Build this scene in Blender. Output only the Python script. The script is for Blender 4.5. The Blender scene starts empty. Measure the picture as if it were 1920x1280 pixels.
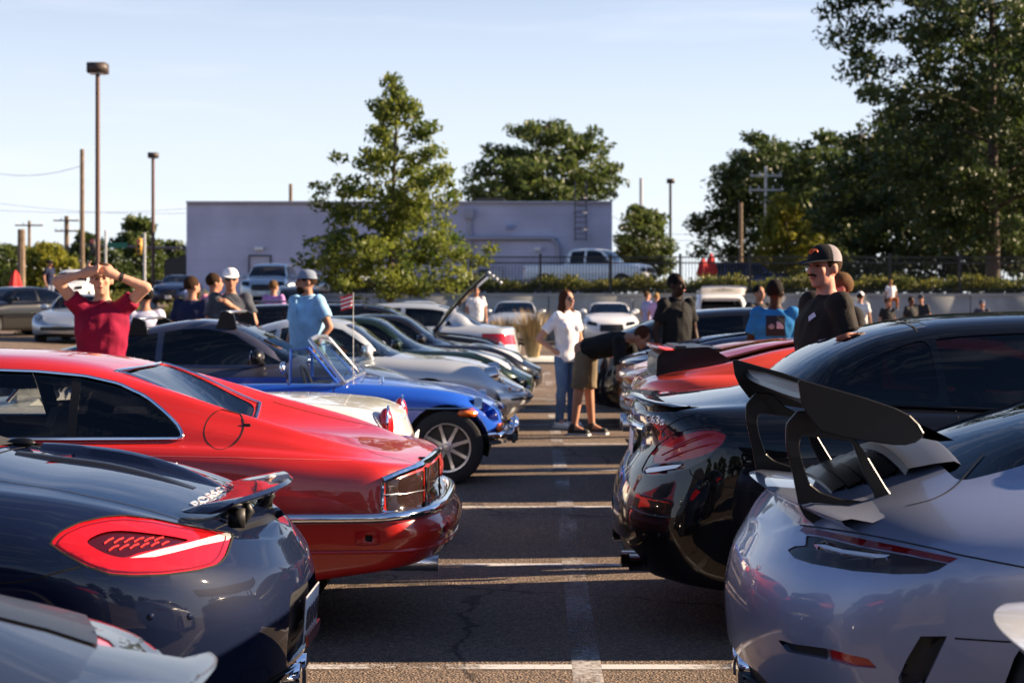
import bpy, bmesh, math, random
import numpy as np
from mathutils import Vector, Matrix
from mathutils.geometry import tessellate_polygon
from mathutils.bvhtree import BVHTree
R = math.radians
random.seed(7); RNG = np.random.default_rng(7)
SC = bpy.context.scene
COL = SC.collection

# ------------------------------------------------------------------ camera, sky, sun, exposure
CAM_H, FPX, VPX, VPY = 1.5, 3262.0, 1008.0, 560.0        # height, focal length and vanishing point (1920x1280 px)
cd = bpy.data.cameras.new('camera'); CAM = bpy.data.objects.new('camera', cd); COL.objects.link(CAM)
cd.sensor_width = 36.0; cd.lens = 36.0*FPX/1920
cd.shift_x = (960-VPX)/1920; cd.shift_y = (VPY-640)/1920
CAM.location = (0, 0, CAM_H); CAM.rotation_euler = (R(90), 0, 0)
cd.clip_start = 0.1; cd.clip_end = 3000
cd.dof.use_dof = True; cd.dof.focus_distance = 6.6; cd.dof.aperture_fstop = 5.4
SC.camera = CAM

SUN_EL, SUN_AZ = 23.5, 80.0          # azimuth from +Y towards +X
w = bpy.data.worlds.new('World'); SC.world = w; w.use_nodes = True
nt = w.node_tree; nt.nodes.clear()
o_ = nt.nodes.new('ShaderNodeOutputWorld'); bg = nt.nodes.new('ShaderNodeBackground')
sky = nt.nodes.new('ShaderNodeTexSky'); sky.sky_type = 'NISHITA'; sky.sun_disc = False
sky.sun_elevation = R(SUN_EL); sky.sun_rotation = R(SUN_AZ); sky.altitude = 200
sky.air_density = .85; sky.dust_density = .1; sky.ozone_density = 2.0
# thin cirrus: streaked noise over the whole dome
tc = nt.nodes.new('ShaderNodeTexCoord'); mp = nt.nodes.new('ShaderNodeMapping'); mp.inputs['Scale'].default_value = (2.2, 2.2, 17)
mp.inputs['Rotation'].default_value = (0.0, R(4), 0)
nz = nt.nodes.new('ShaderNodeTexNoise'); nz.inputs['Scale'].default_value = 1.7; nz.inputs['Detail'].default_value = 8; nz.inputs['Roughness'].default_value = .55
rp = nt.nodes.new('ShaderNodeValToRGB'); rp.color_ramp.elements[0].position = .52; rp.color_ramp.elements[1].position = .78
rp.color_ramp.elements[1].color = (.35, .35, .35, 1)
mx = nt.nodes.new('ShaderNodeMixRGB'); mx.blend_type = 'MIX'; mx.inputs[2].default_value = (9.2, 8.5, 8.3, 1)
nt.links.new(tc.outputs['Generated'], mp.inputs[0]); nt.links.new(mp.outputs[0], nz.inputs[0]); nt.links.new(nz.outputs[0], rp.inputs[0])
# haze whitens the sky towards the horizon
sx = nt.nodes.new('ShaderNodeSeparateXYZ'); hz = nt.nodes.new('ShaderNodeMapRange'); hz.interpolation_type = 'SMOOTHERSTEP'
hz.inputs[1].default_value = 0.0; hz.inputs[2].default_value = .36; hz.inputs[3].default_value = .80; hz.inputs[4].default_value = .0
nt.links.new(tc.outputs['Generated'], sx.inputs[0]); nt.links.new(sx.outputs[2], hz.inputs[0])
hm = nt.nodes.new('ShaderNodeMixRGB'); hm.inputs[2].default_value = (8.2, 8.0, 7.4, 1); nt.links.new(hz.outputs[0], hm.inputs[0]); nt.links.new(sky.outputs[0], hm.inputs[1])
nt.links.new(rp.outputs[0], mx.inputs[0]); nt.links.new(hm.outputs[0], mx.inputs[1]); wb = nt.nodes.new('ShaderNodeMixRGB'); wb.blend_type = 'MULTIPLY'; wb.inputs[0].default_value = 1; wb.inputs[2].default_value = (.76, .82, .95, 1)   # camera white balance
nt.links.new(mx.outputs[0], wb.inputs[1]); nt.links.new(wb.outputs[0], bg.inputs[0])
bg.inputs[1].default_value = 0.05
nt.links.new(bg.outputs[0], o_.inputs[0])
sd = bpy.data.lights.new('sun', 'SUN'); SUN = bpy.data.objects.new('sun', sd); COL.objects.link(SUN)
sd.energy = 5.0; sd.angle = R(0.55); sd.color = (1.0, .77, .53)
sdir = Vector((math.cos(R(SUN_EL))*math.sin(R(SUN_AZ)), math.cos(R(SUN_EL))*math.cos(R(SUN_AZ)), math.sin(R(SUN_EL))))
SUN.rotation_euler = sdir.to_track_quat('Z', 'Y').to_euler(); SUN.location = (20, 5, 20)
SC.view_settings.view_transform = 'Standard'; SC.view_settings.look = 'None'
SC.view_settings.exposure = 1.7; SC.view_settings.gamma = 1.0; SC.view_settings.use_curve_mapping = False
try:
    SC.cycles.max_bounces = 8; SC.cycles.transparent_max_bounces = 16; SC.cycles.caustics_reflective = False; SC.cycles.caustics_refractive = False
except Exception: pass

def at(px, py, d):                     # photo pixel + distance along the view axis -> world point
    return Vector(((px-VPX)*d/FPX, d, CAM_H-(py-VPY)*d/FPX))

# ------------------------------------------------------------------ materials
MATS = {}
def mat(name, col, rough=.5, metal=0., coat=0., spec=.5, noise=None, bump=None, trans=0., coatr=.03, alpha=None, emit=None):
    if name in MATS: return MATS[name]
    m = bpy.data.materials.new(name); m.use_nodes = True; MATS[name] = m
    n = m.node_tree; b = n.nodes['Principled BSDF']
    b.inputs['Base Color'].default_value = (*col, 1); b.inputs['Roughness'].default_value = rough
    b.inputs['Metallic'].default_value = metal; b.inputs['Coat Weight'].default_value = coat
    b.inputs['Coat Roughness'].default_value = coatr; b.inputs['Specular IOR Level'].default_value = spec
    b.inputs['Transmission Weight'].default_value = trans
    if emit: b.inputs['Emission Color'].default_value = (*emit[0], 1); b.inputs['Emission Strength'].default_value = emit[1]
    if noise:                            # (scale, dark factor, detail): colour mottling
        t = n.nodes.new('ShaderNodeTexNoise'); t.inputs['Scale'].default_value = noise[0]; t.inputs['Detail'].default_value = noise[2] if len(noise) > 2 else 6
        g = n.nodes.new('ShaderNodeTexCoord'); n.links.new(g.outputs['Object'], t.inputs[0])
        r = n.nodes.new('ShaderNodeValToRGB'); r.color_ramp.elements[0].position = .3; r.color_ramp.elements[1].position = .72
        r.color_ramp.elements[0].color = (*[c*noise[1] for c in col], 1); r.color_ramp.elements[1].color = (*[min(1, c*(2-noise[1])) for c in col], 1)
        n.links.new(t.outputs[0], r.inputs[0]); n.links.new(r.outputs[0], b.inputs['Base Color'])
    if bump:                             # (scale, strength, distance)
        t = n.nodes.new('ShaderNodeTexNoise'); t.inputs['Scale'].default_value = bump[0]; t.inputs['Detail'].default_value = 5
        g = n.nodes.new('ShaderNodeTexCoord'); n.links.new(g.outputs['Object'], t.inputs[0])
        bp = n.nodes.new('ShaderNodeBump'); bp.inputs['Strength'].default_value = bump[1]; bp.inputs['Distance'].default_value = bump[2]
        n.links.new(t.outputs[0], bp.inputs['Height']); n.links.new(bp.outputs[0], b.inputs['Normal'])
    return m
def paint(name, col, metal=.0, rough=.35, flake=False):
    if name in MATS: return MATS[name]
    m = mat(name, col, rough, metal, coat=1.0, coatr=.015, spec=.5 if max(col) > .1 else .05)
    n = m.node_tree; b = n.nodes['Principled BSDF']
    t = n.nodes.new('ShaderNodeTexNoise'); t.inputs['Scale'].default_value = 6; t.inputs['Detail'].default_value = 9; t.inputs['Roughness'].default_value = .75
    g = n.nodes.new('ShaderNodeTexCoord'); n.links.new(g.outputs['Object'], t.inputs[0])
    r = n.nodes.new('ShaderNodeMapRange'); r.inputs[1].default_value = .35; r.inputs[2].default_value = .75; r.inputs[3].default_value = .004; r.inputs[4].default_value = .035
    n.links.new(t.outputs[0], r.inputs[0]); n.links.new(r.outputs[0], b.inputs['Coat Roughness'])     # dust and swirl marks dull the clear coat unevenly
    if flake:
        v = n.nodes.new('ShaderNodeTexVoronoi'); v.inputs['Scale'].default_value = 900; n.links.new(g.outputs['Object'], v.inputs[0])
        bp = n.nodes.new('ShaderNodeBump'); bp.inputs['Strength'].default_value = .12; bp.inputs['Distance'].default_value = .001
        n.links.new(v.outputs['Distance'], bp.inputs['Height']); n.links.new(bp.outputs[0], b.inputs['Normal'])
    return m
def glass(name, tint, gloss=1.0, ior=1.5):
    if name in MATS: return MATS[name]
    m = bpy.data.materials.new(name); m.use_nodes = True; MATS[name] = m
    n = m.node_tree; n.nodes.clear()
    o = n.nodes.new('ShaderNodeOutputMaterial'); t = n.nodes.new('ShaderNodeBsdfTransparent'); t.inputs[0].default_value = (*tint, 1)
    gl = n.nodes.new('ShaderNodeBsdfGlossy'); gl.inputs[0].default_value = (gloss, gloss, gloss, 1); gl.inputs['Roughness'].default_value = .01
    f = n.nodes.new('ShaderNodeFresnel'); f.inputs[0].default_value = ior; x = n.nodes.new('ShaderNodeMixShader')
    n.links.new(f.outputs[0], x.inputs[0]); n.links.new(t.outputs[0], x.inputs[1]); n.links.new(gl.outputs[0], x.inputs[2]); n.links.new(x.outputs[0], o.inputs[0])
    return m
def cloth(name, col, rough=.85):
    return mat('cloth_'+name, col, rough, noise=(9, .82, 8), bump=(60, .25, .01), spec=.2)
M_TYRE = mat('tyre_rubber', (.018, .018, .019), .75, bump=(70, .3, .004))
M_RIM = mat('rim_alloy', (.55, .56, .58), .22, 1.0)
M_DRIM = mat('rim_dark', (.03, .03, .032), .3, .6)
M_DISC = mat('brake_disc', (.06, .06, .06), .45, .9)
M_BLACK = mat('black_plastic', (.014, .014, .015), .45, bump=(120, .1, .002))
M_SATIN = mat('satin_black', (.006, .006, .007), .36, coat=.1, spec=.3)
M_GAP = mat('panel_gap', (.004, .004, .004), .9)
M_CHROME = mat('chrome', (.82, .83, .85), .06, 1.0)
M_ALU = mat('brushed_aluminium', (.6, .6, .62), .3, 1.0)
M_INT = mat('interior_trim', (.02, .02, .022), .6, noise=(12, .7))
M_SEAT = mat('seat_leather', (.035, .032, .032), .45, bump=(40, .3, .004))
M_TAN = mat('seat_tan', (.33, .24, .17), .5, bump=(40, .3, .004))
M_GLASS = glass('window_glass', (.62, .66, .66))
M_REARG = glass('coated_rear_glass', (.30, .32, .34), 1.0, 2.3)
M_SEE = glass('light_tint_glass', (.48, .50, .52)); M_SEE2 = glass('medium_tint_glass', (.26, .27, .29))
M_TINT = glass('tinted_glass', (.10, .11, .12))
M_DARKG = glass('privacy_glass', (.02, .02, .025))
M_LENS = glass('clear_lens', (.85, .87, .9))
M_RED = mat('red_lens', (.46, .006, .010), .12, coat=1.0, bump=(420, .12, .002))
M_DRED = mat('dark_red_lens', (.14, .004, .006), .08, coat=.5)
M_REDG = glass('red_lens_glass', (.80, .05, .06))
def ribbed(name, col, sc, rough=.3):
    m = mat(name, col, rough, .35); n = m.node_tree; b = n.nodes['Principled BSDF']; w_ = n.nodes.new('ShaderNodeTexWave'); w_.inputs['Scale'].default_value = sc; g = n.nodes.new('ShaderNodeTexCoord'); n.links.new(g.outputs['Object'], w_.inputs[0])
    bp = n.nodes.new('ShaderNodeBump'); bp.inputs['Strength'].default_value = .6; bp.inputs['Distance'].default_value = .006; n.links.new(w_.outputs[1], bp.inputs['Height']); n.links.new(bp.outputs[0], b.inputs['Normal']); return m
M_LAMPIN = ribbed('lamp_housing_red', (.75, .03, .04), 34); M_LAMPDK = ribbed('lamp_housing_ruby', (.42, .015, .03), 40)
M_DKLENS = mat('smoked_lens', (.022, .012, .011), .08, coat=.25, spec=.35)
M_WLENS = mat('white_lens', (.72, .74, .76), .12, .3, coat=1.0)
M_AMBER = mat('amber_lens', (.85, .16, .01), .12, coat=1.0)
M_WHITE = mat('white_paint', (.8, .8, .78), .4)
M_REFL = mat('reflector', (.85, .86, .88), .12, 1.0)

# ------------------------------------------------------------------ object helpers
def link(o, parent=None):
    COL.objects.link(o)
    if parent is not None: o.parent = parent
    return o
def tag(o, label=None, cat=None, group=None, kind=None):
    if label: o['label'] = label
    if cat: o['category'] = cat
    if group: o['group'] = group
    if kind: o['kind'] = kind
    return o
def empty(name, loc=(0, 0, 0), rz=0., label=None, cat=None, group=None):
    o = bpy.data.objects.new(name, None); COL.objects.link(o); o.empty_display_size = .2
    o.location = loc; o.rotation_euler = (0, 0, rz)
    return tag(o, label, cat, group)
def mesh(name, verts, faces, m, parent=None, smooth=False, loc=None):
    me = bpy.data.meshes.new(name); me.from_pydata([tuple(v) for v in verts], [], faces); me.update()
    if smooth: me.polygons.foreach_set('use_smooth', [True]*len(me.polygons))
    if m is not None: me.materials.append(m)
    o = bpy.data.objects.new(name, me); link(o, parent)
    if loc is not None: o.location = loc
    return o
def bmobj(name, bm, m, parent=None, smooth=True):
    me = bpy.data.meshes.new(name); bm.to_mesh(me); bm.free()
    if smooth: me.polygons.foreach_set('use_smooth', [True]*len(me.polygons))
    if m is not None: me.materials.append(m)
    return link(bpy.data.objects.new(name, me), parent)
def copy_tree(o, parent=None):
    c = o.copy(); COL.objects.link(c); c.parent = parent
    for ch in list(o.children): copy_tree(ch, c)
    return c
class MB:                                # collects simple solids into one mesh
    def __init__(s): s.v = []; s.f = []
    def add(s, v, f):
        k = len(s.v); s.v += [tuple(p) for p in v]; s.f += [tuple(i+k for i in q) for q in f]; return s
    def box(s, c, d, rot=None, taper=1.0):
        x, y, z = d[0]/2, d[1]/2, d[2]/2
        P = [Vector((sx*x*(taper if sz > 0 else 1), sy*y*(taper if sz > 0 else 1), sz*z)) for sz in (-1, 1) for sy in (-1, 1) for sx in (-1, 1)]
        if rot is not None: P = [rot @ p for p in P]
        return s.add([Vector(c)+p for p in P], [(0, 2, 3, 1), (4, 5, 7, 6), (0, 1, 5, 4), (2, 6, 7, 3), (0, 4, 6, 2), (1, 3, 7, 5)])
    def cyl(s, a, b, ra, rb=None, n=12, cap=True):
        a, b = Vector(a), Vector(b); rb = ra if rb is None else rb
        d = (b-a).normalized(); u = d.orthogonal().normalized(); w = d.cross(u)
        V = [a+(u*math.cos(2*math.pi*i/n)+w*math.sin(2*math.pi*i/n))*ra for i in range(n)]+[b+(u*math.cos(2*math.pi*i/n)+w*math.sin(2*math.pi*i/n))*rb for i in range(n)]
        F = [(i, (i+1) % n, n+(i+1) % n, n+i) for i in range(n)]
        if cap: F += [tuple(range(n))[::-1], tuple(range(n, 2*n))]
        return s.add(V, F)
    def tube(s, pts, r, n=8, closed=False):
        pts = [Vector(p) for p in pts]; m = len(pts); V = []; up = None
        rr = r if hasattr(r, '__len__') else [r]*m
        for i, p in enumerate(pts):
            a = pts[(i-1) % m] if (closed or i > 0) else p; b = pts[(i+1) % m] if (closed or i < m-1) else p
            d = (b-a); d = d.normalized() if d.length > 1e-9 else Vector((0, 0, 1))
            if up is None: up = d.orthogonal().normalized()
            up = (up-d*up.dot(d)); up = up.normalized() if up.length > 1e-6 else d.orthogonal().normalized()
            w = d.cross(up)
            V += [p+(up*math.cos(2*math.pi*k/n)+w*math.sin(2*math.pi*k/n))*rr[i] for k in range(n)]
        F = []
        for i in range(m if closed else m-1):
            j = (i+1) % m
            F += [(i*n+k, i*n+(k+1) % n, j*n+(k+1) % n, j*n+k) for k in range(n)]
        if not closed: F += [tuple(range(n))[::-1], tuple(range((m-1)*n, m*n))]
        return s.add(V, F)
    def sphere(s, c, r, nu=12, nv=8, mtx=None):
        r = (r, r, r) if not hasattr(r, '__len__') else r; c = Vector(c); V = []
        for j in range(nv+1):
            t = math.pi*j/nv
            for i in range(nu):
                a = 2*math.pi*i/nu; p = Vector((r[0]*math.sin(t)*math.cos(a), r[1]*math.sin(t)*math.sin(a), r[2]*math.cos(t)))
                V.append(c+(mtx @ p if mtx is not None else p))
        F = [(j*nu+i, (j+1)*nu+i, (j+1)*nu+(i+1) % nu, j*nu+(i+1) % nu) for j in range(nv) for i in range(nu)]
        return s.add(V, F)
    def prism(s, poly, h, frame):        # 2-D polygon extruded: frame = (origin, u, v, n)
        o, u, v, n_ = [Vector(q) for q in frame]; k = len(poly)
        V = [o+u*a+v*b for a, b in poly]+[o+u*a+v*b+n_*h for a, b in poly]
        tri = tessellate_polygon([[Vector((a, b, 0)) for a, b in poly]])
        F = [tuple(t)[::-1] for t in tri]+[tuple(i+k for i in t) for t in tri]+[(i, (i+1) % k, k+(i+1) % k, k+i) for i in range(k)]
        return s.add(V, F)
    def lathe(s, prof, c, axis='Y', n=32):   # prof: (radius, along)
        V = []; m = len(prof)
        for i in range(n):
            a = 2*math.pi*i/n
            for r, h in prof:
                p = (r*math.cos(a), h, r*math.sin(a)) if axis == 'Y' else ((r*math.cos(a), r*math.sin(a), h) if axis == 'Z' else (h, r*math.cos(a), r*math.sin(a)))
                V.append(Vector(c)+Vector(p))
        F = [(i*m+k, ((i+1) % n)*m+k, ((i+1) % n)*m+k+1, i*m+k+1) for i in range(n) for k in range(m-1)]
        return s.add(V, F)
    def build(s, name, m, parent=None, smooth=False, loc=None, fix=True):
        o = mesh(name, s.v, s.f, m, parent, smooth, loc)
        if fix:
            bm = bmesh.new(); bm.from_mesh(o.data); bmesh.ops.recalc_face_normals(bm, faces=bm.faces)
            if smooth:
                for e in bm.edges:
                    if len(e.link_faces) == 2 and e.calc_face_angle(0) > .7: e.smooth = False
            bm.to_mesh(o.data); bm.free()
        return o
def bevel(o, w=.01, seg=2):
    bm = bmesh.new(); bm.from_mesh(o.data)
    bmesh.ops.bevel(bm, geom=[e for e in bm.edges if len(e.link_faces) == 2 and e.calc_face_angle(0) > .5], offset=w, segments=seg, affect='EDGES', clamp_overlap=True)
    bm.to_mesh(o.data); bm.free(); o.data.polygons.foreach_set('use_smooth', [True]*len(o.data.polygons)); return o
_TMP = []
def tmp_eval(o):                         # evaluate one object alone, in a scratch scene
    if not _TMP: _TMP.append(bpy.data.scenes.new('scratch'))
    s = _TMP[0]; s.collection.objects.link(o); vl = s.view_layers[0]; vl.update(); dg = vl.depsgraph
    me = bpy.data.meshes.new_from_object(o.evaluated_get(dg)); bpy.data.objects.remove(o); return me
def text_mesh(s, size=1.0, ext=.02, bold=0.0):
    c = bpy.data.curves.new('t', 'FONT'); c.body = s; c.size = size; c.extrude = ext; c.offset = bold; c.align_x = 'CENTER'; c.align_y = 'CENTER'; c.resolution_u = 3
    me = tmp_eval(bpy.data.objects.new('t', c)); bpy.data.curves.remove(c); return me

def split(o):                             # loose islands of a mesh -> objects of their own (same name, parent, material)
    bm = bmesh.new(); bm.from_mesh(o.data); bm.verts.ensure_lookup_table(); seen = set(); isl = []
    for v in bm.verts:
        if v.index in seen: continue
        st = [v]; cur = []; seen.add(v.index)
        while st:
            q = st.pop(); cur.append(q.index)
            for e in q.link_edges:
                w_ = e.other_vert(q)
                if w_.index not in seen: seen.add(w_.index); st.append(w_)
        isl.append(set(cur))
    me = o.data; name = o.name.split('.')[0]; par = o.parent; m = me.materials[0] if me.materials else None; out = []
    for s_ in isl:
        idx = sorted(s_); mp2 = {k: i for i, k in enumerate(idx)}
        fs = [[mp2[i] for i in p.vertices] for p in me.polygons if p.vertices[0] in s_]
        if fs: out.append(mesh(name, [me.vertices[i].co for i in idx], fs, m, par, me.polygons[0].use_smooth))
    bm.free(); bpy.data.objects.remove(o); return out
# ------------------------------------------------------------------ car builder
def pchip(pts):
    x = np.array([p[0] for p in pts], float); y = np.array([p[1] for p in pts], float)
    if len(x) == 1: return lambda t: np.zeros_like(np.asarray(t, float))+y[0]
    h = np.diff(x); d = np.diff(y)/h; m = np.zeros_like(x)
    for i in range(1, len(x)-1):
        if d[i-1]*d[i] > 0:
            w1 = 2*h[i]+h[i-1]; w2 = h[i]+2*h[i-1]; m[i] = (w1+w2)/(w1/d[i-1]+w2/d[i])
    m[0] = d[0]; m[-1] = d[-1]
    def f(t):
        t = np.clip(np.asarray(t, float), x[0], x[-1]); k = np.clip(np.searchsorted(x, t, side='right')-1, 0, len(x)-2)
        u = (t-x[k])/h[k]
        return (1+2*u)*(1-u)**2*y[k]+u*(1-u)**2*h[k]*m[k]+u*u*(3-2*u)*y[k+1]+u*u*(u-1)*h[k]*m[k+1]
    return f
def _ext(A): return np.concatenate([2*A[:1]-A[1:2], A, 2*A[-1:]-A[-2:-1]])
def bspl(A, r, it=3):                     # nearly interpolating uniform cubic B-spline along axis 0, r samples per span
    C = A.copy()
    for _ in range(it):
        E = _ext(C); C = C+(A-(E[:-2]+4*E[1:-1]+E[2:])/6)
    E = _ext(C); out = []
    for i in range(len(A)-1):
        p0, p1, p2, p3 = E[i], E[i+1], E[i+2], E[i+3]
        for k in range(r):
            t = k/r; out.append(((1-t)**3*p0+(3*t**3-6*t*t+4)*p1+(-3*t**3+3*t*t+3*t+1)*p2+t**3*p3)/6)
    E2 = E; out.append((E2[-3]+4*E2[-2]+E2[-1])/6)
    return np.array(out)
def smst(a, b, x):
    t = np.clip((x-a)/(b-a), 0, 1); return t*t*(3-2*t)
def rpoly(pts, r, n=5):                   # polygon with rounded corners
    out = []; k = len(pts); rr = r if hasattr(r, '__len__') else [r]*k
    for i in range(k):
        p0, p, p1 = Vector(pts[i-1]), Vector(pts[i]), Vector(pts[(i+1) % k])
        a = (p0-p); b = (p1-p); q = min(rr[i], a.length*.48, b.length*.48)
        if q < 1e-6: out.append(tuple(p)); continue
        A = p+a.normalized()*q; B = p+b.normalized()*q
        for j in range(n+1):
            t = j/n; out.append(tuple(A*(1-t)**2+p*2*t*(1-t)+B*t*t))
    return out
def spoly(pts, n=4):                      # closed smooth polygon through points (Catmull-Rom)
    k = len(pts); out = []
    P = [Vector(p) for p in pts]
    for i in range(k):
        p0, p1, p2, p3 = P[i-1], P[i], P[(i+1) % k], P[(i+2) % k]
        for j in range(n):
            t = j/n; out.append(tuple(.5*((2*p1)+(p2-p0)*t+(2*p0-5*p1+4*p2-p3)*t*t+(3*p1-p0-3*p2+p3)*t**3)))
    return out
def sline(pts, n=6):
    P = [Vector(p) for p in pts]; P = [2*P[0]-P[1]]+P+[2*P[-1]-P[-2]]; out = []
    for i in range(1, len(P)-2):
        p0, p1, p2, p3 = P[i-1], P[i], P[i+1], P[i+2]
        for j in range(n):
            t = j/n; out.append(.5*((2*p1)+(p2-p0)*t+(2*p0-5*p1+4*p2-p3)*t*t+(3*p1-p0-3*p2+p3)*t**3))
    out.append(P[-2]); return out
def resamp(pts, step):
    out = []
    for i in range(len(pts)-1):
        a, b = Vector(pts[i]), Vector(pts[i+1]); n = max(1, int((b-a).length/step))
        out += [a+(b-a)*(k/n) for k in range(n)]
    out.append(Vector(pts[-1])); return out
_CACHE = {}

class Car:
    def __init__(s, name, label, P, loc, rz, pm, lod=1, group=None, cat='car'):
        s.P = P; s.L = P['L']; s.pm = pm; s.lod = lod
        s.root = empty(name, loc, rz, label, cat, group)
        s.M = Matrix.Translation(Vector(loc)) @ Matrix.Rotation(rz, 4, 'Z'); s.Mi = s.M.inverted()
        s.cam = s.Mi @ Vector((0, 0, CAM_H))
        f = {k: pchip(P[k]) for k in ('top', 'belt', 'sill', 'hw', 'wr')}
        f['sr'] = pchip(P.get('sr', [(0, .07)])); f['dc'] = pchip(P.get('dc', [(0, 1.0)]))
        crown = P.get('crown', .05)
        f['rail'] = pchip(P['rail']) if 'rail' in P else (lambda x: f['top'](x)-crown)
        s.f = f
        Rr, nr, Rf, nf, L = P.get('Rr', .4), P.get('nr', 2.6), P.get('Rf', .5), P.get('nf', 2.4), s.L
        e = np.array([0, .0012, .010, .04, .11, .24, .44, .7])
        sp = .11 if lod == 1 else .17 if lod == 2 else .26
        n = max(6, int((L-Rr-Rf)/sp)); X = np.concatenate([e*Rr, np.linspace(Rr, L-Rf, n), L-(e*Rf)[::-1]])
        Er, Ef = pchip(P.get('Er', [(0, 0)])), pchip(P.get('Ef', [(0, 0)]))
        hw, sill, belt, top, rail, wr, sr = [f[k](X) for k in ('hw', 'sill', 'belt', 'top', 'rail', 'wr', 'sr')]
        g = pchip(P['g'])(X) if 'g' in P else smst(.02, .17, rail-belt); h = belt-sill; one = np.ones_like(X); D = hw-sr; dc = f['dc'](X)
        tk = P.get('tuck', .05)
        low = [(hw*.8, sill+.004), (hw-tk, sill), (hw-.35*tk, sill+.10*h), (hw-.10*tk, sill+.34*h), (hw, sill+.6*h), (hw-.012, sill+.80*h), (hw-.40*sr, belt-.16*np.minimum(h, .35)*np.minimum(1, sr/.08)), (D, belt)]
        dk = [(D*q, belt+(top-belt)*(1-q**2)*1.0) for q in (.87, .7, .54, .4, .2, 0)]
        b0y, b0z = D-.03, belt+.012
        gh = []
        for t in (0, .36, .74): gh.append((b0y+(wr-b0y)*t+.02*math.sin(math.pi*t), b0z+(rail-b0z)*t))
        gh += [(wr-.025, rail+.006), (wr*.62, rail+(top-rail)*.78), (0*one, top)]
        pts = low+[(a[0]*(1-g)+b[0]*g, a[1]*(1-g)+b[1]*g) for a, b in zip(dk, gh)]
        ys = np.ones_like(X); a = X < Rr; ys[a] = np.maximum(0, 1-(1-X[a]/Rr)**nr)**(1/nr)
        a = X > L-Rf; ys[a] = np.maximum(0, 1-(1-(L-X[a])/Rf)**nf)**(1/nf)
        Y = np.array([p[0] for p in pts]).T*ys[:, None]; Z = np.array([p[1] for p in pts]).T
        XX = X[:, None]+Er(Z)*(np.clip(1-X/P.get('Erl', 1.1), 0, 1)**2)[:, None]-Ef(Z)*(np.clip(1-(L-X)/1.1, 0, 1)**2)[:, None]
        half = np.stack([XX, Y, Z], -1)                      # local -y is right, +y left
        full = np.concatenate([half, (half*np.array([1, -1, 1]))[:, -2::-1]], 1)
        r = 3 if lod == 1 else 2 if lod == 2 else 1
        A = bspl(full, r); A = bspl(np.swapaxes(A, 0, 1), r); A = np.swapaxes(A, 0, 1)
        nu, nv = A.shape[:2]; s.bm = bm = bmesh.new()
        V = [bm.verts.new(p) for p in A.reshape(-1, 3)]
        for i in range(nu-1):
            for j in range(nv-1):
                q = (V[i*nv+j], V[i*nv+j+1], V[(i+1)*nv+j+1], V[(i+1)*nv+j])
                bm.faces.new(q)
        bmesh.ops.remove_doubles(bm, verts=bm.verts, dist=.0004)
        bmesh.ops.dissolve_degenerate(bm, edges=bm.edges, dist=.0002)
        bm.normal_update()
        t = sum((fc.normal.z*fc.calc_area() for fc in bm.faces if fc.calc_center_median().z > .7), 0)
        if t < 0: bmesh.ops.reverse_faces(bm, faces=bm.faces)
        bm.normal_update(); s.bvh = BVHTree.FromBMesh(bm)
        s.rimedges = []
    # ---- projections
    def hit_side(s, x, z, sd): 
        h = s.bvh.ray_cast(Vector((x, sd*4, z)), Vector((0, -sd, 0))); return (h[0], h[1]) if h[0] else None
    def hit_top(s, x, y):
        h = s.bvh.ray_cast(Vector((x, y, 5)), Vector((0, 0, -1))); return (h[0], h[1]) if h[0] else None
    def hit_end(s, y, z, sg):             # sg +1 front, -1 rear
        h = s.bvh.ray_cast(Vector((s.L/2+sg*9, y, z)), Vector((-sg, 0, 0))); return (h[0], h[1]) if h[0] else None
    def ray(s, px, py): return (s.Mi.to_3x3() @ (at(px, py, 1.0)-Vector((0, 0, CAM_H)))).normalized()
    def hit_px(s, px, py):
        h = s.bvh.ray_cast(s.cam, s.ray(px, py)); return (h[0], h[1]) if h[0] else None
    # ---- cutting
    def cut(s, poly, mode, cond=None):    # mode: 'side' (x,z) | 'top' (x,y) | 'end' (y,z) | 'px'
        bm = s.bm
        ia = {'side': (0, 2), 'top': (0, 1), 'end': (1, 2)}.get(mode)
        if mode == 'px':
            m0, m1, m2 = [tuple(s.M[i]) for i in range(3)]
            def prj(c):
                x, y, z = c; yy = m1[0]*x+m1[1]*y+m1[2]*z+m1[3]
                return (VPX+(m0[0]*x+m0[1]*y+m0[2]*z+m0[3])*FPX/yy, VPY-(m2[0]*x+m2[1]*y+m2[2]*z+m2[3]-CAM_H)*FPX/yy)
        else: prj = lambda c: (c[ia[0]], c[ia[1]])
        lo = (min(p[0] for p in poly), min(p[1] for p in poly)); hi = (max(p[0] for p in poly), max(p[1] for p in poly))
        bm.normal_update(); bm.verts.index_update(); cand = []
        co = np.array([v.co[:] for v in bm.verts]); p2 = np.stack(prj(co.T), 1)
        fl = []; st = []; FS = list(bm.faces)
        for fc in FS: st.append(len(fl)); fl.extend([v.index for v in fc.verts])
        q2 = p2[np.array(fl)]; mn = np.minimum.reduceat(q2, st); mxx = np.maximum.reduceat(q2, st)
        for k in np.nonzero((mxx[:, 0] >= lo[0]) & (mn[:, 0] <= hi[0]) & (mxx[:, 1] >= lo[1]) & (mn[:, 1] <= hi[1]))[0]:
            fc = FS[k]; c = fc.calc_center_median()
            if mode == 'px' and fc.normal.dot(s.cam-c) <= 0: continue
            if cond and not cond(fc, c): continue
            cand.append(fc)
        if not cand: return []
        cs = set(cand); ring = set()
        for fc in cand:
            for e in fc.edges:
                for q in e.link_faces:
                    if q not in cs: ring.add(q)
        vm = {}; vo = []; C = []
        def vid(v):
            i = vm.get(v)
            if i is None: i = vm[v] = len(C); C.append(v.co.copy()); vo.append(v)
            return i
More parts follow.
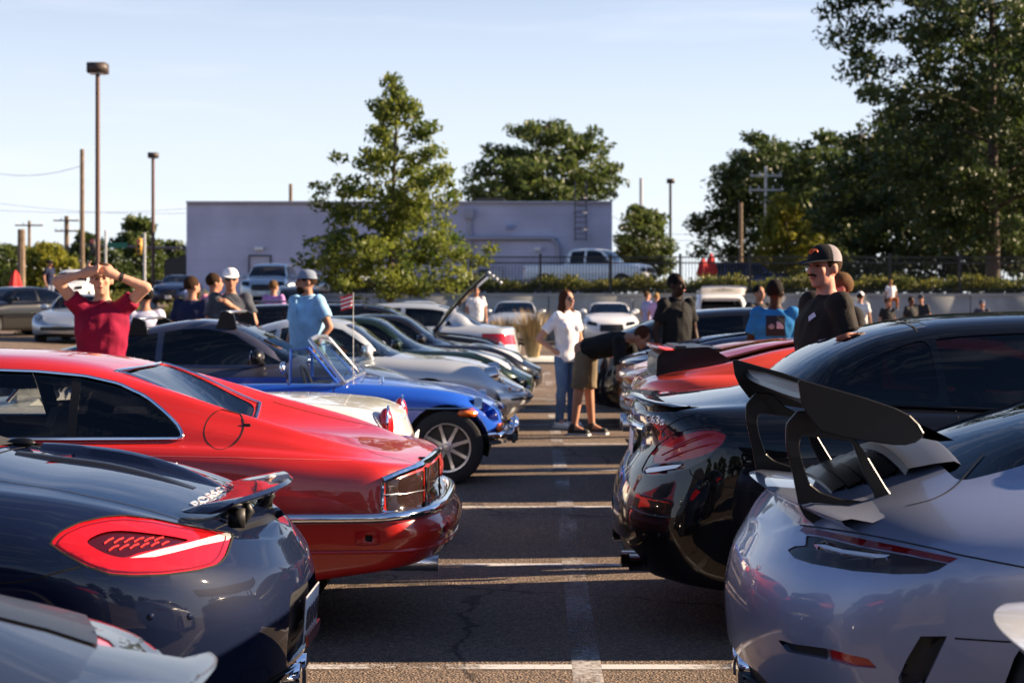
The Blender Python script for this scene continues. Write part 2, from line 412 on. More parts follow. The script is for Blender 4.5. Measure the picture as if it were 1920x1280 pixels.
        pool = [tuple(vid(v) for v in fc.verts) for fc in cand]; outer = [tuple(vid(v) for v in fc.verts) for fc in ring]
        pr = [prj(c) for c in C]; spl = {}; sel = []; EPS = 2e-5
        for tri in tessellate_polygon([[Vector((p[0], p[1], 0)) for p in poly]]):
            T = [poly[i] for i in tri]; area = (T[1][0]-T[0][0])*(T[2][1]-T[0][1])-(T[1][1]-T[0][1])*(T[2][0]-T[0][0])
            if abs(area) < 1e-9*(1 if mode != 'px' else 1e6): continue
            tl = (min(p[0] for p in T), min(p[1] for p in T)); th = (max(p[0] for p in T), max(p[1] for p in T)); cur = []; rest = []
            for fc in pool:
                q = [pr[i] for i in fc]
                (rest if (max(a[0] for a in q) < tl[0] or min(a[0] for a in q) > th[0] or max(a[1] for a in q) < tl[1] or min(a[1] for a in q) > th[1]) else cur).append(fc)
            for k in range(3):
                if not cur: break
                a, b, c = T[k], T[(k+1) % 3], T[(k+2) % 3]
                if mode == 'px':
                    ra, rb, rc = s.ray(*a), s.ray(*b), s.ray(*c); no = ra.cross(rb)
                    if no.length < 1e-10: continue
                    no.normalize(); co = s.cam
                    if no.dot(rc) < 0: no.negate()
                else:
                    n2 = (-(b[1]-a[1]), b[0]-a[0])
                    if n2[0]*(c[0]-a[0])+n2[1]*(c[1]-a[1]) < 0: n2 = (-n2[0], -n2[1])
                    no = Vector((0, 0, 0)); no[ia[0]] = n2[0]; no[ia[1]] = n2[1]; no.normalize(); co = Vector((0, 0, 0)); co[ia[0]] = a[0]; co[ia[1]] = a[1]
                D = {}; ins = []; k0 = no.dot(co)
                for fc in cur:
                    d = []
                    for i in fc:
                        if i not in D: D[i] = no.dot(C[i])-k0
                        d.append(D[i])
                    if min(d) > -EPS: ins.append(fc); continue
                    if max(d) < EPS: rest.append(fc); continue
                    A, B = [], []; n = len(fc)
                    for j in range(n):
                        i0, i1 = fc[j], fc[(j+1) % n]; d0, d1 = d[j], d[(j+1) % n]
                        if d0 > -EPS: A.append(i0)
                        if d0 < EPS: B.append(i0)
                        if (d0 > EPS and d1 < -EPS) or (d0 < -EPS and d1 > EPS):
                            key = (min(i0, i1), max(i0, i1)); w_ = spl.get(key)
                            if w_ is None or abs(no.dot(C[w_])-k0) > 1e-6:
                                t = d0/(d0-d1); w_ = len(C); C.append(C[i0]+(C[i1]-C[i0])*t); vo.append(None); pr.append(prj(C[w_])); spl[key] = w_
                            D[w_] = 0.; A.append(w_); B.append(w_)
                    if len(A) > 2: ins.append(tuple(A))
                    if len(B) > 2: rest.append(tuple(B))
                cur = ins
            sel += cur; pool = rest
        def refine(fc):
            out = []
            def edge(i, j, dep=0):
                w_ = spl.get((min(i, j), max(i, j)))
                if w_ is not None and dep < 12 and w_ not in fc: edge(i, w_, dep+1); out.append(w_); edge(w_, j, dep+1)
            for k in range(len(fc)):
                out.append(fc[k]); edge(fc[k], fc[(k+1) % len(fc)])
            return out
        for fc in list(cs)+list(ring): bm.faces.remove(fc)
        for i in range(len(C)):
            if vo[i] is None: vo[i] = bm.verts.new(C[i])
        res = []
        for grp, keep in ((sel, True), (pool, False), (outer, False)):
            for fc in grp:
                ids = refine(fc); ids = [q for j, q in enumerate(ids) if q != ids[j-1]]
                if len(set(ids)) < 3: continue
                seen = set(); ids = [q for q in ids if not (q in seen or seen.add(q))]
                try: nf = bm.faces.new([vo[q] for q in ids])
                except ValueError: continue
                if keep: res.append(nf)
        for e in [e for v in vo for e in v.link_edges if not e.link_faces]:
            if e.is_valid: bm.edges.remove(e)
        bm.normal_update()
        return res
    def piece(s, faces, name, m, inset=.004, parent=None, rim=.014, keep=False, label=None):
        if not faces: print('EMPTY PIECE', name, s.root.name); return None
        bm = s.bm; bm.normal_update(); nb = bmesh.new(); mp_ = {}
        fset = set(faces)
        for fc in faces:
            for v in fc.verts:
                if v not in mp_: mp_[v] = nb.verts.new(v.co-v.normal*inset)
        for fc in faces:
            try: nb.faces.new([mp_[v] for v in fc.verts])
            except ValueError: pass
        bd = [e for fc in faces for e in fc.edges if any(q not in fset for q in e.link_faces)]
        bd = list(set(bd)); nrm = {v: v.normal.copy() for e in bd for v in e.verts}
        bmesh.ops.delete(bm, geom=list(fset), context='FACES')
        bd = [e for e in bd if e.is_valid]
        if rim and bd:
            cop = {v: v.co.copy() for e in bd for v in e.verts if v.is_valid}
            r = bmesh.ops.extrude_edge_only(bm, edges=bd)
            for v in [x for x in r['geom'] if isinstance(x, bmesh.types.BMVert)]:
                best = None
                for e in v.link_edges:
                    o = e.other_vert(v)
                    if o in nrm: best = nrm[o]; break
                if best is not None: v.co -= best*rim
            for e in bd: e.smooth = False
        if m is None: nb.free(); return None
        o = bmobj(name, nb, m, parent or s.root)
        if label: o['label'] = label
        return o
    def lamp(s, faces, name, lens, inner, depth=.022, inset=.003, rim=.026):
        o = s.piece(faces, name, lens, inset, rim=rim)
        if o is None: return None
        me = o.data.copy(); nrm = [v.normal.copy() for v in me.vertices]
        for v, n_ in zip(me.vertices, nrm): v.co -= n_*depth
        me.materials.clear(); me.materials.append(inner); link(bpy.data.objects.new('lamp_housing', me), o); return o
    # ---- strips and trims
    def ribbon(s, hits, wd, off=.0010, mb=None):
        mb = mb or MB(); V = []; k = len(hits)
        for i, (p, n) in enumerate(hits):
            t = hits[min(i+1, k-1)][0]-hits[max(i-1, 0)][0]; t = t.normalized() if t.length > 1e-9 else Vector((1, 0, 0)); sd = n.cross(t).normalized()
            V += [p+n*off+sd*wd/2, p+n*off-sd*wd/2]
        return mb.add(V, [(2*i, 2*i+1, 2*i+3, 2*i+2) for i in range(k-1)])
    def gap_side(s, paths, wd=.006, sides=(-1, 1)):
        for pth in paths:
            for sd in sides:
                h = [s.hit_side(p[0], p[1], sd) for p in resamp(pth, .025)]; h = [q for q in h if q]
                if len(h) > 1: s.ribbon(h, wd, .0012).build('panel_gap', M_GAP, s.root, fix=False)
    def gap_top(s, paths, wd=.006):
        for pth in paths:
            h = [s.hit_top(p[0], p[1]) for p in resamp(pth, .025)]; h = [q for q in h if q]
            if len(h) > 1: s.ribbon(h, wd, .0012).build('panel_gap', M_GAP, s.root, fix=False)
    def gap_px(s, paths, wd=.005, m=None, name='panel_gap'):
        for pth in paths:
            h = [s.hit_px(p[0], p[1]) for p in resamp(sline(pth), 6)]; h = [q for q in h if q]
            if len(h) > 1: s.ribbon(h, wd, .0012).build(name, m or M_GAP, s.root, fix=False)
    def trim(s, hits, r, m, name, closed=False, sink=.3, n=8):
        pts = [p+q*(r*(1-2*sink)) for p, q in hits]
        return MB().tube(pts, r, n, closed).build(name, m, s.root, True)
    def text(s, txt, pa, pb, hgt, m, name='lettering', ext=.0015, flip=None, off=.001):
        a, b = s.hit_px(*pa), s.hit_px(*pb)
        if not a or not b: print('TEXT MISS', txt); return
        me = text_mesh(txt, 1.0, .0, .015); u = (b[0]-a[0]); n = (a[1]+b[1]).normalized(); ln = u.length; u.normalize(); v = n.cross(u).normalized(); n = u.cross(v)
        xs = [q.co.x for q in me.vertices]; ysz = [q.co.y for q in me.vertices]; kx = ln/(max(xs)-min(xs)); ky = hgt/(max(ysz)-min(ysz)); c = (a[0]+b[0])/2
        bm = bmesh.new(); bm.from_mesh(me)
        bmesh.ops.subdivide_edges(bm, edges=[e for e in bm.edges if e.calc_length() > .12], cuts=1)
        for q in bm.verts:
            p_ = c+u*q.co.x*kx+v*q.co.y*ky; h = s.bvh.ray_cast(p_+n*.15, -n, .3); q.co = (h[0] if h[0] else p_)+n*.004
        r = bmesh.ops.extrude_face_region(bm, geom=bm.faces[:])
        for q in [x for x in r['geom'] if isinstance(x, bmesh.types.BMVert)]: q.co -= n*(.006)
        bmesh.ops.recalc_face_normals(bm, faces=bm.faces)
        return bmobj(name, bm, m, s.root, False)
    # ---- standard parts
    def arch(s, x, r, z=None, well=True):
        z = r*.93 if z is None else z
        poly = [(x+r*math.cos(a), z+r*math.sin(a)) for a in [2*math.pi*i/28 for i in range(28)]]
        for sd in (-1, 1):
            fs = s.cut(poly, 'side', lambda fc, c: c.y*sd > .35)
            s.piece(fs, 'arch', None, rim=.05)
        if well:
            hw = float(s.f['hw'](x))
            for sd in (-1, 1):
                mb = MB()
                n = 20; A = [math.pi*(-.12+1.24*i/n) for i in range(n+1)]; y0, y1 = sd*(hw-.03), sd*(hw-.42); rr = r+.012
                V = [(x+rr*math.cos(a), y, z+rr*math.sin(a)) for a in A for y in (y0, y1)]+[(x, y1, z)]
                mb.add(V, [(2*i, 2*i+1, 2*i+3, 2*i+2) for i in range(n)]+[(2*i+1, len(V)-1, 2*i+3) for i in range(n)])
                mb.build('wheel_well', M_BLACK, s.root, fix=False)
    def wheel(s, x, yc, r, wd, style=('spoke', 5), rim=None, rr=None):
        rim = rim or M_RIM; rr = rr or r*.72; key = (r, wd, style, rim.name, rr)
        if key not in _CACHE:
            ty = MB().lathe([(rr*.98, -wd*.42), (rr*1.03, -wd*.5), (rr+(r-rr)*.5, -wd*.54), (r*.975, -wd*.44), (r, -wd*.34), (r, wd*.34), (r*.975, wd*.44), (rr+(r-rr)*.5, wd*.54), (rr*1.03, wd*.5), (rr*.98, wd*.42)], (0, 0, 0), 'Y', 40)
            a = ty.build('tyre', M_TYRE, None, True).data
            rb = MB().lathe([(rr*.9, -wd*.4), (rr*.93, -wd*.49), (rr*.995, -wd*.505), (rr, -wd*.42), (rr*.93, -wd*.1), (rr*.93, wd*.42)], (0, 0, 0), 'Y', 40)
            n = style[1]
            for i in range(n):
                for q in ((-.11, .11) if style[0] == 'twin' else (0,)):
                    t = 2*math.pi*i/n+.3+q; c, sn = math.cos(t), math.sin(t); wid = rr*(.10 if style[0] == 'wire' else (.085 if style[0] == 'twin' else 1.25/n))
                    P_ = []
                    for rad, ww, dp in ((rr*.14, wid*1.1, -wd*.40), (rr*.55, wid*.8, -wd*.34), (rr*.95, wid*.9, -wd*.42)):
                        for sg in (-1, 1):
                            for dd in (0, .035): P_.append((c*rad-sn*ww*sg/2, dp+dd, sn*rad+c*ww*sg/2))
                    F = []
                    for k in (0, 4): F += [(k, k+2, k+6, k+4), (k+1, k+5, k+7, k+3), (k, k+4, k+5, k+1), (k+2, k+3, k+7, k+6)]
                    rb.add(P_, F)
            rb.lathe([(0, -wd*.46), (rr*.13, -wd*.45), (rr*.19, -wd*.36), (rr*.19, -wd*.2)], (0, 0, 0), 'Y', 20)
            b = rb.build('rim', rim, None, True).data
            hb = MB().lathe([(0, -.02), (rr*.78, -.02), (rr*.78, .02), (0, .02)], (0, 0, 0), 'Y', 28).cyl((0, 0, 0), (0, wd*.4, 0), rr*.9, rr*.9, 20)
            c_ = hb.build('wheel', M_DISC, None).data
            for nm in ('tyre', 'rim', 'wheel'):
                for o in [o for o in COL.objects if o.parent is None and o.type == 'MESH' and o.data in (a, b, c_)]: bpy.data.objects.remove(o)
            _CACHE[key] = (a, b, c_)
        a, b, c_ = _CACHE[key]
        for sd in (-1, 1):
            wo = link(bpy.data.objects.new('wheel', c_), s.root); wo.location = (x, sd*yc, r); wo.rotation_euler = (0, 0, 0 if sd < 0 else math.pi)
            link(bpy.data.objects.new('tyre', a), wo); link(bpy.data.objects.new('rim', b), wo)
    def side_poly(s, x0b, x0t, x1b, x1t, ob=.02, ot=.035, n=10, r=.03):
        lo = [(x0b+(x1b-x0b)*i/n,) for i in range(n+1)]; lo = [(x, float(s.f['belt'](x))+ob) for (x,) in lo]
        hi = [x0t+(x1t-x0t)*i/n for i in range(n+1)]; hi = [(x, float(s.f['rail'](x))-ot) for x in hi]
        return lo+hi[::-1]
    def side_glass(s, poly, m=None, name='window', inset=.005, sides=(-1, 1)):
        for sd in sides:
            fs = s.cut(poly, 'side', lambda fc, c: c.y*sd > .2 and fc.normal.y*sd > .15)
            s.piece(fs, name, m or M_GLASS, inset)
    def screen(s, xb, wb, xt, wt, bow=.12, bowt=.06, m=None, name='windshield', n=10):
        sg = 1 if xb > xt else -1
        lo = [(xb+sg*bow*(1-(2*i/n-1)**2), wb*(2*i/n-1)) for i in range(n+1)]; hi = [(xt+sg*bowt*(1-(2*i/n-1)**2), wt*(2*i/n-1)) for i in range(n+1)]
        poly = rpoly(lo+hi[::-1], [.05 if i in (0, n, n+1, 2*n+1) else 0 for i in range(2*n+2)])
        zz = float(min(s.f['belt'](xb), s.f['top'](xb)))-.3
        fs = s.cut(poly, 'top', lambda fc, c: fc.normal.z > .12 and c.z > zz)
        return s.piece(fs, name, m or M_GLASS, .004)
    def end_piece(s, poly, sg, name, m, mirror=True, inset=.003, parent=None, rim=.012, label=None):
        out = []
        for q in ((1, -1) if mirror else (1,)):
            fs = s.cut([(a*q, b) for a, b in poly], 'end', lambda fc, c: fc.normal.x*sg > .05 and (c.x > s.L*.5 if sg > 0 else c.x < s.L*.5))
            out.append(s.piece(fs, name, m, inset, parent, rim, label=label))
        return out
    def underbody(s, x0=None, x1=None):
        L = s.L; n = 24; mb = MB(); V = []
        for i in range(n+1):
            x = .06+(L-.12)*i/n; hw = float(s.f['hw'](x))
            k = min(1, min(x, L-x)/.35)**.5
            z = float(s.f['sill'](x)); V += [(x, -hw*.84*k, z+.02), (x, hw*.84*k, z+.02)]
        mb.add(V, [(2*i, 2*i+1, 2*i+3, 2*i+2) for i in range(n)])
        mb.box((L*.52, 0, .22), (L*.62, 1.1, .12))
        mb.build('underbody', M_BLACK, s.root, fix=False)
    def interior(s, xd, xr, seats, floor=.32, seat_m=None, dash=True, head=True):   # dash x, rear bulkhead x, list of (x,y,back height)
        hw = float(s.f['hw']((xd+xr)/2)); b = float(s.f['belt']((xd+xr)/2)); mb = MB()
        mb.box(((xd+xr)/2, 0, floor), (xd-xr, hw*1.6, .03))
        for sd in (-1, 1): mb.box(((xd+xr)/2, sd*(hw-.16), (floor+b)/2-.02), (xd-xr, .05, b-floor-.04))
        if dash: mb.box((xd-.12, 0, b-.16), (.32, hw*1.62, .3))
        mb.box((xr+.03, 0, (floor+b)/2-.03), (.06, hw*1.6, b-floor-.06))
        mb.build('interior', M_INT, s.root)
        if dash:
            for y in (.36,):
                st = MB(); c = Vector((xd-.34, y, b-.05)); tl = Matrix.Rotation(R(-22), 3, 'Y')
                st.tube([c+tl @ Vector((0, .185*math.cos(2*math.pi*i/20), .185*math.sin(2*math.pi*i/20))) for i in range(20)], .014, 6, True)
                st.cyl(c, c+Vector((.2, 0, -.06)), .03); st.build('steering_wheel', M_BLACK, s.root, True)
        for x, y, bh in seats: s.seat(x, y, bh, floor, seat_m or M_SEAT, head)
    def seat(s, x, y, bh, floor, m, head=True):
        key = ('seat', round(bh, 2), round(floor, 2), m.name, head)
        if key not in _CACHE:
            o = MB().box((.24, 0, floor+.14), (.5, .5, .2)).build('seat', m); bevel(o, .06, 3)
            t = Matrix.Rotation(R(-16), 3, 'Y'); bk = MB().box((-.06, 0, floor+.16+bh*.5), (.14, .48, bh), t, .86).build('seat_back', m); bevel(bk, .05, 3)
            hd = MB().box((-.06-math.sin(R(16))*(bh*.5+.13), 0, floor+.16+bh*.5+math.cos(R(16))*(bh*.5+.12)), (.10, .27, .18), t, .85).build('headrest', m); bevel(hd, .045, 3)
            _CACHE[key] = (o.data, bk.data, hd.data)
            for q in (o, bk, hd): bpy.data.objects.remove(q)
        a, b, c = _CACHE[key]
        o = link(bpy.data.objects.new('seat', a), s.root); o.location = (x, y, 0)
        link(bpy.data.objects.new('seat_back', b), o)
        if head: link(bpy.data.objects.new('headrest', c), o)
    def mirror(s, x, z, m=None, sides=(-1, 1), size=1.0, arm=True):
        for sd in sides:
            h = s.hit_side(x, z-.06, sd)
            y = (h[0].y if h else sd*.8); mb = MB()
            mb.sphere((x+.01, y+sd*.13, z+.02), (.062*size, .125*size, .075*size), 16, 10)
            if arm: mb.cyl((x+.03, y-sd*.02, z-.05), (x+.02, y+sd*.06, z-.01), .03, .022, 10)
            o = mb.build('mirror', m or s.pm, s.root, True)
            MB().sphere((x-.045*size, y+sd*.13, z+.02), (.012, .105*size, .06*size), 14, 8).build('mirror_glass', M_CHROME, o, True)
    def plate(s, sg, z, txt=None, w=.31, h=.155, m=None, tilt=8, y=0., x=None):
        q = s.hit_end(y, z, sg); xx = q[0].x+sg*.012 if x is None else x
        rot = Matrix.Rotation(R(sg*tilt), 3, 'Y'); o = MB().box((0, 0, 0), (.006, w, h)).build('license_plate', m or M_WHITE, s.root); bevel(o, .002, 1)
        o.location = (xx, y, z); o.rotation_euler = (0, R(-sg*-tilt), 0)
        if txt:
            me = text_mesh(txt, .075, .0015, .002); t = bpy.data.objects.new('lettering', me); me.materials.append(M_NAVY)
            link(t, o); t.location = (sg*.0045, 0, -.005); t.rotation_euler = (R(90), 0, R(90*sg)); t.scale = (1.15, 1.25, 1)
        return o
    def finish(s, name='body'):
        s.bm.normal_update()
        for e in s.bm.edges:
            if len(e.link_faces) == 1: e.smooth = False
        bmesh.ops.delete(s.bm, geom=[v for v in s.bm.verts if not v.link_faces], context='VERTS')
        return bmobj(name, s.bm, s.pm, s.root)
M_NAVY = mat('plate_ink', (.02, .02, .05), .5)
# ------------------------------------------------------------------ ground
def asphalt():
    m = bpy.data.materials.new('asphalt'); m.use_nodes = True; n = m.node_tree; b = n.nodes['Principled BSDF']
    g = n.nodes.new('ShaderNodeTexCoord')
    def noise(s, d=4):
        t = n.nodes.new('ShaderNodeTexNoise'); t.inputs['Scale'].default_value = s; t.inputs['Detail'].default_value = d; n.links.new(g.outputs['Object'], t.inputs[0]); return t
    v = n.nodes.new('ShaderNodeTexVoronoi'); v.inputs['Scale'].default_value = 95; n.links.new(g.outputs['Object'], v.inputs[0])
    r = n.nodes.new('ShaderNodeValToRGB'); e = r.color_ramp.elements
    e[0].position = 0; e[0].color = (.050, .041, .035, 1); e[1].position = 1; e[1].color = (.29, .21, .155, 1)
    q = e.new(.55); q.color = (.145, .108, .082, 1)
    n.links.new(v.outputs['Color'], r.inputs[0])
    big = noise(.55, 6); rb = n.nodes.new('ShaderNodeMapRange'); rb.inputs[1].default_value = .3; rb.inputs[2].default_value = .7; rb.inputs[3].default_value = .78; rb.inputs[4].default_value = 1.22
    n.links.new(big.outputs[0], rb.inputs[0]); mu = n.nodes.new('ShaderNodeMixRGB'); mu.blend_type = 'MULTIPLY'; mu.inputs[0].default_value = 1
    n.links.new(r.outputs[0], mu.inputs[1]); n.links.new(rb.outputs[0], mu.inputs[2])
    oil = noise(1.3, 3); ro = n.nodes.new('ShaderNodeMapRange'); ro.inputs[1].default_value = .64; ro.inputs[2].default_value = .74; ro.inputs[3].default_value = 1; ro.inputs[4].default_value = .55
    n.links.new(oil.outputs[0], ro.inputs[0]); m2 = n.nodes.new('ShaderNodeMixRGB'); m2.blend_type = 'MULTIPLY'; m2.inputs[0].default_value = 1
    n.links.new(mu.outputs[0], m2.inputs[1]); n.links.new(ro.outputs[0], m2.inputs[2]); ds = noise(1.5, 4); vm_ = n.nodes.new('ShaderNodeVectorMath'); vm_.operation = 'SCALE'; vm_.inputs['Scale'].default_value = .9; n.links.new(ds.outputs['Color'], vm_.inputs[0])
    ad = n.nodes.new('ShaderNodeVectorMath'); n.links.new(g.outputs['Object'], ad.inputs[0]); n.links.new(vm_.outputs[0], ad.inputs[1])
    cr = n.nodes.new('ShaderNodeTexVoronoi'); cr.feature = 'DISTANCE_TO_EDGE'; cr.inputs['Scale'].default_value = .32; n.links.new(ad.outputs[0], cr.inputs[0])     # sealed cracks
    rc_ = n.nodes.new('ShaderNodeMapRange'); rc_.inputs[1].default_value = .003; rc_.inputs[2].default_value = .007; rc_.inputs[3].default_value = .38; rc_.inputs[4].default_value = 1; n.links.new(cr.outputs['Distance'], rc_.inputs[0])
    m3 = n.nodes.new('ShaderNodeMixRGB'); m3.blend_type = 'MULTIPLY'; m3.inputs[0].default_value = 1; n.links.new(m2.outputs[0], m3.inputs[1]); n.links.new(rc_.outputs[0], m3.inputs[2])
    n.links.new(m3.outputs[0], b.inputs['Base Color'])
    b.inputs['Roughness'].default_value = .85; b.inputs['Specular IOR Level'].default_value = .3
    bp = n.nodes.new('ShaderNodeBump'); bp.inputs['Strength'].default_value = .75; bp.inputs['Distance'].default_value = .008
    n.links.new(v.outputs['Distance'], bp.inputs['Height']); n.links.new(bp.outputs[0], b.inputs['Normal'])
    return m
def worn_paint(w0, w1):
    m = bpy.data.materials.new('worn_line_paint'); m.use_nodes = True; n = m.node_tree; b = n.nodes['Principled BSDF']
    g = n.nodes.new('ShaderNodeTexCoord'); t = n.nodes.new('ShaderNodeTexNoise'); t.inputs['Scale'].default_value = 26; t.inputs['Detail'].default_value = 10; t.inputs['Roughness'].default_value = .75
    t2 = n.nodes.new('ShaderNodeTexNoise'); t2.inputs['Scale'].default_value = 1.1; t2.inputs['Detail'].default_value = 3
    n.links.new(g.outputs['Object'], t.inputs[0]); n.links.new(g.outputs['Object'], t2.inputs[0])
    a = n.nodes.new('ShaderNodeMath'); a.operation = 'MULTIPLY_ADD'; a.inputs[1].default_value = .9; n.links.new(t2.outputs[0], a.inputs[0]); n.links.new(t.outputs[0], a.inputs[2])
    r = n.nodes.new('ShaderNodeValToRGB'); sc_ = n.nodes.new('ShaderNodeMath'); sc_.operation = 'MULTIPLY'; sc_.inputs[1].default_value = .5; r.color_ramp.elements[0].position = w0*.5; r.color_ramp.elements[1].position = min(1, w1*.5)
    r.color_ramp.elements[0].color = (0, 0, 0, 1); r.color_ramp.elements[1].color = (.8, .8, .8, 1)
    n.links.new(a.outputs[0], sc_.inputs[0]); n.links.new(sc_.outputs[0], r.inputs[0]); b.inputs['Base Color'].default_value = (.62, .62, .63, 1); b.inputs['Roughness'].default_value = .7
    o = n.nodes['Material Output']; tr = n.nodes.new('ShaderNodeBsdfTransparent'); x = n.nodes.new('ShaderNodeMixShader')
    n.links.new(r.outputs[0], x.inputs[0]); n.links.new(tr.outputs[0], x.inputs[1]); n.links.new(b.outputs[0], x.inputs[2]); n.links.new(x.outputs[0], o.inputs[0])
    return m
M_ASPH = asphalt(); M_LINE = worn_paint(.80, 1.02); M_FAINT = worn_paint(.93, 1.28)
def gz(x, y):                            # the lot rises gently at its far left
    return .42*float(smst(7.5, 14, -x))*float(smst(22, 42, y))
gx = [-900, -300, -120, -60, -40]+[-30+1.0*i for i in range(0, 31)]+[4, 10, 25, 60, 150, 400, 900]
gy = [-900, -300, -80, -20, -5]+[2.0*i for i in range(0, 33)]+[80, 120, 300, 1400]
V = [(x, y, gz(x, y)) for y in gy for x in gx]; nx = len(gx)
F = [(j*nx+i, j*nx+i+1, (j+1)*nx+i+1, (j+1)*nx+i) for j in range(len(gy)-1) for i in range(nx-1)]
tag(mesh('ground', V, F, M_ASPH, None, True), kind='structure')
PITCH, LINE0, XL = 2.72, 7.08, .20
def sheet(name, x0, x1, y0, y1, z=.004, n=1):
    V = []; 
    for i in range(n+1):
        y = y0+(y1-y0)*i/n; V += [(x0, y, z), (x1, y, z)]
    return tag(mesh(name, V, [(2*i, 2*i+1, 2*i+3, 2*i+2) for i in range(n)], M_LINE), kind='structure')
sheet('centre_line', XL-.06, XL+.06, -2, 36, .004).data.materials[0] = M_FAINT
for k in range(-3, 10):
    y = LINE0+PITCH*k
    sheet('stall_line', XL-5.5, XL-.06, y-.045, y+.045, .0045); sheet('stall_line', XL+.06, XL+5.5, y-.045, y+.045, .0045)
# ------------------------------------------------------------------ foreground cars
P_BLUE = paint('midnight_blue_metallic', (.004, .008, .028), .0, .5)
P_RED = paint('signal_red', (.52, .013, .006), .0, .35)
P_BLACK = paint('obsidian_black', (.003, .003, .004), .0, .4)
P_GREY = paint('slate_grey_metallic', (.27, .31, .44), .45, .38)
M_SOFT = mat('soft_top_canvas', (.02, .02, .022), .9, bump=(150, .5, .004))

# ---- dark blue roadster with raised rear spoiler
PX = dict(L=4.37,
  top=[(0, .765), (.1, .80), (.3, .865), (.6, .935), (.95, .985), (1.08, 1.01), (1.4, 1.17), (1.8, 1.27), (2.15, 1.265), (2.85, .965), (3.3, .87), (3.9, .74), (4.25, .62), (4.37, .5)],
  belt=[(0, .72), (.12, .785), (.35, .855), (.7, .92), (1.1, .955), (1.5, .94), (2.2, .90), (2.85, .885), (3.4, .86), (3.9, .73), (4.37, .48)],
  sill=[(0, .30), (.4, .24), (.9, .19), (3.6, .17), (4.37, .24)],
  hw=[(0, .83), (.4, .87), (.95, .90), (1.5, .875), (2.2, .86), (3.2, .875), (3.6, .89), (4.1, .82), (4.37, .74)],
  wr=[(0, .5), (1.1, .62), (1.8, .53), (2.2, .54), (2.9, .66), (4.37, .5)], sr=[(0, .10), (.5, .20), (1.1, .2), (1.8, .10), (2.8, .14), (3.5, .22), (4.37, .1)],
  Rr=.62, nr=2.35, Rf=.75, nf=2.3, Er=[(.2, .10), (.32, .035), (.48, 0), (.60, .012), (.70, .06), (.78, .12), (.86, .16), (1.1, .16)], Ef=[(.2, .08), (.4, 0), (.6, .12), (.8, .3)])
boxs = Car('roadster', 'dark blue metallic roadster with raised rear spoiler and large red tail lights', PX, (-.74, 5.72, 0), math.pi, P_BLUE)
c = boxs
# tail light: chrome strip and dark cell cluster set into the red lens
fs = c.cut([(244, 1044), (300, 1028), (360, 1014), (425, 996), (439, 1000), (430, 1010), (380, 1020), (330, 1033), (290, 1042)], 'px')
s1 = c.piece(fs, 'reversing_light', M_WLENS, .003, rim=.0)
fs = c.cut(spoly([(164, 1012), (190, 997), (228, 992), (290, 998), (340, 1006), (352, 1012), (300, 1026), (262, 1034), (236, 1043), (205, 1038), (178, 1025)], 3), 'px')
s2 = c.piece(fs, 'brake_light_cell', mat('lamp_cell_dark', (.045, .003, .005), .1, coat=.6), .010, rim=.0)
tl = [(92, 1018), (112, 996), (150, 978), (200, 967), (235, 965), (290, 971), (350, 984), (400, 993), (440, 998), (433, 1018), (425, 1042), (410, 1058), (370, 1069), (310, 1077), (250, 1079), (205, 1076), (160, 1060), (118, 1036)]
fs = c.cut(rpoly(tl, 9, 2), 'px'); L_ = c.piece(fs, 'taillight', M_RED, .004, rim=.018)
for q in (s1, s2):
    if q and L_: q.parent = L_
mb = MB()                                # curled filament bars inside the cell
for i in range(6):
    for (a, b) in (((196+i*19, 1014-i*1.0), (214+i*19, 1003-i*.2)), ((205+i*20, 1028-i*2.2), (224+i*19, 1017-i*1.4))):
        h1, h2 = c.hit_px(*a), c.hit_px(*b)
        if h1 and h2: mb.tube([h1[0]-h1[1]*.009, (h1[0]+h2[0])/2-h1[1]*.006, h2[0]-h2[1]*.010], .0026, 6)
mb.build('light_bars', mat('lamp_filament', (.8, .03, .03), .3), L_, True)
h = [c.hit_px(*p) for p in resamp(rpoly([(a+(262-a)*.075, b+(1020-b)*.12) for a, b in tl], 9, 2)+[(92+(262-92)*.075, 1018)], 5)]; c.ribbon([q for q in h if q], .0045, -.0025).build('lens_groove', M_DRED, L_, fix=False)
h = [c.hit_px(*p) for p in resamp(rpoly(tl, 9, 2)+[tl[0]], 5)]; c.ribbon([q for q in h if q], .006, .0006).build('lamp_seal', M_GAP, L_, fix=False)
# mirrored lamp on the far side (out of the photograph's view)
fs = c.cut([(.62, .82), (.5, .87), (.3, .86), (.16, .82), (.15, .76), (.3, .72), (.5, .74)], 'side', lambda f_, q: q.y < -.3 and f_.normal.y < -.2); c.piece(fs, 'taillight', M_RED, .004)
c.arch(.98, .345, .325); c.arch(3.45, .345, .325)
# black canvas hood above the belt
fs = c.cut([(1.06, -.75), (1.06, .75), (2.18, .62), (2.18, -.62)], 'top', lambda f_, q: q.z > .95); c.piece(fs, 'soft_top', M_SOFT, -.006, rim=0)
c.side_glass(c.side_poly(1.55, 1.72, 2.85, 2.2, .02, .02), M_TINT)
c.screen(2.82, .68, 2.22, .52)
c.gap_px([[(0, 1093), (60, 1086), (110, 1072), (150, 1062)], [(403, 992), (440, 975), (470, 955)]], .005)
c.gap_top([[(1.02, y/10) for y in range(-7, 8)], [(1.02, .5), (.6, .52), (.22, .46)], [(1.02, -.5), (.6, -.52), (.22, -.46)]], .006)
# third brake light at the base of the hood
for (pp, mm, nm) in (([(84, 868), (110, 853), (140, 849), (141, 857), (116, 868)], M_RED, 'high_brake_light'),):
    fs = c.cut(pp, 'px'); c.piece(fs, nm, mm, .006)
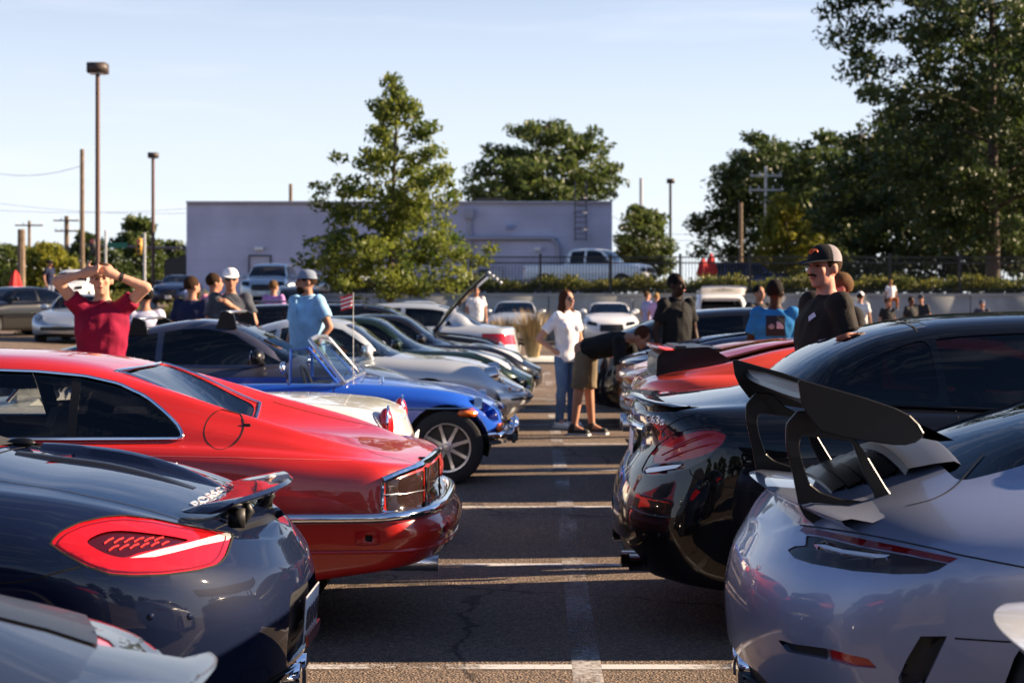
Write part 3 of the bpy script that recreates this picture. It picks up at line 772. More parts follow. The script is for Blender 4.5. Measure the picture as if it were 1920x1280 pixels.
# engine-lid humps: two long raised blades with a dark channel between
def blade(car, x0, x1, y0, y1, h, m, name):
    n = 14; V = []
    for i in range(n+1):
        t = i/n; x = x0+(x1-x0)*t; y = y0+(y1-y0)*t; q = car.hit_top(x, y); z = q[0].z if q else .8; hh = h*math.sin(math.pi*min(1, .12+t*.9))**.6 if t < 1 else .002
        V += [(x, y-.05, z-.004), (x, y-.028, z+hh*.8), (x, y, z+hh), (x, y+.028, z+hh*.8), (x, y+.05, z-.004)]
    return MB().add(V, [(5*i+k, 5*i+k+1, 5*i+k+6, 5*i+k+5) for i in range(n) for k in range(4)]).build(name, m, car.root, True)
blade(c, .98, .34, -.34, -.30, .035, P_BLUE, 'lid_rib'); blade(c, .98, .40, -.04, -.06, .012, M_SATIN, 'lid_channel')
# spoiler: curved plate on two struts
def wing_plate(car, hwid, x_c, x_e, z_c, z_e, chord, th, m, name, rise=.02, n=24, swp=2.0, round_=.06):
    V = []
    for i in range(n+1):
        t = -1+2*i/n; k = abs(t)**swp; x = x_c+(x_e-x_c)*k; z = z_c+(z_e-z_c)*k; y = t*hwid
        e = max(0, (abs(t)-(1-round_/hwid))/(round_/hwid)); ch = chord*(1-.6*e*e); tt = th*(1-.6*e*e)
        prof = [(0, rise), (.06, rise+.45*tt), (.3, rise*.62+.55*tt), (.7, rise*.2+.5*tt), (1, 0), (.92, -.25*tt), (.5, -.45*tt+rise*.25), (.12, rise*.8-.5*tt)]
        V += [(x+ch*a, y, z+b) for a, b in prof]
    p = 8; F = [(i*p+k, i*p+(k+1) % p, (i+1)*p+(k+1) % p, (i+1)*p+k) for i in range(n) for k in range(p)]+[tuple(range(p)), tuple(range(n*p, n*p+p))[::-1]]
    return MB().add(V, F).build(name, m, car.root, True)
sp = wing_plate(c, .47, .075, .175, .865, .852, .20, .022, P_BLUE, 'spoiler', .03)
mb = MB()
for sd in (-1, 1):
    mb.tube([(.20, sd*.22, .79), (.17, sd*.22, .83), (.19, sd*.22, .865)], .016, 8); mb.tube([(.27, sd*.20, .80), (.22, sd*.20, .85)], .012, 8); mb.box((.2, sd*.28, .815), (.05, .02, .06))
split(mb.build('spoiler_strut', M_BLACK, c.root, True))
fs = c.cut([(424, 985), (449, 996), (500, 982), (540, 962), (546, 946), (520, 950), (470, 964)], 'px'); c.piece(fs, 'spoiler_recess', M_BLACK, .03, rim=.03)
c.text('PORSCHE', (364, 949), (436, 909), .034, M_WLENS); c.text('Boxster', (424, 948), (462, 926), .024, M_WLENS)
# number plate recess
fs = c.cut(rpoly([(-.30, .36), (.30, .36), (.34, .46), (.30, .58), (-.30, .58), (-.34, .46)], .05), 'end', lambda f_, q: f_.normal.x < -.1 and q.x < 1); c.piece(fs, 'plate_recess', M_BLACK, .03, rim=.03)
c.plate(-1, .47, '8DN 07', x=.005, tilt=4); 
MB().box((-.002, 0, .405), (.008, .31, .035)).build('plate_tab', M_RED, c.root)
# parking sensors and diffuser
mb = MB()
for (a, b) in ((283, 1155), (356, 1155)):
    h = c.hit_px(a, b)
    if h: mb.cyl(h[0]-h[1]*.004, h[0]+h[1]*.0015, .011, .010, 14)
split(mb.build('parking_sensor', P_BLUE, c.root, True))
fs = c.cut([(-.55, .2), (.55, .2), (.42, .345), (-.42, .345)], 'end', lambda f_, q: f_.normal.x < .1 and q.x < 1); c.piece(fs, 'diffuser', M_BLACK, .02)
split(MB().cyl((.03, .08, .27), (.25, .08, .27), .05, .05, 20).cyl((.03, -.08, .27), (.25, -.08, .27), .05, .05, 20).build('exhaust_tip', M_CHROME, c.root, True))
h = c.hit_px(38, 836)
if h: MB().sphere(h[0]+h[1]*.012, (.05, .02, .018), 12, 8).build('antenna_pod', M_SATIN, c.root, True)
c.wheel(.98, .80, .325, .25, ('spoke', 5)); c.wheel(3.45, .78, .325, .22, ('spoke', 5))
c.interior(2.95, 1.2, [(1.75, .35, .48), (1.75, -.35, .48)], floor=.2); c.underbody(); c.mirror(2.75, .95)
for sd in (-1, 1): c.end_piece(rpoly([(.45, .56), (.74, .58), (.68, .68), (.48, .66)], .05), 1, 'headlight', M_LENS, sd > 0) if sd > 0 else None
c.finish()

# ---- grey sports coupe with tall rear wing
PG = dict(L=4.56,
  top=[(0, .78), (.10, .865), (.2, .90), (.45, .985), (.7, 1.065), (1.0, 1.15), (1.4, 1.235), (1.85, 1.27), (2.3, 1.25), (3.05, .95), (3.5, .86), (4.1, .73), (4.45, .6), (4.56, .48)],
  belt=[(0, .74), (.10, .82), (.3, .875), (.6, .925), (1.0, .965), (1.4, .955), (1.8, .93), (2.4, .91), (3.05, .90), (3.6, .88), (4.1, .75), (4.56, .46)],
  sill=[(0, .27), (.4, .22), (.9, .17), (3.6, .15), (4.56, .2)],
  hw=[(0, .90), (.4, .92), (.95, .94), (1.5, .90), (2.2, .87), (3.3, .90), (3.7, .915), (4.2, .85), (4.56, .76)],
  wr=[(0, .5), (.6, .56), (1.2, .58), (1.9, .57), (2.4, .58), (3.0, .66), (4.56, .5)], sr=[(0, .10), (.4, .26), (1.0, .30), (1.6, .20), (2.2, .12), (2.9, .14), (3.6, .26), (4.56, .12)],
  crown=.06, Rr=.62, nr=2.5, Rf=.75, nf=2.3, Er=[(.15, .12), (.3, .02), (.5, 0), (.62, .015), (.70, .05), (.78, .09), (.86, .11), (1.2, .1)], Ef=[(.2, .08), (.4, 0), (.6, .12), (.8, .3)])
g3 = Car('sports_coupe', 'slate grey sports coupe with tall black rear wing on forked uprights', PG, (.63, 5.72, 0), 0, P_GREY)
c = g3
fs = c.cut([(1526, 1018), (1545, 1019), (1580, 1028), (1640, 1036), (1668, 1038), (1660, 1043), (1640, 1044), (1580, 1036), (1545, 1027)], 'px'); s1 = c.piece(fs, 'reversing_light', M_WLENS, .004, rim=.008)
fs = c.cut([(1499, 994), (1507, 985), (1540, 993), (1620, 1010), (1700, 1026), (1797, 1046), (1780, 1055), (1700, 1038), (1620, 1024), (1540, 1004), (1510, 1000)], 'px'); s2 = c.piece(fs, 'light_bar', M_DRED, .0, rim=.004)
fs = c.cut(rpoly([(1476, 1030), (1490, 1023), (1510, 1022), (1512, 1003), (1540, 1006), (1620, 1026), (1700, 1040), (1778, 1056), (1760, 1068), (1735, 1075), (1680, 1076), (1600, 1070), (1520, 1056), (1490, 1046)], 3, 2), 'px'); L_ = c.piece(fs, 'taillight', M_DKLENS, .004, rim=.02)
for q in (s1, s2):
    if q and L_: q.parent = L_
c.gap_px([[(1500, 984), (1560, 992), (1640, 1005), (1760, 1030), (1800, 1040), (1925, 1064)], [(1790, 1196), (1850, 1200), (1900, 1203)], [(1700, 948), (1750, 935), (1790, 912), (1826, 872), (1845, 850)]], .005)
# bumper vent: reflector slot, black air outlet
fs = c.cut(rpoly([(1552, 1215), (1600, 1228), (1628, 1234), (1645, 1252), (1600, 1249), (1553, 1236)], 4, 2), 'px'); rf = c.piece(fs, 'reflector', M_RED, .014, rim=.02)
fs = c.cut(rpoly([(1458, 1198), (1490, 1207), (1552, 1215), (1553, 1236), (1510, 1228), (1476, 1222)], 4, 2), 'px'); c.piece(fs, 'reflector_slot', M_BLACK, .02, rim=.022)
fs = c.cut([(1726, 1192), (1776, 1192), (1735, 1279), (1690, 1300), (1684, 1270), (1700, 1235)], 'px'); c.piece(fs, 'air_outlet', M_BLACK, .04, rim=.04)
fs = c.cut([(.56, .74), (.4, .78), (.2, .80), (.12, .76), (.2, .72), (.45, .70)], 'side', lambda f_, q: q.y > .3 and f_.normal.y > .2); c.piece(fs, 'taillight', M_DKLENS, .004)
c.arch(1.02, .375, .35); c.arch(3.48, .36, .345)
c.side_glass(c.side_poly(1.0, 1.35, 2.95, 2.35, .02, .03), M_TINT)
c.screen(3.0, .68, 2.42, .52); c.screen(.62, .55, 1.42, .48, .03, .0, M_TINT, 'rear_window')
# black engine grille with slats under the rear window
MG = M_SATIN; mb = MB()
def lidpt(x, y, up=0.):
    q = g3.hit_top(x, y); return Vector((x, y, q[0].z+up))
V = []; nn = 12
for i in range(nn+1):
    y = -.42+.84*i/nn
    V += [lidpt(.66, y, -.004), lidpt(.64, y, .012), lidpt(.58, y, .022), lidpt(.5, y, .03), lidpt(.49, y, .012)]
MB().add(V, [(5*i+k, 5*i+k+1, 5*i+k+6, 5*i+k+5) for i in range(nn) for k in range(4)]).build('grille_surround', mat('satin_slate', (.055, .06, .075), .42, spec=.4), c.root, True)
for k in range(4):
    x = .475-.05*k; V = []
    for i in range(nn+1):
        y = (-.36+.72*i/nn)*(1-.04*k); V += [lidpt(x, y, .001), lidpt(x, y, .016), lidpt(x-.042, y, .010), lidpt(x-.042, y, .001)]
    MB().add(V, [(4*i+j, 4*i+j+1, 4*i+j+5, 4*i+j+4) for i in range(nn) for j in range(3)]).build('grille_slat', MG, c.root, True)
c.text('PORSCHE', (1648, 850), (1686, 866), .03, M_SATIN)
# ducktail lip at the deck edge
V = []; nn = 28
for i in range(nn+1):
    t = -1+2*i/nn; y = t*.70; xe = .085+.16*abs(t)**2.6; ze = .905-.045*abs(t)**2.5
    a = lidpt(.36+.05*abs(t), y*.94, -.003); m_ = lidpt(.24+.1*abs(t)**2, y*.98, .008)
    V += [a, m_, Vector((xe+.03, y, ze+.006)), Vector((xe, y, ze)), Vector((xe+.012, y, ze-.014)), Vector((xe+.10, y*.97, ze-.055)), Vector((xe+.14, y*.96, ze-.10))]
MB().add(V, [(7*i+k, 7*i+k+1, 7*i+k+8, 7*i+k+7) for i in range(nn) for k in range(6)]).build('ducktail', P_GREY, c.root, True)
# wing: aerofoil, end plates, forked uprights
def flat_px(car, poly, wy, th, m, name, hole=None, mirror_y=None):
    P_ = [car.Mi @ at(a, b, wy) for a, b in poly]
    o_, yy = Vector((0, 0, 0)), P_[0].y
    outs = []
    for y in ([yy] if mirror_y is None else [yy, -yy]):
        loops = [[Vector((p.x, p.z, 0)) for p in P_]]
        if hole: loops.append([Vector(((car.Mi @ at(a, b, wy)).x, (car.Mi @ at(a, b, wy)).z, 0)) for a, b in hole])
        tri = tessellate_polygon(loops); al = [q for l in loops for q in l]; k = len(al); V = [(q.x, y-th/2, q.y) for q in al]+[(q.x, y+th/2, q.y) for q in al]
        F = [tuple(t) for t in tri]+[tuple(i+k for i in t)[::-1] for t in tri]; o0 = 0
        for l in loops:
            n = len(l); F += [(o0+i, o0+(i+1) % n, k+o0+(i+1) % n, k+o0+i) for i in range(n)]; o0 += n
        ob = MB().add(V, F).build(name, m, car.root, False); outs.append(ob)
        bm = bmesh.new(); bm.from_mesh(ob.data); bmesh.ops.dissolve_limit(bm, angle_limit=.01, verts=bm.verts, edges=bm.edges)
        bmesh.ops.bevel(bm, geom=[e for e in bm.edges if len(e.link_faces) == 2 and e.calc_face_angle(0) > 1.2], offset=min(.003, th*.3), segments=1, affect='EDGES'); bm.to_mesh(ob.data); bm.free()
    return outs
EPL = [(1496, 716), (1499, 712), (1506, 712), (1549, 724), (1622, 745), (1678, 764), (1706, 778), (1723, 795), (1732, 811), (1729, 820), (1717, 829), (1698, 834), (1675, 834), (1633, 828), (1585, 820), (1537, 808), (1512, 775), (1501, 750)]
flat_px(c, EPL, 4.90, .012, M_SATIN, 'wing_end_plate', None, True)
UPR = rpoly([(1494, 770), (1473, 795), (1473, 831), (1487, 893), (1497, 946), (1508, 968), (1539, 993), (1600, 980), (1689, 951), (1661, 913), (1622, 848), (1602, 822), (1560, 800), (1530, 770)], 6, 2)
UPH = rpoly([(1502, 816), (1540, 820), (1597, 827), (1620, 890), (1638, 925), (1637, 936), (1625, 940), (1577, 935), (1538, 922), (1518, 906), (1504, 865), (1498, 834)], 7, 3)
flat_px(c, UPR, 5.22, .016, M_SATIN, 'wing_upright', UPH, True)
V = []; nn = 30; AF = [(0, 0), (.03, .012), (.2, .016), (.5, .012), (.8, .004), (1, -.008), (.9, -.022), (.6, -.034), (.3, -.024), (.06, -.010)]
for i in range(nn+1):
    t = -1+2*i/nn; y = t*.815; dip = .03*max(0, 1-(abs(t)/.55)**4); tip = .02*abs(t)**6
    for a, b in AF: V.append((.135+.40*a+.01*abs(t)**3, y, 1.205-.095*a**1.15+b*1.15-dip*a*.5+tip*(1-a)))
p = len(AF)
MB().add(V, [(i*p+k, i*p+(k+1) % p, (i+1)*p+(k+1) % p, (i+1)*p+k) for i in range(nn) for k in range(p)]).build('wing_blade', M_SATIN, c.root, True)
fs = c.cut([(-.6, .16), (.6, .16), (.62, .30), (.4, .36), (-.4, .36), (-.62, .30)], 'end', lambda f_, q: f_.normal.x < .1 and q.x < 1); c.piece(fs, 'diffuser', M_BLACK, .03)
split(MB().cyl((.02, .07, .3), (.25, .07, .3), .05, .05, 20).cyl((.02, -.07, .3), (.25, -.07, .3), .05, .05, 20).build('exhaust_tip', M_CHROME, c.root, True))
c.wheel(1.02, .80, .35, .30, ('twin', 10), M_DRIM); c.wheel(3.48, .79, .34, .25, ('twin', 10), M_DRIM)
c.interior(3.05, 1.3, [(1.85, .36, .5), (1.85, -.36, .5)], floor=.2); c.underbody(); c.mirror(2.85, 1.0)
c.end_piece(rpoly([(.52, .60), (.76, .62), (.74, .78), (.55, .76)], .07), 1, 'headlight', M_LENS); c.finish()

# ---- red grand tourer with flying buttresses
PJ = dict(L=4.76,
  top=[(0, .745), (.05, .772), (.3, .80), (.7, .825), (1.05, .85), (1.16, .90), (1.35, 1.05), (1.52, 1.165), (1.72, 1.22), (2.0, 1.25), (2.35, 1.26), (2.55, 1.24), (3.05, .97), (3.4, .93), (4.2, .85), (4.6, .76), (4.76, .66)],
  belt=[(0, .73), (.1, .755), (.5, .80), (1.0, .842), (1.5, .86), (2.4, .865), (3.1, .88), (3.6, .87), (4.3, .80), (4.76, .64)],
  rail=[(0, .745), (.26, .815), (.65, .90), (1.04, 1.005), (1.25, 1.075), (1.5, 1.14), (1.8, 1.19), (2.1, 1.21), (2.4, 1.21), (2.55, 1.19), (3.05, .95), (3.3, .9), (4.76, .65)],
  g=[(0, 0), (.12, .1), (.5, .9), (.7, 1), (3.0, 1), (3.35, .2), (3.5, 0), (4.76, 0)],
  sill=[(0, .34), (.5, .28), (1, .22), (3.9, .2), (4.76, .28)],
  hw=[(0, .83), (.3, .86), (.9, .89), (2.0, .895), (3.3, .89), (4.2, .86), (4.76, .78)],
  wr=[(0, .70), (.4, .69), (1.0, .63), (1.6, .57), (2.3, .55), (2.6, .57), (3.1, .68), (4.76, .5)], sr=[(0, .05), (.6, .07), (2, .06), (3.4, .08), (4.76, .06)],
  Rr=.36, nr=2.9, Rf=.4, nf=2.8, Er=[(.25, .14), (.36, .06), (.42, .02), (.5, .0), (.545, .02), (.57, .10), (.66, .10), (.74, .115), (.8, .14), (1, .14)], Ef=[(.3, .06), (.45, 0), (.7, .06), (.85, .1)])
jag = Car('grand_tourer', 'bright red two-door grand tourer with sloping rear buttresses and round fuel lid', PJ, (-.365, 8.42, 0), math.pi, P_RED)
c = jag
fs = c.cut(rpoly([(722, 903), (760, 893), (795, 880), (795, 952), (770, 958), (724, 957)], 5, 2), 'px'); s1 = c.piece(fs, 'taillight', M_DKLENS, .004, rim=.0)
fs = c.cut([(796, 880), (815, 866), (824, 856), (826, 925), (815, 940), (796, 951)], 'px'); c.piece(fs, 'trunk_light', M_DKLENS, .005, rim=.0)
h = [c.hit_px(*p) for p in resamp([(717, 904), (716, 955), (722, 960), (770, 961), (798, 954), (815, 942)], 6)]; c.trim([q for q in h if q], .008, M_CHROME, 'lamp_bezel')
h = [c.hit_px(*p) for p in resamp([(717, 901), (745, 889), (785, 874), (805, 862), (818, 850), (824, 842)], 6)]; c.trim([q for q in h if q], .016, M_CHROME, 'deck_trim')
h = [c.hit_px(*p) for p in resamp([(721, 927), (760, 925), (795, 918)], 6)]; c.trim([q for q in h if q], .0025, M_ALU, 'lens_rib', sink=.0)
fs = c.cut([(y, z) for y, z in ((-.8, .575), (-.3, .575), (-.3, .71), (-.8, .70))], 'end', lambda f_, q: f_.normal.x < -.1 and q.x < .6 and q.y < -.2); c.piece(fs, 'taillight', M_DKLENS, .004)
h = [c.hit_px(*p) for p in resamp([(797, 877), (797, 953)], 6)]; c.trim([q for q in h if q], .008, M_SATIN, 'lamp_divider')
# bumper: chrome blade over a painted bumper face with a body-colour lip
def ring_path(car, z, xs, side=(-1, 1), ny=22):
    out = []
    for sd in (1,):
        for x in xs: 
            q = car.hit_side(x, z, 1)
            if q: out.append(q)
    rear = []
    ym = out[-1][0].y if out else .8
    for i in range(1, ny):
        q = car.hit_end(ym*(1-2*i/ny), z, -1)
        if q: rear.append(q)
    left = [(Vector((p.x, -p.y, p.z)), Vector((n_.x, -n_.y, n_.z))) for p, n_ in out[::-1]]
    return out+rear+left
rp_ = ring_path(c, .548, [1.0-.05*i for i in range(18)])
c.trim(rp_, .024, M_CHROME, 'bumper_blade', sink=.28, n=12)
rp_ = ring_path(c, .40, [.9-.05*i for i in range(17)]); c.trim(rp_, .008, P_RED, 'bumper_lip', sink=.3)
fs = c.cut([(686, 1003), (698, 1003), (698, 1014), (686, 1014)], 'px'); c.piece(fs, 'marker_socket', M_GAP, .006)
fs = c.cut(rpoly([(665, 995), (712, 995), (712, 1022), (665, 1022)], 3, 1), 'px'); c.piece(fs, 'side_marker', M_RED, .005)
fs = c.cut(rpoly([(826, 992), (842, 975), (838, 998), (824, 1012)], 3, 1), 'px'); c.piece(fs, 'fog_light', M_DRED, .006)
# fuel lid
fl = [(420+36*math.cos(2*math.pi*i/28), 803+25*math.sin(2*math.pi*i/28)) for i in range(28)]
h0 = c.hit_px(420, 803)[0]; fl = [(h0.x+.083*math.cos(2*math.pi*i/32), h0.z+.083*math.sin(2*math.pi*i/32)) for i in range(32)]
fs = c.cut(fl, 'side', lambda f_, q: q.y > .3 and f_.normal.y > .1); c.piece(fs, 'fuel_lid', P_RED, .0015, rim=.01)
h = [c.hit_side(h0.x+.084*math.cos(2*math.pi*i/40), h0.z+.084*math.sin(2*math.pi*i/40), 1) for i in range(41)]; c.ribbon([q for q in h if q], .005, .0008).build('lid_gap', M_GAP, c.root, fix=False)
h = c.hit_side(h0.x-.095, h0.z+.012, 1); MB().box(h[0]+h[1]*.002, (.035, .006, .012)).build('lid_catch', M_BLACK, c.root)
# side glass with chrome surround
win = [(1.10, .885), (1.12, .93), (1.19, .99), (1.29, 1.06), (1.42, 1.115), (1.58, 1.15), (1.8, 1.17), (2.1, 1.18), (2.45, 1.165), (2.62, 1.12), (3.02, .905), (2.95, .885), (2.0, .882)]
win = [(x+.09, z) for x, z in win]; winr = rpoly(win, .03, 3)
for sd in (-1, 1):
    cd_ = lambda f_, q: q.y*sd > .2 and f_.normal.y*sd > .1
    x1, x2 = 1.62, 1.69
    wq = [p for p in winr]
    def clip(poly, k, sgn):
        out = []
        for i in range(len(poly)):
            a, b = poly[i], poly[(i+1) % len(poly)]; ka = (a[0]-k-(a[1]-.9)*.10)*sgn; kb = (b[0]-k-(b[1]-.9)*.10)*sgn
            if ka >= 0: out.append(a)
            if ka*kb < 0: t = ka/(ka-kb); out.append((a[0]+(b[0]-a[0])*t, a[1]+(b[1]-a[1])*t))
        return out
    fs = c.cut(clip(wq, 1.66, -1), 'side', cd_); c.piece(fs, 'quarter_window', M_DARKG, .006, rim=0)
    fs = c.cut(clip(clip(wq, 1.66, 1), 1.70, -1), 'side', cd_); c.piece(fs, 'window_pillar', M_SATIN, .004, rim=0)
    fs = c.cut(clip(clip(wq, 1.70, 1), 2.16, -1), 'side', cd_); c.piece(fs, 'window', M_SEE, .006, rim=0)
    fs = c.cut(clip(clip(wq, 2.16, 1), 2.24, -1), 'side', cd_); c.piece(fs, 'window_pillar', M_SATIN, .004, rim=0)
    fs = c.cut(clip(wq, 2.24, 1), 'side', cd_); c.piece(fs, 'window', M_GLASS, .006, rim=0)
    h = [c.hit_side(p[0], p[1], sd) for p in resamp(winr+[winr[0]], .02)]; c.trim([q for q in h if q], .0085, M_CHROME, 'window_trim')
# rear window between the buttresses
c.screen(1.08, .50, 1.54, .47, .0, -.02, M_REARG, 'rear_window'); c.screen(3.05, .68, 2.52, .52, .1, .04)
h = [c.hit_top(x, y) for x, y in [(1.06, -.52+.052*i) for i in range(21)]+[(1.06+.025*i, .52-.0015*i) for i in range(20)]+[(1.555-.02*(1-(1-i/10)**2), .49-.049*i) for i in range(21)]+[(1.54-.025*i, -.49-.0015*i) for i in range(20)]]
c.trim([q for q in h if q], .008, M_CHROME, 'rear_window_trim')
c.gap_top([[(.13, y) for y in np.linspace(-.58, .58, 15)], [(.13, .58), (1.0, .56)], [(.13, -.58), (1.0, -.56)], [(3.1, y) for y in np.linspace(-.7, .7, 15)]], .005)
c.gap_side([[(1.85, .86), (1.78, .7), (1.72, .4)], [(3.02, .87), (3.0, .35)]], .006)
h = [c.hit_side(x, .79+.03*math.sin((x-.4)*1.3), 1) for x in np.linspace(.45, 4.2, 90)]; c.ribbon([q for q in h if q], .004, .001).build('coachline', mat('coachline', (.75, .1, .1), .4), c.root, fix=False)
c.arch(.98, .345, .33); c.arch(3.57, .345, .33); c.wheel(.98, .76, .325, .235, ('spoke', 6)); c.wheel(3.57, .76, .325, .235, ('spoke', 6))
c.interior(3.05, 1.35, [(2.0, .36, .48), (2.0, -.36, .48), (1.55, .3, .28), (1.55, -.3, .28)], floor=.2, seat_m=M_TAN); c.underbody(); c.mirror(2.9, .93)
split(MB().cyl((.085, .55, .305), (.62, .55, .31), .036, .036, 16).cyl((.085, -.55, .305), (.62, -.55, .31), .036, .036, 16).build('exhaust_tip', M_ALU, c.root, True))
bevel(MB().box((.85, .42, .26), (.5, .62, .20)).build('muffler', M_BLACK, c.root), .03)
h = c.hit_px(791, 860)
if h: MB().box(h[0]+h[1]*.002, (.03, .03, .016)).build('badge', M_SATIN, c.root)
for yy in (.52,): c.end_piece(rpoly([(.42, .58), (.70, .58), (.68, .70), (.42, .71)], .05), 1, 'headlight', M_LENS)
c.finish()

# ---- black coupe
PC = dict(L=4.75,
  top=[(0, .975), (.05, 1.015), (.25, 1.03), (.5, 1.06), (.66, 1.085), (.80, 1.17), (1.0, 1.285), (1.25, 1.375), (1.6, 1.425), (2.05, 1.44), (2.5, 1.41), (3.25, 1.07), (3.7, .99), (4.3, .88), (4.65, .74), (4.75, .6)],
  belt=[(0, .95), (.08, .98), (.4, 1.01), (.9, 1.02), (1.6, 1.0), (2.4, .975), (3.2, .965), (3.8, .94), (4.3, .84), (4.75, .58)],
  sill=[(0, .27), (.5, .22), (1, .19), (3.9, .17), (4.75, .22)],
  hw=[(0, .86), (.35, .91), (.9, .935), (1.6, .915), (2.4, .90), (3.5, .92), (3.9, .925), (4.4, .86), (4.75, .76)],
  wr=[(0, .6), (.7, .62), (1.3, .58), (2.0, .575), (2.6, .6), (3.3, .72), (4.75, .5)], sr=[(0, .10), (.5, .16), (1.0, .17), (1.8, .10), (3.0, .10), (4.0, .2), (4.75, .1)],
  crown=.055, Rr=.50, nr=2.6, Rf=.6, nf=2.4, Er=[(.2, .10), (.28, .05), (.36, .0), (.5, .0), (.62, .01), (.68, .04), (.72, .10), (.8, .115), (.9, .10), (.98, .085), (1.05, .06), (1.4, .06)], Ef=[(.2, .06), (.4, 0), (.7, .08), (.9, .25)])
c63 = Car('performance_coupe', 'glossy black coupe with lip spoiler and C63s badge', PC, (.365, 8.45, 0), 0, P_BLACK)
c = c63
fs = c.cut([(1208, 880), (1215, 876), (1260, 871), (1279, 870), (1268, 877), (1230, 884), (1211, 886)], 'px'); s0 = c.piece(fs, 'reversing_light', M_WLENS, .004, rim=.008)
rd = [(1222, 858), (1235, 840), (1255, 825), (1290, 812), (1312, 807), (1340, 806), (1362, 815), (1355, 830), (1335, 846), (1310, 856), (1280, 862), (1250, 866), (1225, 868)]
fs = c.cut(rpoly(rd, 4, 2), 'px'); s2 = c.piece(fs, 'brake_light', mat('ruby_lens', (.46, .008, .012), .15, coat=.5), .005, rim=.0)
for k, (u0, u1) in enumerate((((1240, 852), (1338, 813)), ((1246, 861), (1345, 829)), ((1262, 838), (1330, 812)))):
    h = [c.hit_px(u0[0]+(u1[0]-u0[0])*i/8, u0[1]+(u1[1]-u0[1])*i/8-3*math.sin(math.pi*i/8)) for i in range(9)]; h = [(q[0]-q[1]*.005, q[1]) for q in h if q]
    if len(h) > 2 and s2: t_ = c.trim(h, .004, M_RED, 'light_guide'); t_.parent = s2
fs = c.cut(rpoly([(1201, 882), (1215, 855), (1232, 834), (1255, 818), (1290, 804), (1318, 801), (1345, 801), (1366, 813), (1350, 838), (1318, 864), (1290, 878), (1250, 890), (1215, 892)], 5, 2), 'px'); L_ = c.piece(fs, 'taillight', mat('burgundy_lens', (.03, .003, .008), .06, coat=.5), .004, rim=.012)
if s0 and L_: s0.parent = L_
c.end_piece([(.42, .76), (.85, .80), (.85, .95), (.5, .90)], -1, 'taillight', M_DRED, False)
c.gap_px([[(1293, 880), (1300, 892), (1340, 908), (1420, 922), (1470, 930)], [(1240, 812), (1250, 800), (1275, 785), (1300, 778)]], .005)
h = [c.hit_px(*p) for p in resamp([(1179, 790), (1195, 799), (1238, 806)], 5)]; h = [q for q in h if q]
def ring_rear(car, z, ym, n=26): return [q for q in [car.hit_end(ym*(1-2*i/n), z, -1) for i in range(n+1)] if q]
c.trim(ring_rear(c, .905, .46), .016, M_CHROME, 'deck_trim', sink=.2, n=10)
c.text('C63s', (1212, 785), (1247, 790), .042, M_WLENS)
V = []; nn = 30                           # lip spoiler
for i in range(nn+1):
    t = -1+2*i/nn; y = t*.66; q = c.hit_top(.16+.14*abs(t)**3, y); zz = q[0].z; xe = .085+.17*abs(t)**3; k = 1-.75*abs(t)**5
    q2 = c.hit_top(xe+.1, y*.98)
    V += [q2[0]+Vector((.06, 0, -.004)), Vector((xe+.05, y, q2[0].z+.022*k)), Vector((xe-.005, y, zz+.034*k)), Vector((xe-.012, y, zz+.026*k)), Vector((xe+.02, y, zz+.004)), Vector((xe+.06, y, zz-.03))]
MB().add(V, [(6*i+k, 6*i+k+1, 6*i+k+7, 6*i+k+6) for i in range(nn) for k in range(5)]).build('lip_spoiler', P_BLACK, c.root, True)
c.arch(.98, .37, .345); c.arch(3.8, .37, .345)
dw = c.side_poly(1.46, 1.43, 3.2, 2.5, .02, .035)
c.side_glass(dw, M_TINT)
c.side_glass(rpoly([(.92, 1.055), (1.42, 1.045), (1.395, 1.325), (1.25, 1.28), (1.05, 1.19)], .06, 4), M_DARKG, 'quarter_window')
c.screen(.70, .62, 1.42, .50, .05, .02, M_DARKG, 'rear_window'); c.screen(3.2, .72, 2.5, .54)
h = [c.hit_side(x, float(c.f['belt'](x))+.012, -1) for x in np.linspace(1.1, 3.2, 60)]; c.trim([q for q in h if q], .006, M_SATIN, 'belt_trim')
c.gap_side([[(1.48, 1.01), (1.46, .7), (1.42, .3)], [(3.15, .97), (3.1, .3)]], .005)
c.gap_top([[(1.36, y) for y in np.linspace(-.55, .55, 13)]], .008)
fs = c.cut(rpoly([(1148, 924), (1160, 920), (1163, 950), (1158, 964), (1148, 958)], 2, 1), 'px'); 
if fs: c.piece(fs, 'rear_reflector', M_WLENS, .004)
c.plate(-1, .79, tilt=-4)
fs = c.cut(rpoly([(-.62, .24), (.62, .24), (.60, .34), (.45, .40), (-.45, .40), (-.60, .34)], .03), 'end', lambda f_, q: f_.normal.x < .1 and q.x < 1); c.piece(fs, 'diffuser', M_BLACK, .03)
mb = MB()
for sd in (-1, 1):
    for k in (0, 1):
        y = sd*(.44+.115*k); prof = rpoly([(y-.05, .27), (y+.05, .27), (y+.05, .345), (y-.05, .345)], .025, 4)
        n = len(prof); V = [(.02+.03*k, a, b) for a, b in prof]+[(.22, a, b) for a, b in prof]+[(.03+.03*k, y+(a-y)*.84, .3075+(b-.3075)*.84) for a, b in prof]+[(.2, y+(a-y)*.84, .3075+(b-.3075)*.84) for a, b in prof]
        mb.add(V, [(i, (i+1) % n, n+(i+1) % n, n+i) for i in range(n)]+[(i, (i+1) % n, 2*n+(i+1) % n, 2*n+i) for i in range(n)]+[(2*n+i, 2*n+(i+1) % n, 3*n+(i+1) % n, 3*n+i) for i in range(n)])
split(mb.build('exhaust_tip', mat('dark_chrome', (.25, .25, .27), .12, 1.0), c.root, True))
c.wheel(.98, .80, .345, .28, ('twin', 10), M_DRIM); c.wheel(3.8, .79, .345, .25, ('twin', 10), M_DRIM)
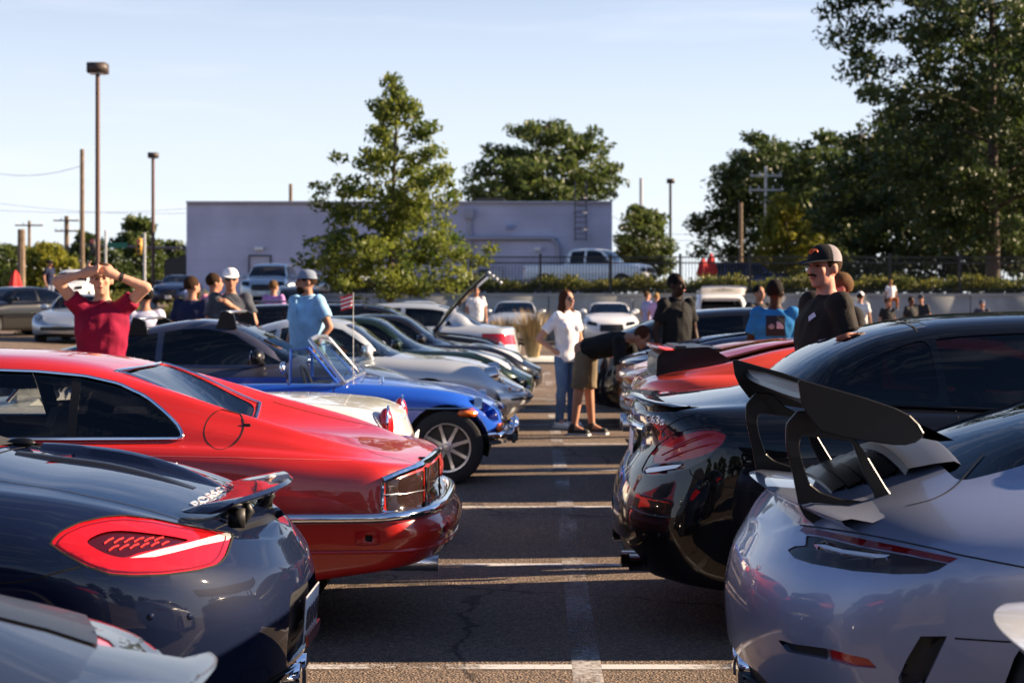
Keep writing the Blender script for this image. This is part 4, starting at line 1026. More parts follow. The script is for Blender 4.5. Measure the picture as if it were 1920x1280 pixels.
c.interior(3.2, 1.0, [(1.80, .38, .52), (1.80, -.38, .52), (1.2, .35, .38), (1.2, -.35, .38)], floor=.32); c.underbody(); c.mirror(3.0, 1.05)
c.end_piece(rpoly([(.45, .62), (.78, .68), (.74, .80), (.5, .76)], .05), 1, 'headlight', M_LENS); c.finish()
# ------------------------------------------------------------------ other cars
P_WHITE = paint('old_english_white', (.78, .77, .72), .0, .3)
P_ROYAL = paint('royal_blue', (.015, .095, .55), .0, .3)
P_PURP = paint('gunmetal_violet', (.075, .075, .11), .6, .35)
P_SILV = paint('silver_metallic', (.56, .60, .63), .45, .34)
P_DKGRN = paint('racing_green_black', (.008, .018, .012), .2, .3)
P_JET = paint('jet_black', (.008, .008, .010), .1, .3)
P_ORANGE = paint('papaya_orange', (.72, .20, .02), .1, .3)
P_SCAR = paint('scarlet', (.78, .06, .015), .0, .3)
P_NAVY = paint('navy_metallic', (.015, .025, .07), .5, .33)
P_PEARL = paint('pearl_white', (.80, .81, .82), .0, .3)
P_ICE = paint('ice_blue_silver', (.42, .48, .55), .6, .34)

def lights_rect(c, sg, y0, y1, z0, z1, m, name, r=.03, bez=None):
    c.end_piece(rpoly([(y0, z0), (y1, z0), (y1, z1), (y0, z1)], r, 3), sg, name, m)
def round_light(c, x, y, z, r, m=None, ring=M_CHROME, tilt=0., name='headlight', deep=.08):
    for sd in (-1, 1):
        rot = Matrix.Rotation(-tilt, 3, 'Y'); mb = MB()
        prof = [(r*1.12, -deep), (r*1.12, -.01), (r*1.05, .012), (r*.94, .012), (r*.93, .004)]
        b = MB().lathe(prof, (0, 0, 0), 'X', 24); b.v = [tuple(rot @ Vector(v)+Vector((x, sd*y, z))) for v in b.v]; o = b.build(name, ring, c.root, True)
        b = MB().lathe([(0, .022), (r*.5, .019), (r*.94, .004)], (0, 0, 0), 'X', 24); b.v = [tuple(rot @ Vector(v)+Vector((x, sd*y, z))) for v in b.v]; b.build('lens', m or M_LENS, o, True)
        b = MB().lathe([(0, -.05), (r*.5, -.04), (r*.92, 0)], (0, 0, 0), 'X', 20); b.v = [tuple(rot @ Vector(v)+Vector((x, sd*y, z))) for v in b.v]; b.build('reflector_bowl', M_REFL, o, True)
def bumper_bar(c, z, xs, r, m, front=True, h=None, out=.03, n=24, name='bumper'):
    ring = []
    for i in range(n+1):
        t = -1+2*i/n; y = t*(float(c.f['hw'](xs)))*.98; q = c.hit_end(y*.97, z, 1 if front else -1)
        if q: ring.append(Vector((q[0].x+(out if front else -out)*(1-.5*abs(t)**4), q[0].y*1.01, z)))
    V = []; hh = h or r
    for p in ring: V += [(p.x+r*math.cos(a), p.y, p.z+hh*math.sin(a)) for a in [2*math.pi*k/10 for k in range(10)]]
    m_ = len(ring); MB().add(V, [(i*10+k, i*10+(k+1) % 10, (i+1)*10+(k+1) % 10, (i+1)*10+k) for i in range(m_-1) for k in range(10)]).build(name, m, c.root, True)
def std(c, xr, xf, r, tw, style, rimm=None, yc=None, ra=None, rr=None):
    for x in (xr, xf): c.arch(x, ra or r*1.1, r*1.02, True)
    hw = float(c.f['hw'](xr)); 
    for x in (xr, xf): c.wheel(x, (yc or hw-tw*.52), r, tw, style, rimm, rr)

# ---- white open two-seater with its tail to the aisle
PW = dict(L=3.95, top=[(0, .74), (.06, .80), (.4, .86), (.9, .895), (1.3, .90), (2.3, .90), (2.6, .88), (3.2, .82), (3.7, .72), (3.95, .55)],
  belt=[(0, .74), (.06, .79), (.4, .85), (.9, .87), (1.5, .83), (2.3, .84), (3.2, .80), (3.7, .70), (3.95, .5)], sill=[(0, .3), (.6, .22), (3.4, .2), (3.95, .28)],
  hw=[(0, .72), (.5, .76), (2, .77), (3.4, .76), (3.95, .66)], wr=[(0, .5)], g=[(0, 0)], sr=[(0, .12)], Rr=.3, nr=2.8, Rf=.5, nf=2.4, Er=[(.3, .1), (.5, 0), (.8, .08)], Ef=[(.3, .1), (.5, 0), (.8, .1)])
c = Car('open_roadster', 'white open vintage roadster with rounded red tail lenses behind the red car', PW, (-.78, 11.1, 0), math.pi, P_WHITE, 2)
fs = c.cut([(.98, -.55), (.98, .55), (2.3, .57), (2.3, -.57)], 'top', lambda f_, q: q.z > .7); c.piece(fs, 'cockpit', None, rim=.05)
c.interior(2.35, .98, [(1.25, .33, .42), (1.25, -.33, .42)], floor=.24, seat_m=mat('seat_cream', (.5, .46, .38), .5), head=False)
for sd in (-1, 1):
    q = c.hit_end(sd*.56, .72, -1); o = MB().sphere(q[0]+Vector((.02, 0, 0)), (.05, .065, .12), 16, 10).build('taillight', M_RED, c.root, True)
    MB().tube([q[0]+Vector((.005, .075*math.cos(a), .13*math.sin(a))) for a in [2*math.pi*i/20 for i in range(20)]], .008, 6, True).build('lens_ring', M_CHROME, o, True)
bumper_bar(c, .48, .3, .03, M_CHROME, False, .045); std(c, .75, 3.15, .30, .17, ('wire', 14)); c.underbody(); c.mirror(2.2, .95, M_CHROME, size=.6)
fr = MB(); pts = [(2.42, -.6, .88), (2.22, -.54, 1.11), (2.2, 0, 1.13), (2.22, .54, 1.11), (2.42, .6, .88)]; fr.tube(sline(pts, 4), .014, 8); fr.build('windshield_frame', M_CHROME, c.root, True)
mesh('windshield', [(2.42, -.59, .87), (2.45, 0, .89), (2.42, .59, .87), (2.22, .53, 1.10), (2.2, 0, 1.12), (2.22, -.53, 1.10)], [(0, 1, 4, 5), (1, 2, 3, 4)], M_GLASS, c.root)
round_light(c, 3.72, .56, .66, .085); c.plate(-1, .58); c.finish()

# ---- royal blue open roadster nose-out
PM = dict(L=3.86, top=[(0, .64), (.06, .74), (.5, .80), (1.3, .84), (2.45, .85), (2.7, .84), (3.1, .79), (3.45, .735), (3.65, .67), (3.78, .58), (3.86, .5)],
  belt=[(0, .62), (.06, .70), (.5, .76), (1.3, .79), (2.45, .80), (3.1, .77), (3.45, .725), (3.65, .65), (3.86, .47)], sill=[(0, .3), (.6, .22), (3.3, .2), (3.6, .26), (3.86, .36)],
  hw=[(0, .68), (.5, .735), (2, .755), (3.3, .755), (3.6, .73), (3.86, .66)], wr=[(0, .5)], g=[(0, 0)], sr=[(0, .10), (2.4, .11), (3.86, .13)], Rr=.3, nr=2.8, Rf=.42, nf=2.8, Er=[(.3, .1), (.5, 0), (.8, .08)], Ef=[(.3, .12), (.42, .06), (.55, .02), (.65, .05), (.8, .1)])
c = Car('open_roadster', 'royal blue open roadster with chrome bumper and tall-framed windshield', PM, (-.205-3.86, 14.78, 0), 0, P_ROYAL, 1)
fs = c.cut([(1.0, -.56), (1.0, .56), (2.38, .60), (2.38, -.60)], 'top', lambda f_, q: q.z > .6); c.piece(fs, 'cockpit', None, rim=.05)
c.interior(2.42, 1.0, [(1.3, .33, .42), (1.3, -.33, .42)], floor=.24, head=False)
c.arch(3.33, .335, .315); c.arch(1.0, .335, .315)
for x in (1.0, 3.33): c.wheel(x, .665, .30, .175, ('spoke', 8), mat('rim_silver', (.7, .71, .73), .25, .8), .20)
h = [c.hit_side(x, .615-.02*max(0, 2.6-x), sd) for sd in (-1,) for x in np.linspace(.3, 3.55, 90)]; c.trim([q for q in h if q], .007, M_CHROME, 'side_trim')
h = [c.hit_side(x, .615-.02*max(0, 2.6-x), 1) for x in np.linspace(.3, 3.55, 90)]; c.trim([q for q in h if q], .007, M_CHROME, 'side_trim')
for sd in (-1, 1):
    q = c.hit_side(3.50, .575, sd); o = bevel(MB().box((0, 0, 0), (.16, .03, .05)).build('side_marker', M_AMBER, c.root), .012); o.location = q[0]; o.rotation_euler = (0, 0, math.atan2(q[1].y, q[1].x)-math.pi/2*sd)
    q = c.hit_end(sd*.50, .44, 1); o = bevel(MB().box((0, 0, 0), (.05, .11, .075)).build('turn_signal', M_AMBER, c.root), .018); o.location = q[0]+Vector((.015, 0, 0)); o.rotation_euler = (0, 0, sd*.35)
for sd in (-1, 1):                        # scooped headlight bowls
    pol = [(sd*.575+.105*math.cos(2*math.pi*i/24), .60+.105*math.sin(2*math.pi*i/24)) for i in range(24)]
    fs = c.cut(pol, 'end', lambda f_, q: f_.normal.x > .02 and q.x > 3 and q.y*sd > 0); c.piece(fs, 'lamp_bowl', None, rim=.14)
round_light(c, 3.60, .575, .60, .088, deep=.05)
# grille, bumper and overriders
gr = MB(); 
fs = c.cut(rpoly([(-.42, .42), (.42, .42), (.45, .53), (.36, .60), (-.36, .60), (-.45, .53)], .05), 'end', lambda f_, q: f_.normal.x > .05 and q.x > 3); c.piece(fs, 'grille', M_SATIN, .04, rim=.045)
rgp = [c.hit_end(a, b, 1) for a, b in resamp(rpoly([(-.43, .41), (.43, .41), (.46, .53), (.37, .61), (-.37, .61), (-.46, .53)], .05)+[(-.43, .44)], .03)]; c.trim([q for q in rgp if q], .012, M_CHROME, 'grille_surround')
for i in range(15):
    y = -.36+.72*i/14; q = c.hit_end(y, .51, 1)
    MB().box((q[0].x-.025, y, .51), (.012, .008, .15)).build('grille_slat', M_CHROME, c.root)
bumper_bar(c, .36, 3.6, .028, M_CHROME, True, .052, .055)
for sd in (-1, 1):
    o = MB().box((0, 0, 0), (.075, .06, .20), None, .85).build('overrider', M_CHROME, c.root); bevel(o, .022, 3); q = c.hit_end(sd*.30, .40, 1); o.location = (q[0].x+.09, sd*.30, .40)
# windshield
fp = [(2.50, -.66, .81), (2.22, -.585, 1.145), (2.205, -.55, 1.165), (2.19, 0, 1.18), (2.205, .55, 1.165), (2.22, .585, 1.145), (2.50, .66, .81)]
MB().tube(fp, .019, 8).build('windshield_frame', M_ALU, c.root, True); MB().tube([(2.50, -.66, .82), (2.56, -.3, .855), (2.575, 0, .862), (2.56, .3, .855), (2.50, .66, .82)], .017, 8).build('windshield_sill', M_ALU, c.root, True)
mesh('windshield', [(2.49, -.65, .81), (2.57, 0, .85), (2.49, .65, .81), (2.215, .57, 1.15), (2.19, 0, 1.175), (2.215, -.57, 1.15)], [(0, 1, 4, 5), (1, 2, 3, 4)], M_GLASS, c.root)
for sd in (-1, 1):
    MB().tube([(2.44, sd*.68, .82), (2.20, sd*.62, 1.10), (2.06, sd*.64, 1.085), (2.06, sd*.69, .81)], .012, 6).build('quarter_light_frame', P_ROYAL, c.root, True)
    mesh('quarter_light', [(2.43, sd*.68, .82), (2.20, sd*.62, 1.09), (2.07, sd*.64, 1.08), (2.07, sd*.69, .82)], [(0, 1, 2, 3)], M_GLASS, c.root)
    o = MB().sphere((2.02, sd*.80, .945), (.03, .07, .05), 14, 10).cyl((2.05, sd*.70, .80), (2.04, sd*.79, .92), .009, .008, 8).build('mirror', M_CHROME, c.root, True)
for y in (-.36, .0, .36):
    MB().tube([(2.57, y, .855), (2.52, y+.06, .92), (2.50, y+.24, .935)], .006, 6).build('wiper', M_ALU, c.root, True)
c.gap_top([[(2.62, y) for y in np.linspace(-.55, .55, 13)], [(2.62, -.55), (3.0, -.53), (3.5, -.45)], [(2.62, .55), (3.0, .53), (3.5, .45)]]); c.gap_side([[(2.42, .79), (2.36, .3)], [(1.45, .78), (1.38, .35)]])
q = c.hit_top(2.78, -.42); MB().lathe([(0, .05), (.012, .045), (.018, .02), (.022, 0)], q[0], 'Z', 14).build('washer_jet', M_CHROME, c.root, True)
c.underbody(); c.plate(-1, .5); lights_rect(c, -1, .44, .62, .56, .70, M_RED, 'taillight', .04); c.finish()

# ---- coupe shapes
def coupe(name, label, P, loc, rz, pm, wheels, glassm, sw, scr, rear, group=None, style=('twin', 5), rimm=None, lod=2, head=None, tail=None, mirror=None, floor=.26, seats=None, cat='car', rims=.2):
    c = Car(name, label, P, loc, rz, pm, lod, group, cat)
    for poly in sw: c.side_glass(c.side_poly(*poly) if len(poly) < 8 else poly, glassm)
    if scr: c.screen(*scr, m=M_GLASS)
    if rear: c.screen(*rear, m=glassm, name='rear_window')
    if head: 
        c.end_piece(rpoly(head, .04, 3), 1, 'headlight', M_LENS, inset=.002)
    if tail: c.end_piece(rpoly(tail, .03, 3), -1, 'taillight', M_RED)
    xr, xf, r = wheels; std(c, xr, xf, r, rims, style, rimm); c.underbody()
    xm = (scr[0]+rear[0])/2 if rear else scr[0]-1
    c.interior(scr[0]-.05, (rear[0]+.25 if rear else xm-.6), seats or [(xm-.15, .36, .5), (xm-.15, -.36, .5)], floor)
    if mirror: c.mirror(mirror[0], mirror[1], mirror[2] if len(mirror) > 2 else None)
    return c
PF = dict(L=4.3, top=[(0, .76), (.1, .86), (.5, .96), (1.0, 1.08), (1.35, 1.17), (1.8, 1.27), (2.15, 1.31), (2.47, 1.265), (3.02, 1.0), (3.25, .93), (3.6, .87), (4.0, .77), (4.22, .65), (4.3, .55)],
  belt=[(0, .74), (.12, .82), (.6, .86), (1.5, .86), (2.5, .85), (3.1, .86), (3.6, .83), (4.0, .73), (4.3, .52)], sill=[(0, .3), (.8, .2), (3.5, .18), (4.3, .24)],
  hw=[(0, .8), (.6, .88), (2, .87), (3.4, .89), (4.0, .82), (4.3, .72)], wr=[(0, .5), (1.2, .54), (2.2, .56), (3.0, .68), (4.3, .5)], sr=[(0, .1), (.8, .16), (2, .09), (3.4, .17), (4.3, .1)], Rr=.5, Rf=.6)
cf = coupe('fastback_coupe', 'gunmetal fastback coupe with two roof-rack bars and dark side glass', PF, (-1.06-4.3, 17.0, 0), 0, P_PURP, (.85, 3.35, .32), M_DARKG,
  [(.95, 1.25, 1.78, 1.78, .03, .04), (1.84, 1.84, 2.98, 2.5, .03, .04)], (3.0, .68, 2.48, .52), (.55, .58, 1.5, .5), head=[(.48, .58), (.74, .64), (.70, .74), (.52, .68)], tail=[(.5, .66), (.78, .68), (.75, .8), (.5, .78)], mirror=(2.75, .94, M_SATIN), rimm=M_DRIM)
for x in (1.58, 2.42):                    # roof-rack bars on towers
    r0 = cf.hit_top(x, -.53)[0].z
    for sd in (-1, 1): MB().prism([(-.10, -.03), (.10, -.03), (.07, .10), (.0, .135), (-.04, .135)], sd*.05, ((x, sd*.53, r0+.01), (1, 0, 0), (0, 0, 1), (0, 1, 0))).build('rack_tower', M_SATIN, cf.root)
    o = MB().box((x-.02, 0, r0+.135), (.07, 1.16, .025)).build('rack_bar', M_ALU, cf.root); bevel(o, .01)
cf.finish()
P9 = dict(L=4.22, top=[(0, .62), (.08, .74), (.3, .86), (.8, 1.03), (1.3, 1.2), (1.75, 1.29), (2.1, 1.29), (2.3, 1.25), (2.8, .93), (3.2, .85), (3.7, .76), (4.05, .66), (4.22, .52)],
  belt=[(0, .6), (.08, .7), (.3, .79), (.9, .86), (1.5, .86), (2.2, .85), (2.8, .85), (3.3, .845), (3.7, .80), (3.95, .72), (4.12, .58), (4.22, .48)], sill=[(0, .3), (.8, .2), (3.5, .18), (4.22, .26)],
  hw=[(0, .76), (.6, .84), (1.2, .83), (2, .81), (3.2, .82), (3.8, .80), (4.22, .70)], wr=[(0, .45), (.8, .52), (1.8, .53), (2.2, .54), (2.9, .62), (4.22, .5)], sr=[(0, .1), (.7, .2), (1.5, .1), (2.6, .1), (3.4, .2), (4.22, .14)], crown=.06, Rr=.55, Rf=.55, nf=2.6, Ef=[(.2, .1), (.35, .0), (.5, .0), (.62, .1), (.75, .16)])
def nine(name, label, y, xf, pm, kind, glassm=M_TINT, group='classic rear-engined coupes parked nose-out'):
    c = coupe(name, label, P9, (xf-4.22, y, 0), 0, pm, (.78, 3.2, .31), glassm, [(.95, 1.28, 1.52, 1.55, .025, .035), (1.58, 1.60, 2.72, 2.26, .025, .035)], (2.78, .62, 2.28, .5), (.55, .52, 1.35, .46), group, ('spoke', 5), None, 2,
      None, [(.42, .58), (.74, .58), (.73, .70), (.42, .70)], (2.55, .92), rims=.19)
    if kind == 'classic':
        for sd in (-1, 1):
            fs = c.cut([(sd*.58+.095*math.cos(2*math.pi*i/22), .68+.105*math.sin(2*math.pi*i/22)) for i in range(22)], 'end', lambda f_, q: f_.normal.x > .02 and q.x > 3 and q.y*sd > 0); c.piece(fs, 'bowl', None, rim=.1)
        round_light(c, 3.93, .58, .685, .088, tilt=R(12), deep=.12); bumper_bar(c, .42, 3.9, .05, pm, True, .07, .04); bumper_bar(c, .42, 3.9, .02, M_SATIN, True, .02, .085, name='bumper_rubber')
        for sd in (-1, 1): q = c.hit_end(sd*.5, .55, 1); bevel(MB().box(q[0]+Vector((-.01, 0, -.03)), (.05, .16, .05)).build('turn_signal', M_AMBER, c.root), .01)
    else:
        for sd in (-1, 1):
            fs = c.cut(spoly([(3.50, sd*.60), (3.62, sd*.50), (3.82, sd*.50), (3.95, sd*.57), (3.90, sd*.66), (3.70, sd*.69)], 3), 'top', lambda f_, q: f_.normal.z > .05 and q.z > .5); c.piece(fs, 'headlight', M_WLENS, -.004, rim=.01)
            q = c.hit_end(sd*.42, .40, 1); bevel(MB().box(q[0], (.05, .2, .05)).build('turn_signal', M_WLENS, c.root), .012)
    c.plate(1, .36, y=0.)
    c.finish(); return c
nine('rear_engined_coupe', 'pale silver rear-engined coupe with upright round headlights', 19.35, -.15, P_SILV, 'classic', M_GLASS)
nine('rear_engined_coupe', 'dark green-black rear-engined coupe with reclined oval headlights', 22.1, -.06, P_DKGRN, 'modern')
nine('rear_engined_coupe', 'jet black rear-engined coupe beside the wagon with raised hood', 24.8, .06, P_JET, 'modern')
# wagon with raised hood
PWg = dict(L=4.6, top=[(0, 1.0), (.05, 1.12), (.25, 1.33), (.7, 1.41), (1.6, 1.43), (2.4, 1.42), (2.75, 1.36), (3.35, 1.03), (3.6, .98), (4.2, .9), (4.5, .8), (4.6, .66)],
  belt=[(0, .92), (.4, .96), (2, .95), (3.3, .95), (4.2, .86), (4.6, .64)], sill=[(0, .3), (.8, .22), (3.8, .2), (4.6, .26)], hw=[(0, .78), (.5, .84), (2.3, .86), (3.8, .85), (4.6, .74)], wr=[(0, .62), (1, .6), (2.6, .6), (3.4, .7), (4.6, .5)], Rr=.2, nr=3, Rf=.35, nf=2.8)
c = coupe('estate_car', 'dark wagon with roof rails and its hood propped wide open', PWg, (-.45-4.6, 27.3, 0), 0, P_JET, (.85, 3.6, .31), M_TINT, [(.3, .45, 1.05, 1.05, .03, .045), (1.12, 1.12, 2.02, 2.02, .03, .045), (2.1, 2.1, 3.2, 2.75, .03, .045)], (3.28, .68, 2.72, .55), (.06, .6, .32, .52), head=[(.45, .6), (.74, .6), (.72, .74), (.45, .74)])
fs = c.cut([(3.5, -.62), (3.5, .62), (4.45, .58), (4.45, -.58)], 'top', lambda f_, q: q.z > .7); c.piece(fs, 'bay', None, rim=.06)
MB().box((3.95, 0, .6), (.8, 1.1, .25)).box((3.9, .1, .78), (.5, .35, .12)).build('engine', mat('engine_metal', (.12, .12, .12), .5, .6), c.root)
V = []; 
for i in range(9):
    t = i/8; p = Vector((3.45+.80*t, 0, .99+.88*t+.06*math.sin(math.pi*t))); V += [p+Vector((0, -.62, 0)), p+Vector((-.03, -.3, .025)), p+Vector((-.03, .3, .025)), p+Vector((0, .62, 0)), p+Vector((.025, .6, -.03)), p+Vector((.025, -.6, -.03))]
hd = MB().add(V, [(i*6+k, i*6+(k+1) % 6, (i+1)*6+(k+1) % 6, (i+1)*6+k) for i in range(8) for k in range(6)]+[(0, 1, 2, 3, 4, 5), (53, 52, 51, 50, 49, 48)]).build('hood', P_JET, c.root, True)
for k in range(4): bevel(MB().box((4.30+.06*k, -.35+.0*k, 1.90-.05*k), (.05, .55, .045)).build('grille_bar', M_WLENS, hd), .01)
for sd in (-1, 1): MB().tube([(.6, sd*.56, 1.40), (.7, sd*.56, 1.46), (2.3, sd*.56, 1.46), (2.4, sd*.56, 1.40)], .015, 6).build('roof_rail', M_ALU, c.root, True)
c.finish()
# silver coupe tail-out
PB = dict(PC); PB['Er'] = [(.2, .1), (.4, 0), (.6, 0), (.7, .04), (.9, .08), (1.1, .1)]; PB['Rr'] = .35
c = coupe('sedan', 'silver sedan with tail to the aisle and red wraparound tail light', PB, (-.30, 30.2, 0), math.pi, P_SILV, (1.0, 3.75, .32), M_TINT, [(1.15, 1.3, 1.95, 1.95, .03, .04), (2.02, 2.02, 3.15, 2.55, .03, .04)], (3.2, .7, 2.5, .55), (.7, .62, 1.42, .5), tail=[(.45, .72), (.92, .72), (.92, .92), (.5, .88)])
c.plate(-1, .62); c.finish()

# ---- supercars with tails to the aisle
PS = dict(L=4.5, top=[(0, .88), (.08, .93), (.35, .96), (.7, 1.02), (1.0, 1.10), (1.4, 1.17), (1.9, 1.20), (2.3, 1.17), (3.2, .86), (3.7, .74), (4.2, .6), (4.45, .48), (4.5, .4)],
  belt=[(0, .87), (.08, .91), (.5, .95), (1.0, .96), (1.6, .88), (2.4, .82), (3.2, .80), (3.7, .74), (4.2, .6), (4.5, .4)], rail=[(0, .89), (.08, .94), (.5, 1.02), (.95, 1.12), (1.4, 1.16), (1.9, 1.155), (2.3, 1.11), (3.2, .84), (4.5, .4)],
  g=[(0, 0), (.1, .3), (.4, .9), (.7, 1), (2.9, 1), (3.3, 0), (4.5, 0)], sill=[(0, .34), (.5, .22), (3.8, .14), (4.5, .18)], hw=[(0, .88), (.5, .95), (1.1, .97), (2.0, .9), (3.4, .94), (4.1, .85), (4.5, .7)],
  wr=[(0, .74), (.5, .72), (1.0, .62), (1.8, .52), (2.3, .54), (3.2, .66), (4.5, .5)], sr=[(0, .08), (1, .14), (2, .1), (3.4, .2), (4.5, .1)], Rr=.35, nr=2.8, Rf=.8, nf=2.2, Er=[(.3, .2), (.45, .06), (.6, .04), (.8, .06), (.9, .0), (1, 0)])
PS2 = dict(PS); up = lambda L: [(x, z+(.075 if x < 2.4 else .075*max(0, (3.4-x)))*(1 if x > .05 else .6)) for x, z in L]
for k in ('top', 'belt', 'rail'): PS2[k] = up(PS[k])
def supercar(name, label, y, xr, pm, wing=None, mir=None, PS=PS, hump=False):
    c = coupe(name, label, PS, (xr, y, 0), 0, pm, (1.0, 3.65, .34), M_DARKG, [(1.55, 1.5, 3.0, 2.35, .03, .04)], (3.1, .66, 2.32, .5), None, rimm=M_DRIM, rims=.28, mirror=(2.9, .92, mir) if mir else (2.9, .92), seats=[(1.75, .34, .42), (1.75, -.34, .42)], floor=.16, head=[(.5, .5), (.78, .54), (.7, .64), (.5, .58)])
    fs = c.cut([(.28, -.5), (.28, .5), (1.35, .42), (1.35, -.42)], 'top', lambda f_, q: q.z > .8); c.piece(fs, 'engine_cover', M_DARKG, .02)
    MB().box((.8, 0, .8), (.9, .8, .12)).build('engine', M_BLACK, c.root)
    for k in range(3):
        rr_ = [q for q in [c.hit_end(.86*(1-2*i/20), .80-.085*k, -1) for i in range(21)] if q]; c.trim(rr_, .022, M_SATIN if k != 1 else mat('lamp_strip', (.4, .01, .02), .2, coat=1), 'rear_slat', n=6)
    c.end_piece(rpoly([(-.7, .40), (.7, .40), (.75, .6), (-.75, .6)], .05), -1, 'rear_grille', M_BLACK, False, .03)
    split(MB().cyl((.02, .2, .5), (.3, .2, .5), .06, .06, 16).cyl((.02, -.2, .5), (.3, -.2, .5), .06, .06, 16).build('exhaust_tip', M_ALU, c.root, True))
    if hump:                              # black louvred engine cover with a red lip
        o = MB().prism(rpoly([(.12, .98), (.13, 1.15), (.22, 1.19), (.46, 1.20), (.62, 1.10), (.60, .98)], .03, 3), .92, ((0, -.46, 0), (1, 0, 0), (0, 0, 1), (0, 1, 0))).build('louvre_cover', M_SATIN, c.root)
        for k in range(3): MB().box((.28+.11*k, 0, 1.197-.008*k), (.07, .8, .012)).build('louvre', M_BLACK, o)
        wing_plate(c, .50, .09, .13, 1.185, 1.18, .13, .02, pm, 'spoiler_lip', .015)
    if wing:
        wing_plate(c, .78, .14, .22, wing[0], wing[0]-.02, .38, .03, wing[1], 'rear_wing', .05)
        for sd in (-1, 1): MB().tube([(.38, sd*.45, .95), (.26, sd*.45, wing[0])], .025, 8).build('wing_strut', M_SATIN, c.root, True)
    c.finish(); return c
s_ = supercar('supercar', 'scarlet mid-engined supercar with tall black louvred engine cover', 11.35, .62, P_SCAR, PS=PS2, hump=True)
supercar('supercar', 'papaya orange mid-engined supercar between the scarlet and navy ones', 14.1, .66, P_ORANGE)
supercar('supercar', 'navy blue mid-engined supercar parked beyond the orange one', 17.0, .80, P_NAVY)
PH = dict(PC); PH['top'] = [(0, .98), (.06, 1.03), (.3, 1.08), (.5, 1.14), (.9, 1.28), (1.4, 1.37), (2.0, 1.40), (2.5, 1.37), (3.25, 1.05), (3.7, .98), (4.3, .88), (4.65, .74), (4.75, .6)]
c = coupe('hatchback', 'black fastback hatchback standing behind the man in the black polo', PH, (.55, 21.0, 0), 0, P_JET, (1.0, 3.75, .33), M_DARKG, [(.95, 1.2, 1.85, 1.85, .03, .04), (1.92, 1.92, 3.15, 2.55, .03, .04)], (3.2, .7, 2.5, .55), (.3, .6, 1.3, .5), tail=[(.45, .8), (.88, .82), (.88, .94), (.5, .93)]); c.plate(-1, .7); c.finish()
c = coupe('coupe', 'dark blue-grey coupe with pale roof edge beyond the black hatchback', dict(PF), (.75, 24.0, 0), 0, P_PURP, (.85, 3.35, .32), M_DARKG, [(.95, 1.25, 1.78, 1.78, .03, .04), (1.84, 1.84, 2.98, 2.5, .03, .04)], (3.0, .68, 2.48, .52), (.55, .58, 1.5, .5), tail=[(.5, .66), (.78, .68), (.75, .8), (.5, .78)]); c.finish()

# ---- nearest cars, cut off by the picture edge
PA = dict(PG); PA['hw'] = [(x, y-.03) for x, y in PG['hw']]
PL = dict(PA); 
for k in ('top', 'belt'): PL[k] = [(x, z-.045 if x < 2.6 else z) for x, z in PG[k]]
c = Car('sports_coupe', 'dark graphite sports coupe with flicked-up ducktail spoiler', PL, (-.58, 3.05, 0), math.pi, paint('graphite_metallic', (.016, .016, .021), .3, .35), 1)
c.side_glass(c.side_poly(1.0, 1.35, 2.95, 2.35, .02, .03), M_TINT); c.screen(3.0, .68, 2.42, .52); c.screen(.62, .55, 1.42, .48, .03, .0, M_TINT, 'rear_window')
fs = c.cut([(176, 1186), (205, 1200), (240, 1236), (275, 1278), (230, 1290), (192, 1240)], 'px'); c.piece(fs, 'taillight', M_RED, .003)
fs = c.cut([(-80, 1060), (0, 1085), (90, 1118), (160, 1155), (178, 1186), (182, 1212), (90, 1182), (0, 1160), (-80, 1140)], 'px'); c.piece(fs, 'air_scoop', M_SATIN, -.004, rim=0)
fs = c.cut(rpoly([(.58, .79), (.42, .81), (.16, .80), (.14, .75), (.4, .72)], .02), 'side', lambda f_, q: q.y < -.3 and f_.normal.y < -.1); c.piece(fs, 'taillight', M_RED, .003)
V = []; nn = 28
for i in range(nn+1):
    t = -1+2*i/nn; y = t*.29; xe = .0+.05*abs(t)**2.6; ze = .835-.012*abs(t)**2.5
    q = c.hit_top(.40, y*.95)[0]; q2 = c.hit_top(.26+.05*abs(t), y*.97)[0]
    V += [q+Vector((0, 0, -.003)), q2+Vector((0, 0, -.012)), Vector((xe+.05, y, ze-.012)), Vector((xe, y, ze)), Vector((xe+.012, y, ze-.016)), Vector((xe+.12, y*.97, ze-.075)), Vector((xe+.17, y*.96, ze-.12))]
MB().add(V, [(7*i+k, 7*i+k+1, 7*i+k+8, 7*i+k+7) for i in range(nn) for k in range(6)]).build('ducktail', c.pm, c.root, True)
std(c, 1.02, 3.48, .34, .25, ('spoke', 5)); c.underbody(); c.interior(3.05, 1.3, [(1.85, .36, .5), (1.85, -.36, .5)], floor=.2); c.gap_top([[(.9, y) for y in np.linspace(-.5, .5, 9)]]); c.mirror(2.85, 1.0); c.finish()
c = Car('sports_coupe', 'white sports coupe with upturned tail beside the grey winged car', PA, (.84, 2.95, 0), 0, P_PEARL, 1)
c.side_glass(c.side_poly(1.0, 1.35, 2.95, 2.35, .02, .03), M_TINT); c.screen(3.0, .68, 2.42, .52); c.screen(.62, .55, 1.42, .48, .03, .0, M_TINT, 'rear_window')
V = []
for i in range(nn+1):
    t = -1+2*i/nn; y = t*.62; xe = .0+.12*abs(t)**2.6; ze = .895-.02*abs(t)**2.5
    q = c.hit_top(.40, y*.95)[0]; q2 = c.hit_top(.26+.05*abs(t), y*.97)[0]
    V += [q+Vector((0, 0, -.003)), q2+Vector((0, 0, -.002)), Vector((xe+.05, y, ze+.006)), Vector((xe, y, ze)), Vector((xe+.012, y, ze-.016)), Vector((xe+.12, y*.97, ze-.075)), Vector((xe+.17, y*.96, ze-.12))]
